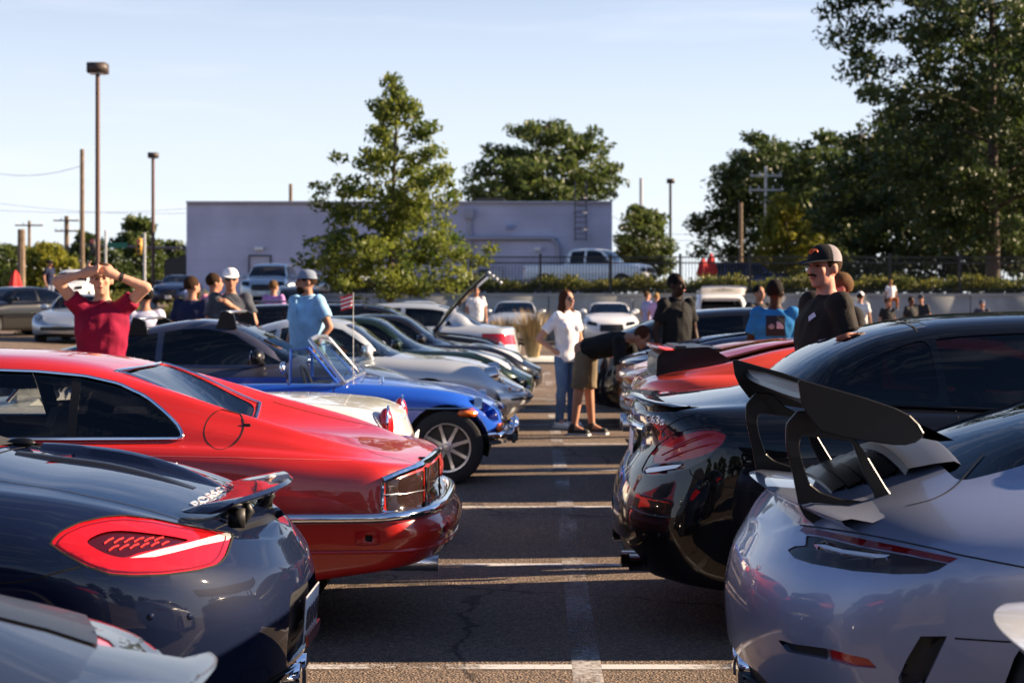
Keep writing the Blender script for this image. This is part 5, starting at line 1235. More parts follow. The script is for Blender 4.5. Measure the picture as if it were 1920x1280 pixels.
MB().add(V, [(7*i+k, 7*i+k+1, 7*i+k+8, 7*i+k+7) for i in range(nn) for k in range(6)]).build('ducktail', c.pm, c.root, True)
c.end_piece(rpoly([(.4, .68), (.86, .70), (.86, .78), (.4, .77)], .02), -1, 'taillight', M_RED); std(c, 1.02, 3.48, .34, .25, ('spoke', 5)); c.underbody(); c.interior(3.05, 1.3, [(1.85, .36, .5), (1.85, -.36, .5)], floor=.2); c.mirror(2.85, 1.0); c.finish()
# ------------------------------------------------------------------ terrain, wall, fence, building
M_CONC = mat('concrete', (.30, .31, .31), .85, noise=(1.2, .78, 8), bump=(30, .3, .01))
M_STUCCO = mat('painted_block', (.53, .54, .69), .8, noise=(.35, .80, 9), bump=(6, .15, .02))
M_FENCE = mat('fence_black', (.012, .012, .013), .45)
M_POLE = mat('pole_brown', (.10, .045, .03), .55)
M_WOOD = mat('pole_wood', (.17, .12, .08), .85, noise=(4, .7))
M_STEEL = mat('galvanised', (.38, .39, .40), .5, .6)
M_BARK = mat('bark', (.085, .065, .05), .9, noise=(6, .6), bump=(14, .8, .03))
M_SOIL = mat('soil', (.07, .05, .035), .95, noise=(3, .6))
def uz(x, y): return 1.66-.70*float(smst(7.5, 13, -x))
WY = 62.0
V = []; F = []; xs = [-500, -150, -60, -30, -22, -16, -13, -12, -11, -10, -9, -8, -7, -5, 0, 40, 120, 500]; ys = [WY+.15, WY+1, WY+3, 75, 100, 160, 400, 1200]
for y in ys:
    for x in xs: V.append((x, y, uz(x, y)))
F = [(j*len(xs)+i, j*len(xs)+i+1, (j+1)*len(xs)+i+1, (j+1)*len(xs)+i) for j in range(len(ys)-1) for i in range(len(xs)-1)]
tag(mesh('upper_lot', V, F, M_ASPH, None, True), kind='structure')
xb_ = [x for x in xs if x < -9]+[-8.6]
V = []
for x in xb_: V += [(x, WY-1.5, gz(x, WY)-.05), (x, WY+.16, uz(x, WY)+.004)]
tag(mesh('bank', V, [(2*i, 2*i+2, 2*i+3, 2*i+1) for i in range(len(xb_)-1)], M_SOIL, None, True), kind='structure')
# retaining wall: long concrete panels with recessed joints
wl = empty('retaining_wall', (-8.6, WY, 0), 0, 'long grey concrete retaining wall below the black fence', 'wall')
x = 0
while x < 66:
    bevel(MB().box((x+1.49, 0, .79), (2.97, .3, 1.62)).build('wall_panel', M_CONC, wl), .012, 1); x += 3.0
MB().box((33, .02, 1.64), (66.2, .42, .11)).build('coping', M_CONC, wl)
fe = empty('metal_fence', (-7.4, WY+.25, 1.66), 0, 'black metal picket fence along the top of the concrete wall', 'fence')
n = 26
for i in range(n+1): MB().box((i*2.5, 0, .70), (.085, .085, 1.42)).box((i*2.5, 0, 1.43), (.11, .11, .05), None, .6).build('post', M_FENCE, fe)
for z in (.14, 1.12, 1.33): MB().box((n*1.25, 0, z), (n*2.5, .04, .045)).build('rail', M_FENCE, fe)
pk = MB()
for i in range(int(n*2.5/.115)): pk.box((i*.115+.05, 0, .72), (.019, .019, 1.24))
tag(pk.build('pickets', M_FENCE, fe), kind='stuff')
# building
bl = empty('block_building', (-18.97, 94, 1.2), 0, 'low flat-roofed lavender grey block building with roof ladder', 'building')
BW, BH, BD = 23.0, 5.48, 15.0
def bpx(px, py): q = at(px, py, 94); return (q.x+18.97, q.z-1.2)
bw_ = MB(); bw_.box((BW/2, BD/2, BH/2), (BW, BD, BH)); bw_.build('wall', M_STUCCO, bl)
for i in range(5): MB().box((BW*(i+.5)/5, -.03, BH+.03), (BW/5-.02, .35, .10)).build('parapet_cap', mat('cap_metal', (.42, .42, .48), .5, .4), bl)
for k in range(1, 9): MB().box((BW/2, -.006, k*.6), (BW, .012, .02)).build('course_line', mat('mortar_line', (.47, .47, .56), .9), bl)
def bbox(name, x0, y0, x1, y1, d, m, par=None):
    a, b = bpx(x0, y0), bpx(x1, y1); return MB().box(((a[0]+b[0])/2, -d/2+.01, (a[1]+b[1])/2), (abs(b[0]-a[0]), d, abs(b[1]-a[1]))).build(name, m, par or bl)
M_DOOR = mat('door_paint', (.50, .50, .60), .5); M_DARKM = mat('dark_metal', (.10, .10, .14), .5, .4); M_GREYM = mat('duct_paint', (.36, .36, .44), .5)
d_ = bbox('door', 469, 481, 506, 545, .06, M_DOOR); bbox('door_frame', 466, 478, 509, 481, .12, M_DARKM, d_); bbox('door_frame', 466, 481, 469, 545, .12, M_DARKM, d_); bbox('door_frame', 506, 481, 509, 545, .12, M_DARKM, d_)
bbox('wall_light', 478, 463, 494, 469, .25, M_WHITE); bbox('wall_light', 1002, 464, 1014, 470, .25, M_WHITE); bbox('wall_light', 950, 422, 962, 429, .25, mat('lamp_blue', (.25, .32, .55), .4))
d_ = bbox('door', 893, 500, 944, 545, .06, M_GREYM); bbox('door_pane', 897, 505, 916, 540, .10, mat('pane_dark', (.08, .10, .10), .1), d_); bbox('door_pane', 922, 505, 941, 540, .10, mat('pane_pale', (.45, .48, .55), .2), d_)
bbox('meter_box', 592, 458, 604, 472, .2, M_GREYM); bbox('meter_box', 600, 478, 614, 497, .25, M_DARKM); bbox('conduit', 596, 440, 598, 540, .06, M_GREYM); bbox('conduit', 612, 440, 614, 478, .06, M_GREYM)
bbox('hopper', 872, 392, 888, 410, .35, M_GREYM); bbox('downpipe', 877, 410, 884, 500, .18, M_GREYM); bbox('drain_line', 350, 383, 585, 385, .03, M_GREYM)
pts = [bpx(*p) for p in ((780, 449), (860, 447), (1025, 447), (1038, 452), (1046, 464), (1047, 500))]; MB().tube(sline([(a, -.2, b) for a, b in pts], 4), .13, 10).build('duct', M_GREYM, bl, True)
lad = empty('roof_ladder', (0, 0, 0)); lad.parent = bl
bpy.data.objects.remove(lad)
a0 = bpx(1078, 452); a1 = bpx(1099, 340)
ld = MB().box((a0[0], -.25, (a0[1]+a1[1])/2), (.06, .06, a1[1]-a0[1])).build('ladder', M_DARKM, bl)
MB().box((a1[0], -.25, (a0[1]+a1[1])/2), (.06, .06, a1[1]-a0[1])).build('stile', M_DARKM, ld)
k = a0[1]+.1
while k < BH+.2: MB().cyl((a0[0], -.25, k), (a1[0], -.25, k), .02, .02, 6).build('rung', M_DARKM, ld); k += .3
for zz in (a0[1]+.6, a0[1]+1.5, a0[1]+2.3): MB().tube([(a0[0], -.25, zz)]+[((a0[0]+a1[0])/2-.38*math.cos(t), -.25-.5*math.sin(t), zz) for t in [math.pi*i/8 for i in range(9)]]+[(a1[0], -.25, zz)], .02, 5).build('cage_hoop', M_DARKM, ld)
a, b = bpx(890, 371), bpx(945, 381); MB().box(((a[0]+b[0])/2, 2.0, BH+.12), (b[0]-a[0], 1.2, .45)).build('roof_unit', M_FENCE, bl)
a = bpx(336, 478); MB().prism([(0, 0), (-1.2, -.25), (-1.2, -1.4), (0, -1.4)], 4, ((-.01, 0, a[1]), (1, 0, 0), (0, 0, 1), (0, 1, 0))).build('awning', M_FENCE, bl)

# ------------------------------------------------------------------ vegetation
def leaf_mat(name, c1, c2, tr=.35):
    m = bpy.data.materials.new(name); m.use_nodes = True; n = m.node_tree; n.nodes.clear(); o = n.nodes.new('ShaderNodeOutputMaterial')
    g = n.nodes.new('ShaderNodeTexCoord'); t = n.nodes.new('ShaderNodeTexNoise'); t.inputs['Scale'].default_value = 1.4; t.inputs['Detail'].default_value = 5; n.links.new(g.outputs['Object'], t.inputs[0])
    r = n.nodes.new('ShaderNodeValToRGB'); r.color_ramp.elements[0].position = .36; r.color_ramp.elements[1].position = .66; r.color_ramp.elements[0].color = (*c1, 1); r.color_ramp.elements[1].color = (*c2, 1); n.links.new(t.outputs[0], r.inputs[0])
    d = n.nodes.new('ShaderNodeBsdfPrincipled'); d.inputs['Roughness'].default_value = .5; d.inputs['Specular IOR Level'].default_value = .3; n.links.new(r.outputs[0], d.inputs['Base Color'])
    l = n.nodes.new('ShaderNodeBsdfTranslucent'); hs = n.nodes.new('ShaderNodeHueSaturation'); hs.inputs['Value'].default_value = 1.5; n.links.new(r.outputs[0], hs.inputs['Color']); n.links.new(hs.outputs[0], l.inputs[0])
    x = n.nodes.new('ShaderNodeMixShader'); x.inputs[0].default_value = tr; n.links.new(d.outputs[0], x.inputs[1]); n.links.new(l.outputs[0], x.inputs[2]); n.links.new(x.outputs[0], o.inputs[0]); return m
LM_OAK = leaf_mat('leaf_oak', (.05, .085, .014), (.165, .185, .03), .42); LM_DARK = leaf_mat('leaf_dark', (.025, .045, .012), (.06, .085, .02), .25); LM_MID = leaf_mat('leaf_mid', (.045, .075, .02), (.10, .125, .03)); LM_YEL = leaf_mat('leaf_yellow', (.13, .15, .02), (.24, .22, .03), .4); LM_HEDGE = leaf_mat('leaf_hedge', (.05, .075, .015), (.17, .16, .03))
def leaves(name, pts, size, m, parent, jit=.5):
    pts = np.asarray(pts); n = len(pts); r = RNG
    d = r.normal(size=(n, 3)); d /= np.linalg.norm(d, axis=1)[:, None]; e = r.normal(size=(n, 3)); e -= d*(d*e).sum(1)[:, None]; e /= np.linalg.norm(e, axis=1)[:, None]; f = np.cross(d, e)
    s = size*(1+jit*(r.random(n)-.5)*2)[:, None]
    V = np.stack([pts-d*s, pts+e*s*.42+f*s*.1, pts+d*s, pts-e*s*.42+f*s*.1], 1).reshape(-1, 3)
    me = bpy.data.meshes.new(name); me.vertices.add(4*n); me.vertices.foreach_set('co', V.ravel()); me.loops.add(4*n); me.loops.foreach_set('vertex_index', np.arange(4*n)); me.polygons.add(n); me.polygons.foreach_set('loop_start', np.arange(n)*4); me.polygons.foreach_set('loop_total', np.full(n, 4)); me.update(calc_edges=True); me.materials.append(m)
    return link(bpy.data.objects.new(name, me), parent)
def tree(name, label, loc, H, prof, nclump, per, lsize, m, csize=.55, trunk=.16, z0=.12, group='trees behind the lot', seed=1, asym=.25, leafy=1.0, nlimb=26):
    rg = np.random.default_rng(seed); root = empty(name, loc, 0, label, 'tree', group); f = pchip(prof); tb = MB()
    lean = rg.normal(size=2)*.02*H; ax = lambda t: Vector((lean[0]*t*t, lean[1]*t*t, H*t))
    tb.tube([ax(t) for t in np.linspace(0, .96, 12)], [trunk*(1-.9*t)+(.05*trunk if t > .05 else .35*trunk) for t in np.linspace(0, .96, 12)], 8)
    A = rg.random(8)*2*math.pi; cl = []
    rad = lambda z, a: float(f(z))*(1+asym*(.5*math.sin(2*a+A[0]+z*5)+.35*math.sin(3*a+A[1]-z*9)+.3*math.sin(5*a+A[2]+z*14)))
    for i in range(nlimb):
        t = z0+.03+(.93-z0)*(i+rg.random()*.6)/nlimb; a = i*2.4+rg.random(); rr = rad(t, a)*H; b = ax(t*.93); tip = Vector((math.cos(a)*rr*.9, math.sin(a)*rr*.9, H*min(.98, t+.08*rg.random())))+Vector((lean[0]*t*t, lean[1]*t*t, 0))
        mid = b.lerp(tip, .5)+Vector((0, 0, .04*H*rg.random())); w_ = trunk*.38*(1-t*.7); tb.tube([b, b.lerp(mid, .5)+Vector((0, 0, .01*H)), mid, mid.lerp(tip, .6), tip], [w_, w_*.7, w_*.5, w_*.3, w_*.1], 5)
        for q in (mid, mid.lerp(tip, .5), tip): cl.append((q, .8))
    k = 0
    while len(cl) < nclump and k < nclump*6:
        k += 1; t = z0+(1-z0)*rg.random(); a = rg.random()*2*math.pi; u = rg.random()**.42; rr = rad(t, a)*H
        if rr*rr < rg.random()*(max(p[1] for p in prof)*H)**2*.9: continue
        q = Vector((math.cos(a)*rr*u, math.sin(a)*rr*u, H*t))+Vector((lean[0]*t*t, lean[1]*t*t, 0)); cl.append((q, .55+.7*rg.random()))
    P = []
    for q, s in cl:
        n = int(per*s); g = rg.normal(size=(n, 3)); g /= np.maximum(1e-6, np.linalg.norm(g, axis=1))[:, None]; g *= (rg.random((n, 1))**.45)*csize*s; g[:, 2] *= .62; P.append(g+np.array(q))
    tb.build('trunk', M_BARK, root, True, fix=False); leaves('crown', np.concatenate(P), lsize, m, root); return root
OAKP = [(.15, .02), (.21, .20), (.28, .285), (.38, .28), (.48, .245), (.62, .20), (.75, .14), (.88, .07), (1, .015)]
tree('oak_tree', 'young pyramidal oak tree in front of the lavender building', (-4.25, 50, 0), 7.95, OAKP, 200, 105, .085, LM_OAK, .48, .11, .15, seed=3, asym=.34)
BR = [(.2, .05), (.3, .26), (.45, .36), (.6, .38), (.75, .33), (.88, .22), (1, .06)]
q = at(1030, 560, 118); tree('broadleaf_tree', 'rounded broadleaf tree rising behind the building roof', (q.x, 118, 1.5), 12.2, [(.3, .1), (.45, .30), (.55, .40), (.7, .36), (.8, .28), (.9, .16), (1, .04)], 230, 90, .20, LM_MID, 1.0, .25, .35, seed=5, asym=.45)
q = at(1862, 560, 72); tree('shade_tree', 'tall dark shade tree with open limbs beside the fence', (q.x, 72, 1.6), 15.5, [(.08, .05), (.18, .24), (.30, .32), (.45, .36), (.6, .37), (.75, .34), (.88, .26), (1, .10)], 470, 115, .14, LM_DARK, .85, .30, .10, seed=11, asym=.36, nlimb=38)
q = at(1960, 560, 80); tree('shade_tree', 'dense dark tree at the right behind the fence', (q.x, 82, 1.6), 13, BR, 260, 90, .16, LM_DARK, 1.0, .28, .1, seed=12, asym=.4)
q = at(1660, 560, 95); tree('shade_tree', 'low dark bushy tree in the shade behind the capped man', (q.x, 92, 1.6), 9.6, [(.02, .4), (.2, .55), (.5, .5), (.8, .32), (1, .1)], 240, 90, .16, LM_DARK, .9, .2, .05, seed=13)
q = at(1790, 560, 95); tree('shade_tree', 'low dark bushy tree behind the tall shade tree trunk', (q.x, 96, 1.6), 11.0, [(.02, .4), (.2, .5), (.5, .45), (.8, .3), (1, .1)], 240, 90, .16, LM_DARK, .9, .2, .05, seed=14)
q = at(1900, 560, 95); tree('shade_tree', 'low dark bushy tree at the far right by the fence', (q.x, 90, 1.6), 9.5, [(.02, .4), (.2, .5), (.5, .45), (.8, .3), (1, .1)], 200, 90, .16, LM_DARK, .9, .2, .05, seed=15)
q = at(1455, 560, 112); tree('broadleaf_tree', 'grey-green broadleaf tree behind the string lights', (q.x, 118, 1.6), 11.0, [(.1, .1), (.25, .30), (.5, .36), (.75, .30), (.9, .18), (1, .05)], 220, 90, .20, LM_DARK, 1.1, .25, .15, seed=16, asym=.4)
q = at(1570, 560, 112); tree('broadleaf_tree', 'tall grey-green tree between the light pole and shade tree', (q.x, 112, 1.6), 10.6, BR, 200, 90, .20, LM_MID, 1.0, .25, .15, seed=17, asym=.35)
q = at(1475, 560, 84); tree('small_tree', 'small yellow-green tree lit by the sun behind the fence', (q.x, 84, 1.6), 4.8, [(.1, .1), (.3, .28), (.55, .32), (.8, .2), (1, .04)], 130, 90, .11, LM_YEL, .5, .09, .12, seed=18, asym=.4)
q = at(1210, 560, 98); tree('small_tree', 'small round tree at the right corner of the building', (q.x, 99, 1.6), 5.1, [(.15, .1), (.35, .30), (.6, .34), (.85, .2), (1, .04)], 140, 90, .13, LM_MID, .6, .12, .2, seed=19)
for i, (px, top, d, hw, lab) in enumerate(((255, 408, 150, .5, 'dark tree with forked top behind the traffic signals'), (330, 455, 155, .6, 'low tree at the left corner of the building'), (20, 462, 140, .9, 'low leafy tree at the far left'), (90, 460, 135, .75, 'yellowish leafy tree behind the white utility vehicle'), (165, 440, 160, .55, 'dark tree behind the brown light pole'), (200, 470, 145, .8, 'low dark tree behind the person in maroon'))):
    q = at(px, top, d); h = q.z-.9; tree('broadleaf_tree', lab, (q.x, d, .9), h, [(.03, .3*hw), (.2, .55*hw), (.5, .6*hw), (.75, .45*hw), (.9, .25*hw), (1, .08)], 130, 80, .24, LM_YEL if i == 3 else LM_MID if i in (0, 2) else LM_DARK, 1.0, .25, .05, seed=30+i, asym=.4)
# unseen trees added behind the camera to darken reflections in the paintwork
for i in range(12):
    tree('shade_tree', 'unseen tree added behind the photographer for dark reflections', (-60+10.5*i, -38-3*(i % 2), 0), 8+1.5*(i % 3), [(.02, .3), (.15, .42), (.5, .44), (.8, .3), (1, .08)], 120, 60, .34, LM_DARK, 1.6, .3, .04, 'unseen trees added behind the photographer', 60+i)
# shrubs
def shrub_mass(name, label, boxes, dens, ls, m, cat, kind=None, lump=.35):
    P = []
    for (x0, x1, y0, y1, z, h) in boxes:
        n = int((x1-x0)*(y1-y0)*dens); X = RNG.random(n)*(x1-x0)+x0; Y = RNG.random(n)*(y1-y0)+y0
        top = h*(.78+lump*np.sin(X*2.1+Y)*.5+lump*.6*np.sin(X*5.3+1)*.5+.12*RNG.normal(size=n)); P.append(np.stack([X, Y, z+np.abs(top)*RNG.random(n)**.6], 1))
    P = np.concatenate(P); o = leaves(name, P, ls, m, None); 
    return tag(o, label, cat, None, kind)
shrub_mass('ground_cover', 'yellow-green ground cover planted along the fence foot', [(-7.4, 34, WY+.35, WY+1.7, 1.66, .64)], 700, .075, LM_HEDGE, 'shrubs', 'stuff')
shrub_mass('hedge', 'low clipped hedge beside the black sedan', [(-16.2, -12.2, 53.0, 54.4, .4, 1.15)], 1500, .06, LM_HEDGE, 'hedge')
shrub_mass('hedge', 'low hedge behind the men chatting beside the roof-rack coupe', [(-11.8, -8.3, 54.5, 56, .2, 1.3)], 1300, .06, LM_HEDGE, 'hedge')
# ornamental grass on a kerbed island
tag(bevel(MB().box((-1.6, 41, .06), (4.6, 2.0, .13)).build('planting_island', M_CONC), .03), kind='structure')
def grass(loc, label, n=900, h=1.15, r=.42):
    V = []; F = []; mg = mat('dry_grass', (.34, .25, .12), .8, noise=(3, .6))
    for i in range(n):
        a = RNG.random()*2*math.pi; q = RNG.random()**.5*.14; b = Vector((math.cos(a)*q, math.sin(a)*q, 0)); o = r*(.25+.9*RNG.random()); hh = h*(.55+.5*RNG.random()); sd = Vector((-math.sin(a), math.cos(a), 0))*.007
        k = len(V); V += [b+sd, b-sd, b+Vector((math.cos(a)*o*.35, math.sin(a)*o*.35, hh*.6))+sd, b+Vector((math.cos(a)*o*.35, math.sin(a)*o*.35, hh*.6))-sd, b+Vector((math.cos(a)*o, math.sin(a)*o, hh))]; F += [(k, k+1, k+3, k+2), (k+2, k+3, k+4)]
    root = empty('ornamental_grass', loc, 0, label, 'grass clump', 'ornamental grass clumps'); mesh('blades', V, F, mg, root); return root
grass((-.1, 40.8, .12), 'tall straw-coloured ornamental grass clump by the aisle end'); grass((-.75, 41.2, .12), 'straw-coloured ornamental grass clump set behind its taller neighbour', 700, 1.0)

# ------------------------------------------------------------------ poles, signals, lights
def lamp_post(label, px, top, d, z0, m=M_POLE, heads=1, hs=1.0, w_=.075):
    q = at(px, top, d); o = empty('lamp_post', (q.x, d, z0), 0, label, 'lamp post', 'parking lot lamp posts'); h = q.z-z0
    MB().cyl((0, 0, 0), (0, 0, h-.2*hs), w_*1.15, w_, 10).build('pole', m, o, True); MB().cyl((0, 0, 0), (0, 0, .6), .25, .25, 16).build('base', M_CONC, o, True)
    for k in ([0] if heads == 1 else [-1, 1]):
        hd = bevel(MB().box((k*.5*hs+(.02 if heads == 1 else 0), -.05, h-.2*hs), (.64*hs, .6*hs, .36*hs)).build('lamp_head', mat('lamp_head_bronze', (.05, .035, .03), .5), o), .02)
        MB().box((k*.5*hs, -.05, h-.39*hs), (.5*hs, .45*hs, .02)).build('lamp_lens', M_WLENS, hd)
lamp_post('tall brown parking lamp post with box head behind the person in maroon', 183, 118, 60, .4)
lamp_post('thin brown lamp post left of the lavender building', 287, 286, 100, .96, hs=.85, w_=.09)
lamp_post('dark lamp post right of the lavender building', 1257, 335, 130, 1.6, M_FENCE, hs=.9, w_=.10)
lamp_post('twin-headed lamp post behind the shade tree', 1628, 252, 98, 1.6, M_FENCE, 2, 1.1, .09)
def util_pole(label, px, top, d, m=M_WOOD, arms=(), r=.13):
    q = at(px, top, d); o = empty('utility_pole', (q.x, d, .9), 0, label, 'pole', 'utility poles'); h = q.z-.9; MB().cyl((0, 0, 0), (0, 0, h), r*1.2, r, 8).build('pole', m, o, True)
    for z, w_ in arms:
        a = MB().box((0, -.1, h-z), (w_, .12, .12)).build('crossarm', m, o)
        for k in (-.45, -.2, .2, .45): MB().cyl((k*w_, -.1, h-z+.06), (k*w_, -.1, h-z+.28), .05, .03, 6).build('insulator', M_STEEL, a)
util_pole('plain wooden utility pole left of the brown lamp post', 154, 280, 105); util_pole('short square timber pole at the far left', 40, 430, 80, r=.17)
util_pole('wooden pole with crossarms above the white utility vehicle', 125, 405, 150, arms=((.4, 2.2), (1.3, 2.0)), r=.2); util_pole('grey pole with crossarm and transformer at the far left', 55, 414, 150, arms=((.4, 2.4),), r=.13)
util_pole('slim pole rising behind the building roof', 545, 345, 130); util_pole('slim pole right of the building', 1202, 334, 140, M_STEEL); util_pole('weathered wooden pole behind the string lights', 1389, 380, 100, r=.11); util_pole('pale utility pole with crossarms in front of the far trees', 1436, 312, 110, M_STEEL, ((.6, 2.0), (1.5, 2.2)), .1)
util_pole('pale steel pole right of the traffic signals', 271, 436, 120, M_STEEL, r=.09); util_pole('slim yellow-banded pole by the street sign', 198, 432, 90, M_STEEL, r=.06)
# traffic signal mast
d = 125; a = at(350, 466, d); b = at(150, 460, d); ts = empty('traffic_signal', (a.x, d, .9), 0, 'traffic signal mast arm with two red lights and green street sign', 'traffic light')
MB().cyl((0, 0, 0), (0, 0, a.z-.7), .15, .12, 8).build('mast', M_DARKM, ts, True); MB().cyl((0, 0, a.z-.9), (b.x-a.x, 0, b.z-.9), .1, .07, 8).build('arm', M_DARKM, ts, True)
for px in (175, 262):
    q = at(px, 462, d); hd = bevel(MB().box((q.x-a.x, -.15, q.z-.9), (.42, .3, 1.15)).build('signal_head', mat('signal_yellow', (.5, .28, .03), .5) if px > 200 else M_FENCE, ts), .03)
    for k, mm in enumerate((mat('signal_red', (.8, .03, .02), .3, emit=((1, .05, .02), 3.)), mat('signal_off', (.03, .02, .01), .3), mat('signal_off2', (.01, .03, .02), .3))): MB().cyl((q.x-a.x, -.30, q.z-.9+.36-.36*k), (q.x-a.x, -.34, q.z-.9+.36-.36*k), .15, .15, 14).build('signal_lamp', mm, hd)
p0, p1 = at(203, 455, d), at(239, 465, d); MB().box(((p0.x+p1.x)/2-a.x, -.15, (p0.z+p1.z)/2-.9), (p1.x-p0.x, .04, p0.z-p1.z)).build('street_sign', mat('sign_green', (.01, .16, .10), .5), ts)
# folded red umbrellas
def umbrella(px, top, bot, d, label):
    q = at(px, top, d); b = at(px, bot, d); z0 = uz(q.x, d); o = empty('folded_umbrella', (q.x, d, z0), 0, label, 'umbrella', 'folded red umbrellas'); h = q.z-z0
    MB().cyl((0, 0, 0), (0, 0, h), .03, .03, 8).build('pole', M_STEEL, o, True); V = []
    for (t, r) in ((1.0, .03), (.8, .13), (.5, .19), (.25, .24), (.12, .20)): V += [(r*(1+.25*math.cos(4*x))*math.cos(x), r*(1+.25*math.cos(4*x))*math.sin(x), (b.z-z0)+(h-(b.z-z0))*t) for x in [2*math.pi*i/16 for i in range(16)]]
    MB().add(V, [(j*16+i, j*16+(i+1) % 16, (j+1)*16+(i+1) % 16, (j+1)*16+i) for j in range(4) for i in range(16)]).build('canopy', mat('red_canvas', (.62, .02, .02), .8), o, True)
umbrella(1318, 484, 524, 76, 'folded red umbrella behind the fence, shorter of the pair'); umbrella(1333, 475, 524, 77, 'folded red umbrella behind the fence, taller of the pair'); umbrella(29, 507, 548, 72, 'folded red umbrella at the far left'); umbrella(1430, 470, 500, 90, 'folded red umbrella behind the dark minivan')
# string lights
M_BULB = mat('bulb', (.9, .85, .75), .2, emit=((1, .85, .62), .1))
def strings(label, p0, p1, sag, n, d, dd=0):
    o = empty('string_light', at(*p0, d), 0, label, 'string lights', 'string lights'); A = at(*p0, d); B = at(*p1, d+dd); P = [A.lerp(B, i/n)-Vector((0, 0, sag*4*(i/n)*(1-i/n)))-A for i in range(n+1)]
    MB().tube(P, .012, 4).build('cable', M_FENCE, o)
    for p in P: MB().sphere(p-Vector((0, 0, .08)), .038, 8, 6).build('bulb', M_BULB, o, True)
strings('string lights hung beside the right corner of the building', (1150, 405), (1262, 452), .25, 9, 88); strings('lower string lights by the small round tree', (1165, 425), (1262, 462), .2, 6, 90, 4)
strings('string lights in front of the grey-green tree', (1345, 445), (1490, 452), .35, 10, 84); strings('lower string lights in front of the yellow-green tree', (1385, 460), (1450, 480), .2, 5, 86)
for k, (pa, pb, n) in enumerate((((0, 478), (130, 500), 8), ((150, 486), (340, 462), 12), ((190, 470), (330, 492), 9))): strings(('string lights at the far left above the hedge', 'string lights left of the building rising to the right', 'string lights left of the building falling to the right')[k], pa, pb, .3, n, 92+4*k)
# overhead cables
for k, (pa, pb, d) in enumerate((((-40, 376), (400, 398), 150), ((-40, 392), (430, 384), 155), ((1160, 428), (1440, 424), 120), ((1150, 440), (1440, 436), 125), ((-40, 318), (155, 310), 108))):
    A, B = at(*pa, d), at(*pb, d); tag(MB().tube([A.lerp(B, i/12)-Vector((0, 0, .5*4*(i/12)*(1-i/12))) for i in range(13)], .018, 4).build('overhead_cable', M_FENCE), ('thin overhead cable sloping down to the building left end', 'thin overhead cable crossing above the sloping one', 'upper thin cable between building and pale pole', 'lower thin cable between building and pale pole', 'high thin cable ending at the plain wooden pole')[k], 'cable', 'overhead cables')
# ------------------------------------------------------------------ far parked cars
PSU = dict(L=4.7, top=[(0, 1.05), (.05, 1.2), (.2, 1.5), (.5, 1.64), (1.2, 1.70), (2.2, 1.70), (2.7, 1.62), (3.4, 1.18), (3.7, 1.13), (4.3, 1.04), (4.6, .9), (4.7, .72)], belt=[(0, 1.0), (.5, 1.05), (2, 1.04), (3.4, 1.04), (4.3, .98), (4.7, .7)], sill=[(0, .42), (.8, .3), (3.8, .28), (4.7, .36)],
  hw=[(0, .86), (.5, .92), (2.3, .94), (3.9, .93), (4.7, .8)], wr=[(0, .68), (1, .66), (2.6, .64), (3.4, .76), (4.7, .5)], Rr=.22, nr=3, Rf=.4, nf=2.7)
def far_car(name, label, P, loc, rz, pm, kind, scr, rear, sw, r=.34, hd=None, tl=None, gm=M_DARKG):
    L = P['L']; rz = R(rz); mid = Matrix.Rotation(rz, 3, 'Z') @ Vector((L/2, 0, 0)); loc = Vector(loc)-mid
    c = coupe(name, label, P, loc, rz, pm, (.17*L+.1, L*.795, r), gm, sw, scr, rear, 'cars parked around the lot', ('spoke', 5), None, 3 if loc[1] > 56 else 2, hd, tl, (scr[0]-.25, float(pchip(P['belt'])(scr[0]))+.1), .3 if kind != 'suv' else .5)
    if hd:
        zc = min(q[1] for q in hd)-.02; yy = min(q[0] for q in hd)-.06; c.end_piece(rpoly([(-yy, zc-.16), (yy, zc-.16), (yy*.96, zc+.08), (-yy*.96, zc+.08)], .05), 1, 'grille', M_BLACK, False, .02)
        c.plate(1, zc-.28, w=.3)
    c.finish(); return c
SW_S = [(1.0, 1.2, 1.9, 1.9, .03, .04), (1.98, 1.98, 3.15, 2.55, .03, .04)]; SW_U = [(.35, .5, 1.1, 1.1, .03, .05), (1.17, 1.17, 2.1, 2.1, .03, .05), (2.18, 2.18, 3.3, 2.75, .03, .05)]
HD_S = [(.45, .62), (.80, .66), (.76, .78), (.48, .74)]; HD_U = [(.48, .78), (.84, .80), (.82, .96), (.5, .93)]
q = at(30, 560, 51); far_car('sedan', 'black sedan with bright alloy wheels at the far left of the lot', PC, (q.x-.2, 51, gz(q.x, 51)), -122, P_BLACK, 'sedan', (3.2, .7, 2.5, .55), (.7, .62, 1.42, .5), SW_S, .345, HD_S)
q = at(150, 560, 46.5); L9 = P9['L']; c = coupe('rear_engined_coupe', 'silver rear-engined coupe facing out beside the maroon shirt', P9, (q.x, 46.5+L9/2, gz(q.x, 46)), R(-90), P_ICE, (.78, 3.2, .31), M_TINT, [(.95, 1.28, 1.52, 1.55, .025, .035), (1.58, 1.60, 2.72, 2.26, .025, .035)], (2.78, .62, 2.28, .5), (.55, .52, 1.35, .46), 'cars parked around the lot', mirror=(2.55, .92)); round_light(c, 3.96, .56, .66, .1, tilt=R(25), deep=.1); c.end_piece(rpoly([(-.5, .34), (.5, .34), (.48, .44), (-.48, .44)], .03), 1, 'air_intake', M_BLACK, False, .02); c.finish()
q = at(120, 560, 76); far_car('utility_vehicle', 'white sport utility vehicle parked up behind the hedge', PSU, (q.x, 78, uz(q.x, 78)+.15), -90, P_PEARL, 'suv', (3.3, .74, 2.7, .6), (.06, .66, .3, .56), SW_U, .36, HD_U)
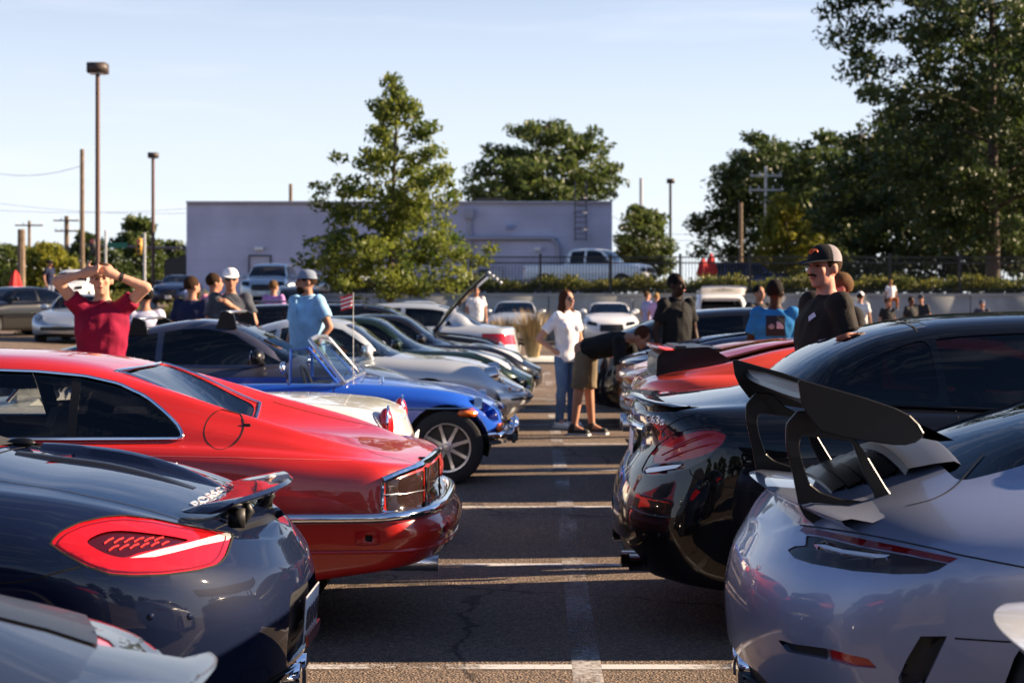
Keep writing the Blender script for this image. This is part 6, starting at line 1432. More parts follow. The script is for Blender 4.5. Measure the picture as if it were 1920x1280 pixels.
q = at(318, 560, 84); far_car('sedan', 'dark sedan facing out at the left corner of the building', PC, (q.x, 86, 1.25), -90, P_NAVY, 'sedan', (3.2, .7, 2.5, .55), (.7, .62, 1.42, .5), SW_S, .34, HD_S)
q = at(493, 560, 67.5); far_car('utility_vehicle', 'blue-grey sport utility vehicle facing out behind the chatting men', PSU, (q.x, 69.5, uz(q.x, 69)-.02), -90, P_ICE, 'suv', (3.3, .74, 2.7, .6), (.06, .66, .3, .56), SW_U, .36, HD_U)
q = at(566, 560, 60); far_car('utility_vehicle', 'black sport utility vehicle behind the man in the light blue polo', PSU, (q.x, 59, .22), -75, P_JET, 'suv', (3.3, .74, 2.7, .6), (.06, .66, .3, .56), SW_U, .36, HD_U)
q = at(668, 560, 79); far_car('sedan', 'pale blue sedan behind the fence under the oak tree', PC, (q.x, 80, uz(q.x, 80)), -142, P_ICE, 'sedan', (3.2, .7, 2.5, .55), (.7, .62, 1.42, .5), SW_S, .34, HD_S)
q = at(1420, 560, 80); far_car('minivan', 'dark blue minivan behind the fence near the yellow-green tree', PSU, (q.x, 81, 1.50), -20, P_NAVY, 'suv', (3.3, .74, 2.7, .6), (.06, .66, .3, .56), SW_U, .34, HD_U)
q = at(965, 560, 57); far_car('sedan', 'silver sedan facing out against the concrete wall', PC, (q.x, 58, 0), -90, P_SILV, 'sedan', (3.2, .7, 2.5, .55), (.7, .62, 1.42, .5), SW_S, .34, HD_S)
q = at(1142, 560, 58); far_car('hatchback', 'white hatchback facing out against the concrete wall', PH, (q.x, 58.3, 0), -90, P_PEARL, 'sedan', (3.2, .7, 2.5, .55), (.3, .6, 1.3, .5), SW_S, .34, HD_S)
q = at(760, 560, 54); far_car('sedan', 'pale silver sedan beneath the young oak tree', PC, (q.x+.3, 55.0, 0), -90, P_SILV, 'sedan', (3.2, .7, 2.5, .55), (.7, .62, 1.42, .5), SW_S, .34, HD_S)
q = at(1358, 560, 51); PSH = dict(PSU); c = Car('utility_vehicle', 'white utility vehicle with its rear hatch raised', PSU, (q.x, 51.6, 0), R(90), P_PEARL, 2, 'cars parked around the lot')
c.end_piece(rpoly([(-.66, 1.02), (.66, 1.02), (.58, 1.52), (-.58, 1.52)], .06), -1, 'luggage_opening', M_BLACK, False, .25, rim=.1); c.end_piece(rpoly([(.74, .8), (.92, .8), (.92, 1.06), (.76, 1.06)], .03), -1, 'taillight', M_RED)
for sw_ in SW_U: c.side_glass(c.side_poly(*sw_), M_TINT)
c.screen(3.3, .74, 2.7, .6); std(c, .9, 3.74, .36, .22, ('spoke', 5)); c.underbody(); c.plate(-1, .8); c.finish()
V = []
for i in range(9):
    t = i/8; V += [(.28-.95*t, y*(1-.06*t), 1.66+.30*t-.10*t*t+.025*(1-(y/.7)**2)) for y in (-.7, -.4, 0, .4, .7)]
hg = MB().add(V+[(a, b, z-.05) for a, b, z in V], [(i*5+k, i*5+k+1, (i+1)*5+k+1, (i+1)*5+k) for i in range(8) for k in range(4)]+[(45+i*5+k, 45+(i+1)*5+k, 45+(i+1)*5+k+1, 45+i*5+k+1) for i in range(8) for k in range(4)]+[(i*5, (i+1)*5, 45+(i+1)*5, 45+i*5) for i in range(8)]+[(i*5+4, 45+i*5+4, 45+(i+1)*5+4, (i+1)*5+4) for i in range(8)]+[(40+k, 41+k, 86+k, 85+k) for k in range(4)]).build('rear_hatch', P_PEARL, c.root, True); MB().box((-.2, 0, 1.76), (.6, 1.1, .012), Matrix.Rotation(R(12), 3, 'Y')).build('hatch_glass', M_DARKG, hg)
# pickup
PT = dict(L=5.85, top=[(0, 1.1), (.04, 1.2), (.3, 1.23), (1.95, 1.24), (2.02, 1.35), (2.15, 1.8), (2.4, 1.92), (3.3, 1.95), (3.7, 1.88), (4.35, 1.38), (4.6, 1.32), (5.4, 1.24), (5.75, 1.12), (5.85, .85)], belt=[(0, 1.12), (.1, 1.19), (2, 1.2), (4.3, 1.2), (5.4, 1.15), (5.85, .82)], sill=[(0, .55), (4.5, .5), (5.85, .5)],
  hw=[(0, .95), (.3, .98), (4.8, .99), (5.5, .96), (5.85, .88)], wr=[(0, .7), (2.2, .7), (3.6, .7), (4.4, .8), (5.85, .6)], sr=[(0, .05)], Rr=.12, nr=4, Rf=.3, nf=3)
q = at(1108, 560, 77); L = 5.85; rz = R(-22); mid = Matrix.Rotation(rz, 3, 'Z') @ Vector((L/2, 0, 0))
c = coupe('pickup_truck', 'white crew-cab pickup truck parked behind the fence', PT, Vector((q.x, 78.0, 1.80))-mid, rz, P_PEARL, (1.15, 4.75, .39), M_DARKG, [(2.28, 2.32, 2.95, 2.95, .04, .07), (3.05, 3.05, 4.2, 3.7, .04, .07)], (4.3, .78, 3.68, .66), None, None, seats=[(3.2, .4, .6), (3.2, -.4, .6)], floor=.6, mirror=(4.0, 1.35, M_SATIN), head=[(.62, .88), (.92, .88), (.9, 1.06), (.62, 1.06)], tail=[(.82, .8), (.96, .8), (.96, 1.1), (.84, 1.1)], cat='pickup')
fs = c.cut([(.12, -.8), (.12, .8), (1.9, .8), (1.9, -.8)], 'top', lambda f_, q: q.z > 1.0); c.piece(fs, 'bed', None, rim=.45)
c.end_piece(rpoly([(-.55, .84), (.55, .84), (.55, 1.10), (-.55, 1.10)], .05), 1, 'grille', M_SATIN, False, .02); bumper_bar(c, .66, 5.6, .05, M_CHROME, True, .12, .05); MB().box((.95, 0, .85), (1.75, 1.6, .04)).build('bed_floor', M_BLACK, c.root); c.finish()
# ------------------------------------------------------------------ people
def voxel(mb, size, it=6, disp=0., seed=0):
    me = bpy.data.meshes.new('v'); me.from_pydata(mb.v, [], mb.f); me.update(); o = bpy.data.objects.new('v', me)
    bm = bmesh.new(); bm.from_mesh(me); bmesh.ops.recalc_face_normals(bm, faces=bm.faces); bm.to_mesh(me); bm.free()
    r = o.modifiers.new('r', 'REMESH'); r.mode = 'VOXEL'; r.voxel_size = size; r.use_smooth_shade = True
    s = o.modifiers.new('s', 'SMOOTH'); s.iterations = it; s.factor = .5
    out = tmp_eval(o)
    if disp:
        n = len(out.vertices); co = np.zeros(n*3); out.vertices.foreach_get('co', co); co = co.reshape(-1, 3); no = np.zeros(n*3); out.vertices.foreach_get('normal', no); no = no.reshape(-1, 3)
        p = co+seed*1.7; w_ = (np.sin(p[:, 2]*34+6*np.sin(p[:, 0]*11+p[:, 1]*7))+.8*np.sin(p[:, 0]*29+p[:, 2]*17+4*np.sin(p[:, 2]*9))+.6*np.sin(p[:, 1]*31-p[:, 2]*23))/2.4
        co += no*(w_*disp)[:, None]; out.vertices.foreach_set('co', co.ravel()); out.update()
    return out
def rc(mb, a, b, ra, rb, n=10, flat=False):
    a, b = Vector(a), Vector(b); d = (b-a); L = d.length
    if L < 1e-6: return mb.sphere(a, max(ra, rb), 12, 8)
    d /= L; P = []; Q = []
    for t in ((90, 60, 30, 0) if not flat else (0,)): P.append(a-d*ra*math.sin(R(t))); Q.append(max(1e-4, ra*math.cos(R(t))))
    for t in ((0, 30, 60, 90) if flat != 2 and flat is not True else (0,)): P.append(b+d*rb*math.sin(R(t))); Q.append(max(1e-4, rb*math.cos(R(t))))
    return mb.tube(P, Q, n)
def loft(mb, rings, n=16):               # rings: (centre, right axis, front axis, half width, half depth)
    V = []
    for c, u, f, a, b in rings: V += [Vector(c)+Vector(u)*a*math.cos(2*math.pi*i/n)+Vector(f)*b*math.sin(2*math.pi*i/n) for i in range(n)]
    m = len(rings); return mb.add(V, [(i*n+k, i*n+(k+1) % n, (i+1)*n+(k+1) % n, (i+1)*n+k) for i in range(m-1) for k in range(n)]+[tuple(range(n))[::-1], tuple(range((m-1)*n, m*n))])
SKIN = {k: mat('skin_'+k, c, .6, noise=(14, .9), spec=.18) for k, c in dict(fair=(.50, .27, .19), tan=(.40, .20, .13), pink=(.55, .25, .18), brown=(.12, .055, .032), dark=(.045, .022, .014)).items()}
HAIR = {k: mat('hair_'+k, c, .85, bump=(60, .5, .004), spec=.12) for k, c in dict(black=(.008, .007, .007), brown=(.035, .018, .010), ltbrown=(.10, .055, .025), grey=(.22, .2, .18), auburn=(.06, .022, .012), blond=(.30, .18, .07)).items()}
M_EYE = mat('eye_dark', (.01, .008, .008), .2); M_LIP = mat('lips', (.32, .09, .08), .5); M_SUNG = mat('sunglass', (.006, .006, .007), .05, coat=1)
def person(label, loc, rz, h=1.75, skin='fair', hair=None, shirt=(.3, .3, .3), pants=(.05, .05, .08), shoes=(.03, .03, .03), pose={}, lean=0., fat=1.0, female=False, shorts=False, cap=None, glasses=False, yaw=0., pitch=0., vox=.017, beard=None, group='people at the car meet', long_hair=False, sleeve=.55, polo=False, hips=None):
    s = h/1.75; root = empty('person', loc, rz, label, 'person', group)
    J = dict(hipL=(.085, 0, .91), hipR=(-.085, 0, .91), kneeL=(.10, -.03, .50), kneeR=(-.10, -.03, .50), ankL=(.105, .02, .09), ankR=(-.105, .02, .09), shL=(.175, 0, 1.425), shR=(-.175, 0, 1.425), elL=(.245, .03, 1.14), elR=(-.245, .03, 1.14), haL=(.255, -.06, .90), haR=(-.255, -.06, .90))
    if female: J['shL'] = (.155, 0, 1.42); J['shR'] = (-.155, 0, 1.42)
    HP = Vector((0, 0, .95)); LR = Matrix.Rotation(R(lean), 3, 'X')          # positive lean tips the trunk forward (-y)
    T = lambda p: HP+LR @ (Vector(p)-HP)
    for k in ('shL', 'shR', 'elL', 'elR', 'haL', 'haR'): J[k] = T(J[k])
    J.update({k: Vector(v) for k, v in pose.items()}); J = {k: Vector(v)*s for k, v in J.items()}; Ts = lambda p: T(p)*s
    ux = Vector((1, 0, 0)); fr = LR @ Vector((0, 1, 0)); w_ = fat
    body = MB(); tr = [((0, 0, .86), .155*w_, .105*w_), ((0, 0, .95), .165*w_, .115*w_), ((0, .0, 1.07), (.135 if female else .15)*w_, .105*w_), ((0, 0, 1.22), .155*w_, .118*w_), ((0, .005, 1.34), .17*w_, .115*w_), ((0, .01, 1.42), .145*w_, .085), ((0, .012, 1.465), .085, .065), ((0, .01, 1.50), .055, .055)]
    loft(body, [(Ts(c), ux, fr, a*s, b*s) for c, a, b in tr])
    rc(body, Ts((0, .01, 1.45)), Ts((0, -.005, 1.57)), .056*s, .054*s)
    for q in 'LR':
        rc(body, J['sh'+q], J['el'+q], .050*s*(1+(w_-1)*.4), .040*s); rc(body, J['el'+q], J['ha'+q], .042*s, .027*s); rc(body, J['hip'+q], J['knee'+q], .085*s*w_, .058*s); rc(body, J['knee'+q], J['ank'+q], .060*s, .037*s)
        rc(body, J['ank'+q], J['ank'+q]+Vector((0, -.12, -.045))*s, .042*s, .032*s)
        d = (J['ha'+q]-J['el'+q]).normalized(); o = pose.get('palm'+q); sd = Vector(o) if o else (d.cross(Vector((1 if q == 'L' else -1, 0, 0)))); sd = sd.normalized() if sd.length > .1 else Vector((0, 1, 0)); nn_ = d.cross(sd).normalized()
        hp = J['ha'+q]; rc(body, hp, hp+d*.075*s, .032*s, .034*s); rc(body, hp+sd*.018*s, hp+d*.07*s+sd*.022*s, .022*s, .022*s); rc(body, hp-sd*.018*s, hp+d*.07*s-sd*.022*s, .022*s, .022*s)
        for k, ln in ((-1.5, .062), (-.5, .075), (.5, .08), (1.5, .07)):
            b0 = hp+d*.085*s+sd*.019*k*s; b1 = b0+(d*.75+nn_*.35).normalized()*ln*.55*s; b2 = b1+(d*.4+nn_*.7).normalized()*ln*.5*s; rc(body, b0, b1, .0105*s, .0095*s, 7); rc(body, b1, b2, .0095*s, .008*s, 7)
        t0 = hp+d*.02*s+sd*.03*s; t1 = t0+(d*.5+sd*.7+nn_*.3).normalized()*.045*s; rc(body, t0, t1, .014*s, .011*s, 7); rc(body, t1, t1+(d*.8+sd*.2+nn_*.3).normalized()*.03*s, .011*s, .009*s, 7)
    HC = Ts((0, -.012, 1.635)); HR = LR @ Matrix.Rotation(R(yaw), 3, 'Z') @ Matrix.Rotation(R(pitch), 3, 'X'); hp_ = lambda p: HC+HR @ (Vector(p)*s)
    body.sphere(hp_((0, .012, .022)), (.074*s, .094*s, .092*s), 18, 12, HR); body.sphere(hp_((0, -.028, -.045)), (.058*s, .064*s, .078*s), 16, 10, HR); body.sphere(hp_((0, -.068, -.098)), (.026*s, .022*s, .020*s), 10, 8, HR)
    rc(body, hp_((0, -.088, .012)), hp_((0, -.108, -.030)), .011*s, .0155*s, 8); body.sphere(hp_((0, -.080, .024)), (.050*s, .016*s, .012*s), 12, 8, HR); rc(body, hp_((0, -.082, -.066)), hp_((0, -.086, -.056)), .020*s, .016*s, 8)
    for sx in (-1, 1): body.sphere(hp_((sx*.074, .012, -.012)), (.012*s, .022*s, .032*s), 10, 8, HR); body.sphere(hp_((sx*.038, -.066, -.022)), (.024*s, .020*s, .02*s), 10, 8, HR)
    me = voxel(body, vox, 3); me.materials.clear(); me.materials.append(SKIN[skin]); b = link(bpy.data.objects.new('body', me), root)
    for sx in (-1, 1):
        MB().sphere(hp_((sx*.030, -.0835, .004)), (.013*s, .006*s, .0065*s), 10, 6, HR).build('eye', M_EYE, b, True)
        MB().tube([hp_((sx*.014, -.094, .022)), hp_((sx*.034, -.091, .027)), hp_((sx*.050, -.078, .021))], .0045*s, 6).build('eyebrow', HAIR[hair or 'brown'], b, True)
    MB().sphere(hp_((0, -.097, -.062)), (.022*s, .007*s, .0075*s), 12, 8, HR).build('mouth', M_LIP, b, True)
    # clothing
    ms = cloth('s_%d' % int(1e6*sum(shirt)), shirt); mp_ = cloth('p_%d' % int(1e6*sum(pants)), pants)
    sh = MB(); gf = 1.09
    tr2 = [((0, 0, .84), .175*w_, .128*w_), ((0, 0, .95), .178*w_, .130*w_), ((0, -.004, 1.07), (.155 if female else .172)*w_, .128*w_), ((0, -.008, 1.22), .176*w_, .138*w_), ((0, 0, 1.34), .185*w_, .128*w_), ((0, .008, 1.425), .158*w_, .096), ((0, .012, 1.468), .082, .068), ((0, .008, 1.485), .066, .06)]
    if lean > 40: tr2 = tr2[1:]
    loft(sh, [(Ts(c), ux, fr, a*s, b*s) for c, a, b in tr2])
    if female:
        for sx in (-1, 1): sh.sphere(Ts((sx*.075, -.10, 1.27)), (.072*s, .062*s, .07*s), 12, 8)
    for q in 'LR':
        a, e = J['sh'+q], J['el'+q]; en = a.lerp(e, sleeve+.12); wa = 1+(w_-1)*.45; rc(sh, a+(Ts((0, 0, 1.36))-a)*.12, en, .073*s*wa, .068*s*wa, 12, 2); sh.sphere(a+(Ts((0, 0, 1.40))-a)*.06, .074*s*wa, 12, 8)
    me = voxel(sh, vox, 5, .005, hash(label) % 17); me.materials.append(ms); me.materials.clear(); me.materials.append(ms); so = link(bpy.data.objects.new('shirt', me), root)
    if polo:
        cl = MB().tube([Ts((.072*math.cos(t), .004-.062*math.sin(t), 1.492-.02*max(0, math.sin(t)))) for t in [math.pi*(-.35+1.7*i/16) for i in range(17)]], .015*s, 8); cl.build('collar', ms, so, True)
        MB().box(Ts((0, -.135*w_, 1.37)), (.022*s, .012*s, .16*s)).build('placket', ms, so)
    pn = MB(); loft(pn, [(Ts((0, 0, 1.0)), ux, fr, .160*s*w_, .118*s*w_), (Vector((0, 0, .93))*s, ux, Vector((0, 1, 0)), .172*s*w_, .125*s*w_), (Vector((0, 0, .84))*s, ux, Vector((0, 1, 0)), .165*s*w_, .118*s*w_)])
    for q in 'LR':
        hq, kq, aq = J['hip'+q], J['knee'+q], J['ank'+q]
        if shorts: rc(pn, hq, hq.lerp(kq, .95), .098*s*w_, .090*s*w_, 12, 2)
        else: rc(pn, hq, kq, .095*s*w_, .070*s, 12); rc(pn, kq, aq+Vector((0, 0, -.02))*s, .070*s, .055*s, 12, 2)
    me = voxel(pn, vox, 4, .005, 3); me.materials.clear(); me.materials.append(mp_); link(bpy.data.objects.new('shorts' if shorts else 'trousers', me), root)
    for q in 'LR':
        sm = MB(); a = J['ank'+q]; rc(sm, a+Vector((0, .03, -.045))*s, a+Vector((0, -.15, -.055))*s, .046*s, .040*s, 10); rc(sm, a+Vector((0, .02, -.03))*s, a+Vector((0, 0, .01))*s, .05*s, .048*s, 10)
        zmin = a.z-.088*s; sm.v = [(x, y, max(z, zmin)) for x, y, z in sm.v]
        o = sm.build('shoe', mat('shoe_%d' % int(1e5*sum(shoes)), shoes, .6), root, True); MB().box(a+Vector((0, -.055, -.078))*s, (.088*s, .27*s, .022*s)).build('sole', mat('sole_white', (.6, .6, .6), .6), o)
    if hair and not (cap and cap[0] == 'bald'):
        hm = MB(); hm.sphere(hp_((0, .022, .030)), (.082*s, .098*s, .096*s), 18, 12, HR)
        if long_hair:
            for sx in (-1, 1): rc(hm, hp_((sx*.06, .02, .0)), hp_((sx*.075, .02, -.14)), .045*s, .045*s); rc(hm, hp_((sx*.075, .02, -.14)), hp_((sx*.085, -.02, -.28)), .045*s, .028*s)
            rc(hm, hp_((0, .06, .02)), hp_((0, .085, -.26)), .07*s, .06*s)
        me = voxel(hm, min(vox, .012), 2, .004, 5)
        bm = bmesh.new(); bm.from_mesh(me); HI = HR.inverted(); dl = []
        for v in bm.verts:
            p = (HI @ (v.co-HC))/s
            if p.y < -.058+.9*max(0, p.z-.07) and p.z < .088 and abs(p.x) < .07: dl.append(v)
            elif not long_hair and p.z < -.035+.35*min(0, p.y): dl.append(v)
        bmesh.ops.delete(bm, geom=dl, context='VERTS'); bm.to_mesh(me); bm.free(); me.materials.clear(); me.materials.append(HAIR[hair]); link(bpy.data.objects.new('hair', me), root)
    if cap:
        c1, c2, cy = cap[1], cap[2], cap[3] if len(cap) > 3 else 0.; CR = HR @ Matrix.Rotation(R(cy), 3, 'Z'); cp = lambda p: HC+CR @ (Vector(p)*s)
        V = []; n = 24
        for j in range(9):
            t = R(90)*j/8; 
            for i in range(n):
                a = 2*math.pi*i/n; rr = math.cos(t)**.72; V.append(cp((.088*rr*math.cos(a), .010+.104*rr*math.sin(a), .030+.095*math.sin(t)**1.0)))
        co = MB().add(V, [(j*n+i, j*n+(i+1) % n, (j+1)*n+(i+1) % n, (j+1)*n+i) for j in range(8) for i in range(n)]).build('cap', cloth('cap_%d' % int(1e6*sum(c1)), c1), root, True)
        if c2 is not None and c2 != c1:
            V2 = [Vector(v) for v in V]; fnt = [(j*n+i, j*n+(i+1) % n, (j+1)*n+(i+1) % n, (j+1)*n+i) for j in range(7) for i in range(n) if math.sin(2*math.pi*(i+.5)/n) < -.35]
            cc = cp((0, .01, .03)); MB().add([cc+(v-cc)*1.012 for v in V2], fnt).build('front_panel', cloth('capf_%d' % int(1e6*sum(c2)), c2), co, True, fix=False)
        V = []
        for i in range(13):
            a = math.pi*(1.12+.76*i/12); r0 = (.088*math.cos(a), .010+.104*math.sin(a), .036); k = max(0, -math.sin(a)-.35)/.65; r1 = (.098*math.cos(a), .010+.104*math.sin(a)-.085*k**.7, .030-.018*k+.010*abs(math.cos(a))); V += [cp(r0), cp(r1), cp((r1[0], r1[1], r1[2]-.006)), cp((r0[0], r0[1], r0[2]-.006))]
        MB().add(V, [(4*i+k, 4*i+(k+1) % 4, 4*i+4+(k+1) % 4, 4*i+4+k) for i in range(12) for k in range(4)]).build('brim', cloth('brim_%d' % int(1e6*sum(c2 or c1)), c2 or c1), co, True)
    if glasses:
        g = MB()
        for sx in (-1, 1): g.sphere(hp_((sx*.033, -.094, .002)), (.029*s, .010*s, .019*s), 14, 8, HR)
        go = g.tube([hp_((-.066, -.088, .008)), hp_((-.074, .0, .008))], .003*s, 5).tube([hp_((.066, -.088, .008)), hp_((.074, .0, .008))], .003*s, 5).build('sunglasses', M_SUNG, root, True)
    if beard:
        bd = MB().sphere(hp_((0, -.045, -.080)), (.056*s, .058*s, .045*s), 14, 10, HR).build('beard', HAIR[beard], root, True)
    root['_hc'] = 0; del root['_hc']
    return dict(root=root, hp=hp_, HR=HR, T=Ts, s=s, J=J, shirt=so, body=b)
def X_(px, d): return (px-VPX)*d/FPX
WH = (.72, .72, .74)
# shading her eyes with both hands
p = person('person in a maroon t-shirt shading eyes with both hands', (X_(191, 13.0), 13.0, 0), R(8), 1.76, 'fair', 'brown', (.21, .004, .030), (.03, .03, .05), pose=dict(elL=(.33, -.10, 1.575), haL=(.115, -.155, 1.665), elR=(-.31, -.10, 1.62), haR=(-.115, -.155, 1.675), palmL=(0, .3, 1), palmR=(0, .3, 1)), fat=1.12, female=True, vox=.010, glasses=False, sleeve=.32)
J = p['J']; a = J['haL'].lerp(J['elL'], .12); b = J['haL'].lerp(J['elL'], .22); MB().cyl(a, b, .033, .034, 14).build('wristband', M_BLACK, p['root'], True)
person('man in a navy t-shirt seen from behind', (X_(360, 20.6), 20.6, 0), R(165), 1.76, 'tan', 'brown', (.018, .022, .06), fat=1.12, yaw=-25, beard='brown')
person('man in a pink shirt behind the man in navy', (X_(401, 22.6), 22.6, 0), R(140), 1.83, 'tan', 'brown', (.55, .22, .32), (.2, .17, .12), yaw=-20)
person('man in a white cap and grey t-shirt with one arm across his chest', (X_(432, 19.6), 19.6, 0), R(14), 1.84, 'tan', 'grey', (.06, .068, .085), (.05, .06, .1), pose=dict(elL=(.25, -.08, 1.17), haL=(-.02, -.22, 1.36)), cap=('cap', WH, WH), glasses=True, fat=1.1, vox=.013)
person('man in a white cap and pale lavender t-shirt seen from behind', (X_(272, 18.7), 18.7, 0), R(200), 1.63, 'tan', 'black', (.48, .48, .62), cap=('cap', WH, WH), yaw=25, fat=1.05)
person('man in a lilac polo and khaki shorts seen from behind', (X_(513, 34), 34, 0), R(155), 1.86, 'tan', 'ltbrown', (.42, .22, .48), (.35, .28, .18), shorts=True, fat=1.05)
person('man in a light blue polo and grey-blue cap looking left', (X_(576, 18.4), 18.4, 0), R(-38), 1.80, 'tan', 'brown', (.27, .50, .74), (.02, .02, .025), pose=dict(elL=(.30, .02, 1.17), haL=(.22, -.12, .96)), cap=('cap', (.20, .24, .32), (.20, .24, .32)), yaw=-38, fat=1.2, beard='brown', polo=True, vox=.012)
person('man in a white t-shirt beyond the raised hood', (X_(893, 47), 47, 0), R(10), 1.83, 'tan', 'black', (.75, .75, .76), (.03, .03, .04), fat=1.1)
person('woman with long brown hair, white t-shirt, jeans and sunglasses', (X_(1062, 20.3), 20.3, 0), R(38), 1.60, 'fair', 'auburn', (.78, .76, .80), (.10, .17, .30), (.8, .8, .8), pose=dict(elR=(-.36, .12, 1.13), haR=(-.19, .0, .98), kneeL=(.12, .03, .50), ankL=(.15, .08, .09)), female=True, long_hair=True, glasses=True, vox=.011, yaw=8)
bp_ = person('man in black t-shirt and khaki shorts bending over to take a photo', (X_(1105, 19.4)-.04, 19.2, 0), R(66), 1.72, 'tan', 'auburn', (.010, .010, .011), (.16, .125, .08), (.012, .012, .013), lean=76, pose=dict(elL=(.24, -.50, .66), haL=(.05, -.72, .74), elR=(-.24, -.50, .66), haR=(-.05, -.72, .74), kneeL=(.10, .01, .50), kneeR=(-.10, .05, .50), ankL=(.12, -.02, .09), ankR=(-.12, .10, .09)), shorts=True, yaw=0, pitch=-34, vox=.011, fat=1.02)
MB().box((0, -.80, .78), (.15, .012, .075)).build('phone', M_SUNG, None); ph = bpy.data.objects['phone']; tag(ph, 'dark phone held out by the man bending over', 'phone'); ph.location = bp_['root'].location; ph.rotation_euler = (0, 0, R(66))
person('man in a black polo shirt standing before the black hatchback', (X_(1268, 19.0), 19.0, 0), R(28), 1.77, 'dark', 'black', (.012, .012, .013), (.02, .02, .025), yaw=22, polo=True, vox=.012)
p = person('man in a bright blue t-shirt with a black logo square on its back', (X_(1454, 15.6), 15.6, 0), R(172), 1.67, 'dark', 'black', (.018, .17, .42), (.02, .02, .03), fat=1.22, yaw=-15, vox=.012)
# shirt print: black square, pale half-dome mark, line of small lettering, projected on the shirt's back
sb = BVHTree.FromPolygons([v.co.copy() for v in p['shirt'].data.vertices], [tuple(q.vertices) for q in p['shirt'].data.polygons])
def on_back(x, z, off=.004):
    h = sb.ray_cast(Vector((x, 1, z)), Vector((0, -1, 0))); return (h[0]+Vector((0, off, 0))) if h[0] else Vector((x, .14, z))
def back_patch(name, x0, x1, z0, z1, m, off, n=8):
    V = [on_back(x0+(x1-x0)*i/n, z0+(z1-z0)*j/n, off) for j in range(n+1) for i in range(n+1)]; return mesh(name, V, [(j*(n+1)+i, j*(n+1)+i+1, (j+1)*(n+1)+i+1, (j+1)*(n+1)+i) for j in range(n) for i in range(n)], m, p['shirt'], True)
M_PRB, M_PRW = mat('print_black', (.008, .009, .015), .8), mat('print_lilac', (.62, .58, .70), .8)
back_patch('logo_square', -.085, .085, 1.17, 1.35, M_PRB, .005)
def arc_band(name, r0, r1, cx, cz, off):
    V = []; n = 10
    for i in range(n+1):
        a = R(90)*i/n; V += [on_back(cx-r0*math.cos(a), cz+r0*math.sin(a), off), on_back(cx-r1*math.cos(a), cz+r1*math.sin(a), off)]
    return mesh(name, V, [(2*i, 2*i+1, 2*i+3, 2*i+2) for i in range(n)], M_PRW, p['shirt'], True)
for r0, r1 in ((.005, .022), (.028, .042), (.048, .060)): arc_band('logo_arc', r0, r1, -.012, 1.235, .008)
for zt, sz, tx in ((1.268, .016, 'THE'), (1.253, .016, 'NORTH'), (1.238, .016, 'FACE'), (1.115, .026, 'THE NORTH FACE')):
    me = text_mesh(tx, sz, 0, .0004); o = bpy.data.objects.new('print_lettering', me); me.materials.append(M_PRW); cx = .035 if sz < .02 else 0.
    for v in me.vertices: v.co = on_back(cx-v.co.x, zt+v.co.y, .009)
    link(o, p['shirt'])
cm = person('man in a black and grey trucker cap and dark t-shirt, seen in profile', (X_(1548, 9.9), 9.9, 0), R(-72), 1.80, 'pink', 'brown', (.022, .018, .016), (.03, .03, .04), cap=('cap', (.26, .23, .25), (.014, .014, .016)), fat=1.18, yaw=22, vox=.0085)
hp_, HR, s = cm['hp'], cm['HR'], cm['s']
MB().tube([hp_((-.030, -.094, -.052)), hp_((-.015, -.104, -.046)), hp_((0, -.107, -.044)), hp_((.015, -.104, -.046)), hp_((.030, -.094, -.052))], [.004, .0075, .0085, .0075, .004], 8).build('moustache', HAIR['brown'], cm['root'], True)
MB().tube([hp_((.028*math.cos(t), -.092+.010*abs(math.sin(t))+.006*abs(math.cos(t)), .078+.017*math.sin(t))) for t in [2*math.pi*i/16*.9 for i in range(17)]], .005, 6).tube([hp_((-.015, -.097, .068)), hp_((.015, -.090, .090))], .004, 6).build('cap_emblem', mat('emblem_orange', (.75, .13, .02), .6), cm['root'], True)
sb2 = BVHTree.FromPolygons([v.co.copy() for v in cm['shirt'].data.vertices], [tuple(q.vertices) for q in cm['shirt'].data.polygons])
V = []
for a, z in ((.06, 1.36), (.085, 1.385), (.115, 1.365), (.09, 1.335)):
    h = sb2.ray_cast(Vector((a, -1, z*s)), Vector((0, 1, 0))); V.append(h[0]+Vector((0, -.006, 0)) if h[0] else Vector((a, -.2, z)))
mesh('chest_emblem', V, [(0, 1, 2, 3)], M_PRW, cm['shirt'])
person('man in a black t-shirt half hidden behind the trucker cap man', (X_(1574, 12.65), 12.65, 0), R(-60), 1.69, 'fair', 'ltbrown', (.010, .010, .012), fat=1.15, yaw=-20)
person('dark-haired man standing beyond the man in bright blue', (X_(1423, 26), 26, 0), R(20), 1.70, 'tan', 'black', (.05, .045, .045), yaw=10)
person('woman in pale blue beside the white hatchback', (X_(1213, 49), 49, 0), R(120), 1.70, 'fair', 'ltbrown', (.35, .38, .62), female=True)
person('woman in pink beside the white hatchback', (X_(1231, 47), 47, 0), R(150), 1.66, 'fair', 'blond', (.62, .38, .62), female=True)
person('man in a white cap and white t-shirt near the concrete wall', (X_(1613, 40), 40, 0), R(150), 1.66, 'tan', 'black', (.72, .72, .72), cap=('cap', (.7, .7, .72), (.7, .7, .72)))
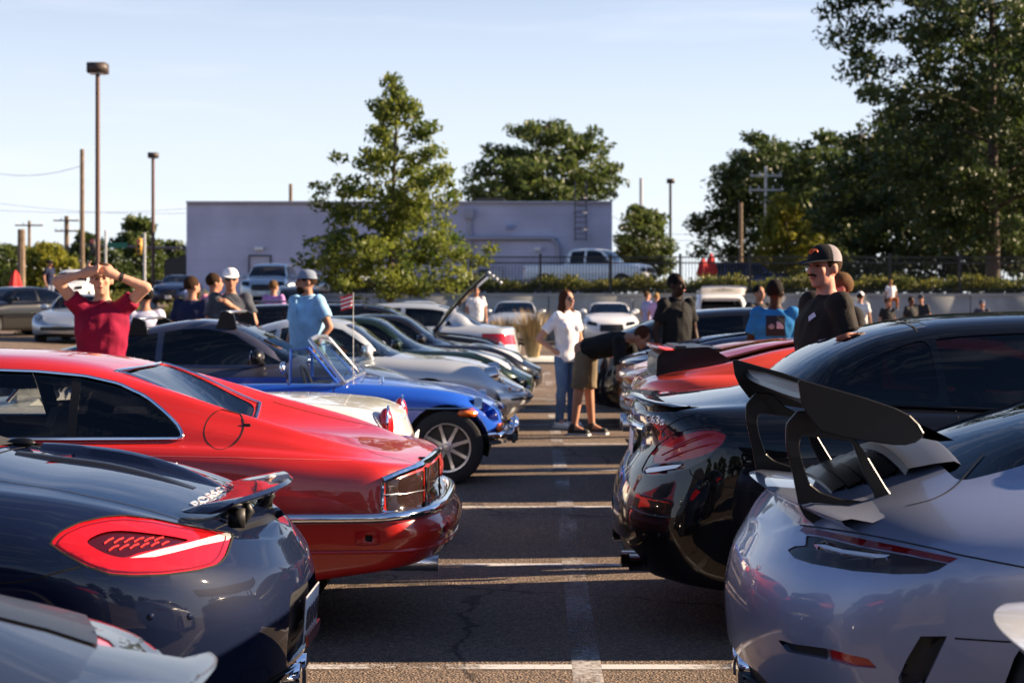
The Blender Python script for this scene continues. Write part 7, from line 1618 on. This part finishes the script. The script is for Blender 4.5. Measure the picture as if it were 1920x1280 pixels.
person('man in dark clothes carrying a child on his shoulders', (X_(1664, 42), 42, 0), R(20), 1.50, 'tan', 'brown', (.02, .02, .022))
person('child in a white t-shirt riding on shoulders', (X_(1672, 42), 42.12, .98), R(195), .98, 'tan', 'blond', (.75, .73, .74), (.30, .10, .03), pose=dict(kneeL=(.16, .28, .92), kneeR=(-.16, .28, .92), ankL=(.17, .26, .55), ankR=(-.17, .26, .55)))
person('dark-haired man near the concrete wall', (X_(1708, 44), 44, 0), R(30), 1.55, 'brown', 'black', (.03, .03, .03)); person('man in a dark cap near the concrete wall', (X_(1727, 45), 45, 0), R(-20), 1.60, 'tan', 'brown', (.03, .03, .035), cap=('cap', (.03, .03, .04), (.03, .03, .04))); person('man in a slate blue cap near the concrete wall', (X_(1841, 44), 44, 0), R(0), 1.47, 'tan', 'brown', (.06, .06, .08), cap=('cap', (.10, .11, .16), (.10, .11, .16)))
person('person in navy standing by the white utility vehicle', (X_(93, 70), 70, 1.12), R(60), 1.92, 'tan', 'black', (.012, .018, .05), (.20, .22, .3), cap=('cap', (.01, .01, .02), (.01, .01, .02)))
# ------------------------------------------------------------------ small flag on the blue roadster's wing, drink can on the red roof
fz = empty('small_flag', (-1.51, 14.25, .80), 0, 'small red and white striped flag on a thin staff', 'flag')
tpz = 1.5-(548-VPY)*14.25/FPX-.80
MB().cyl((0, 0, -.02), (0, 0, tpz), .004, .003, 6).build('staff', M_STEEL, fz, True)
for k in range(7):
    V = []
    for i in range(9):
        t = i/8; V += [(-.005-.098*(1-t)+.09*0+.0, .012*math.sin(t*5+k*.2), tpz-.01-.0165*k-.035*t*0+(-.03*(1-t))), (-.005-.098*(1-t), .012*math.sin(t*5+k*.2), tpz-.01-.0165*(k+1)+(-.03*(1-t)))]
    mesh('stripe', V, [(2*i, 2*i+1, 2*i+3, 2*i+2) for i in range(8)], mat('flag_red', (.5, .02, .04), .8) if k % 2 == 0 else mat('flag_white', (.75, .72, .72), .8), fz)

for q in _TMP: bpy.data.scenes.remove(q)
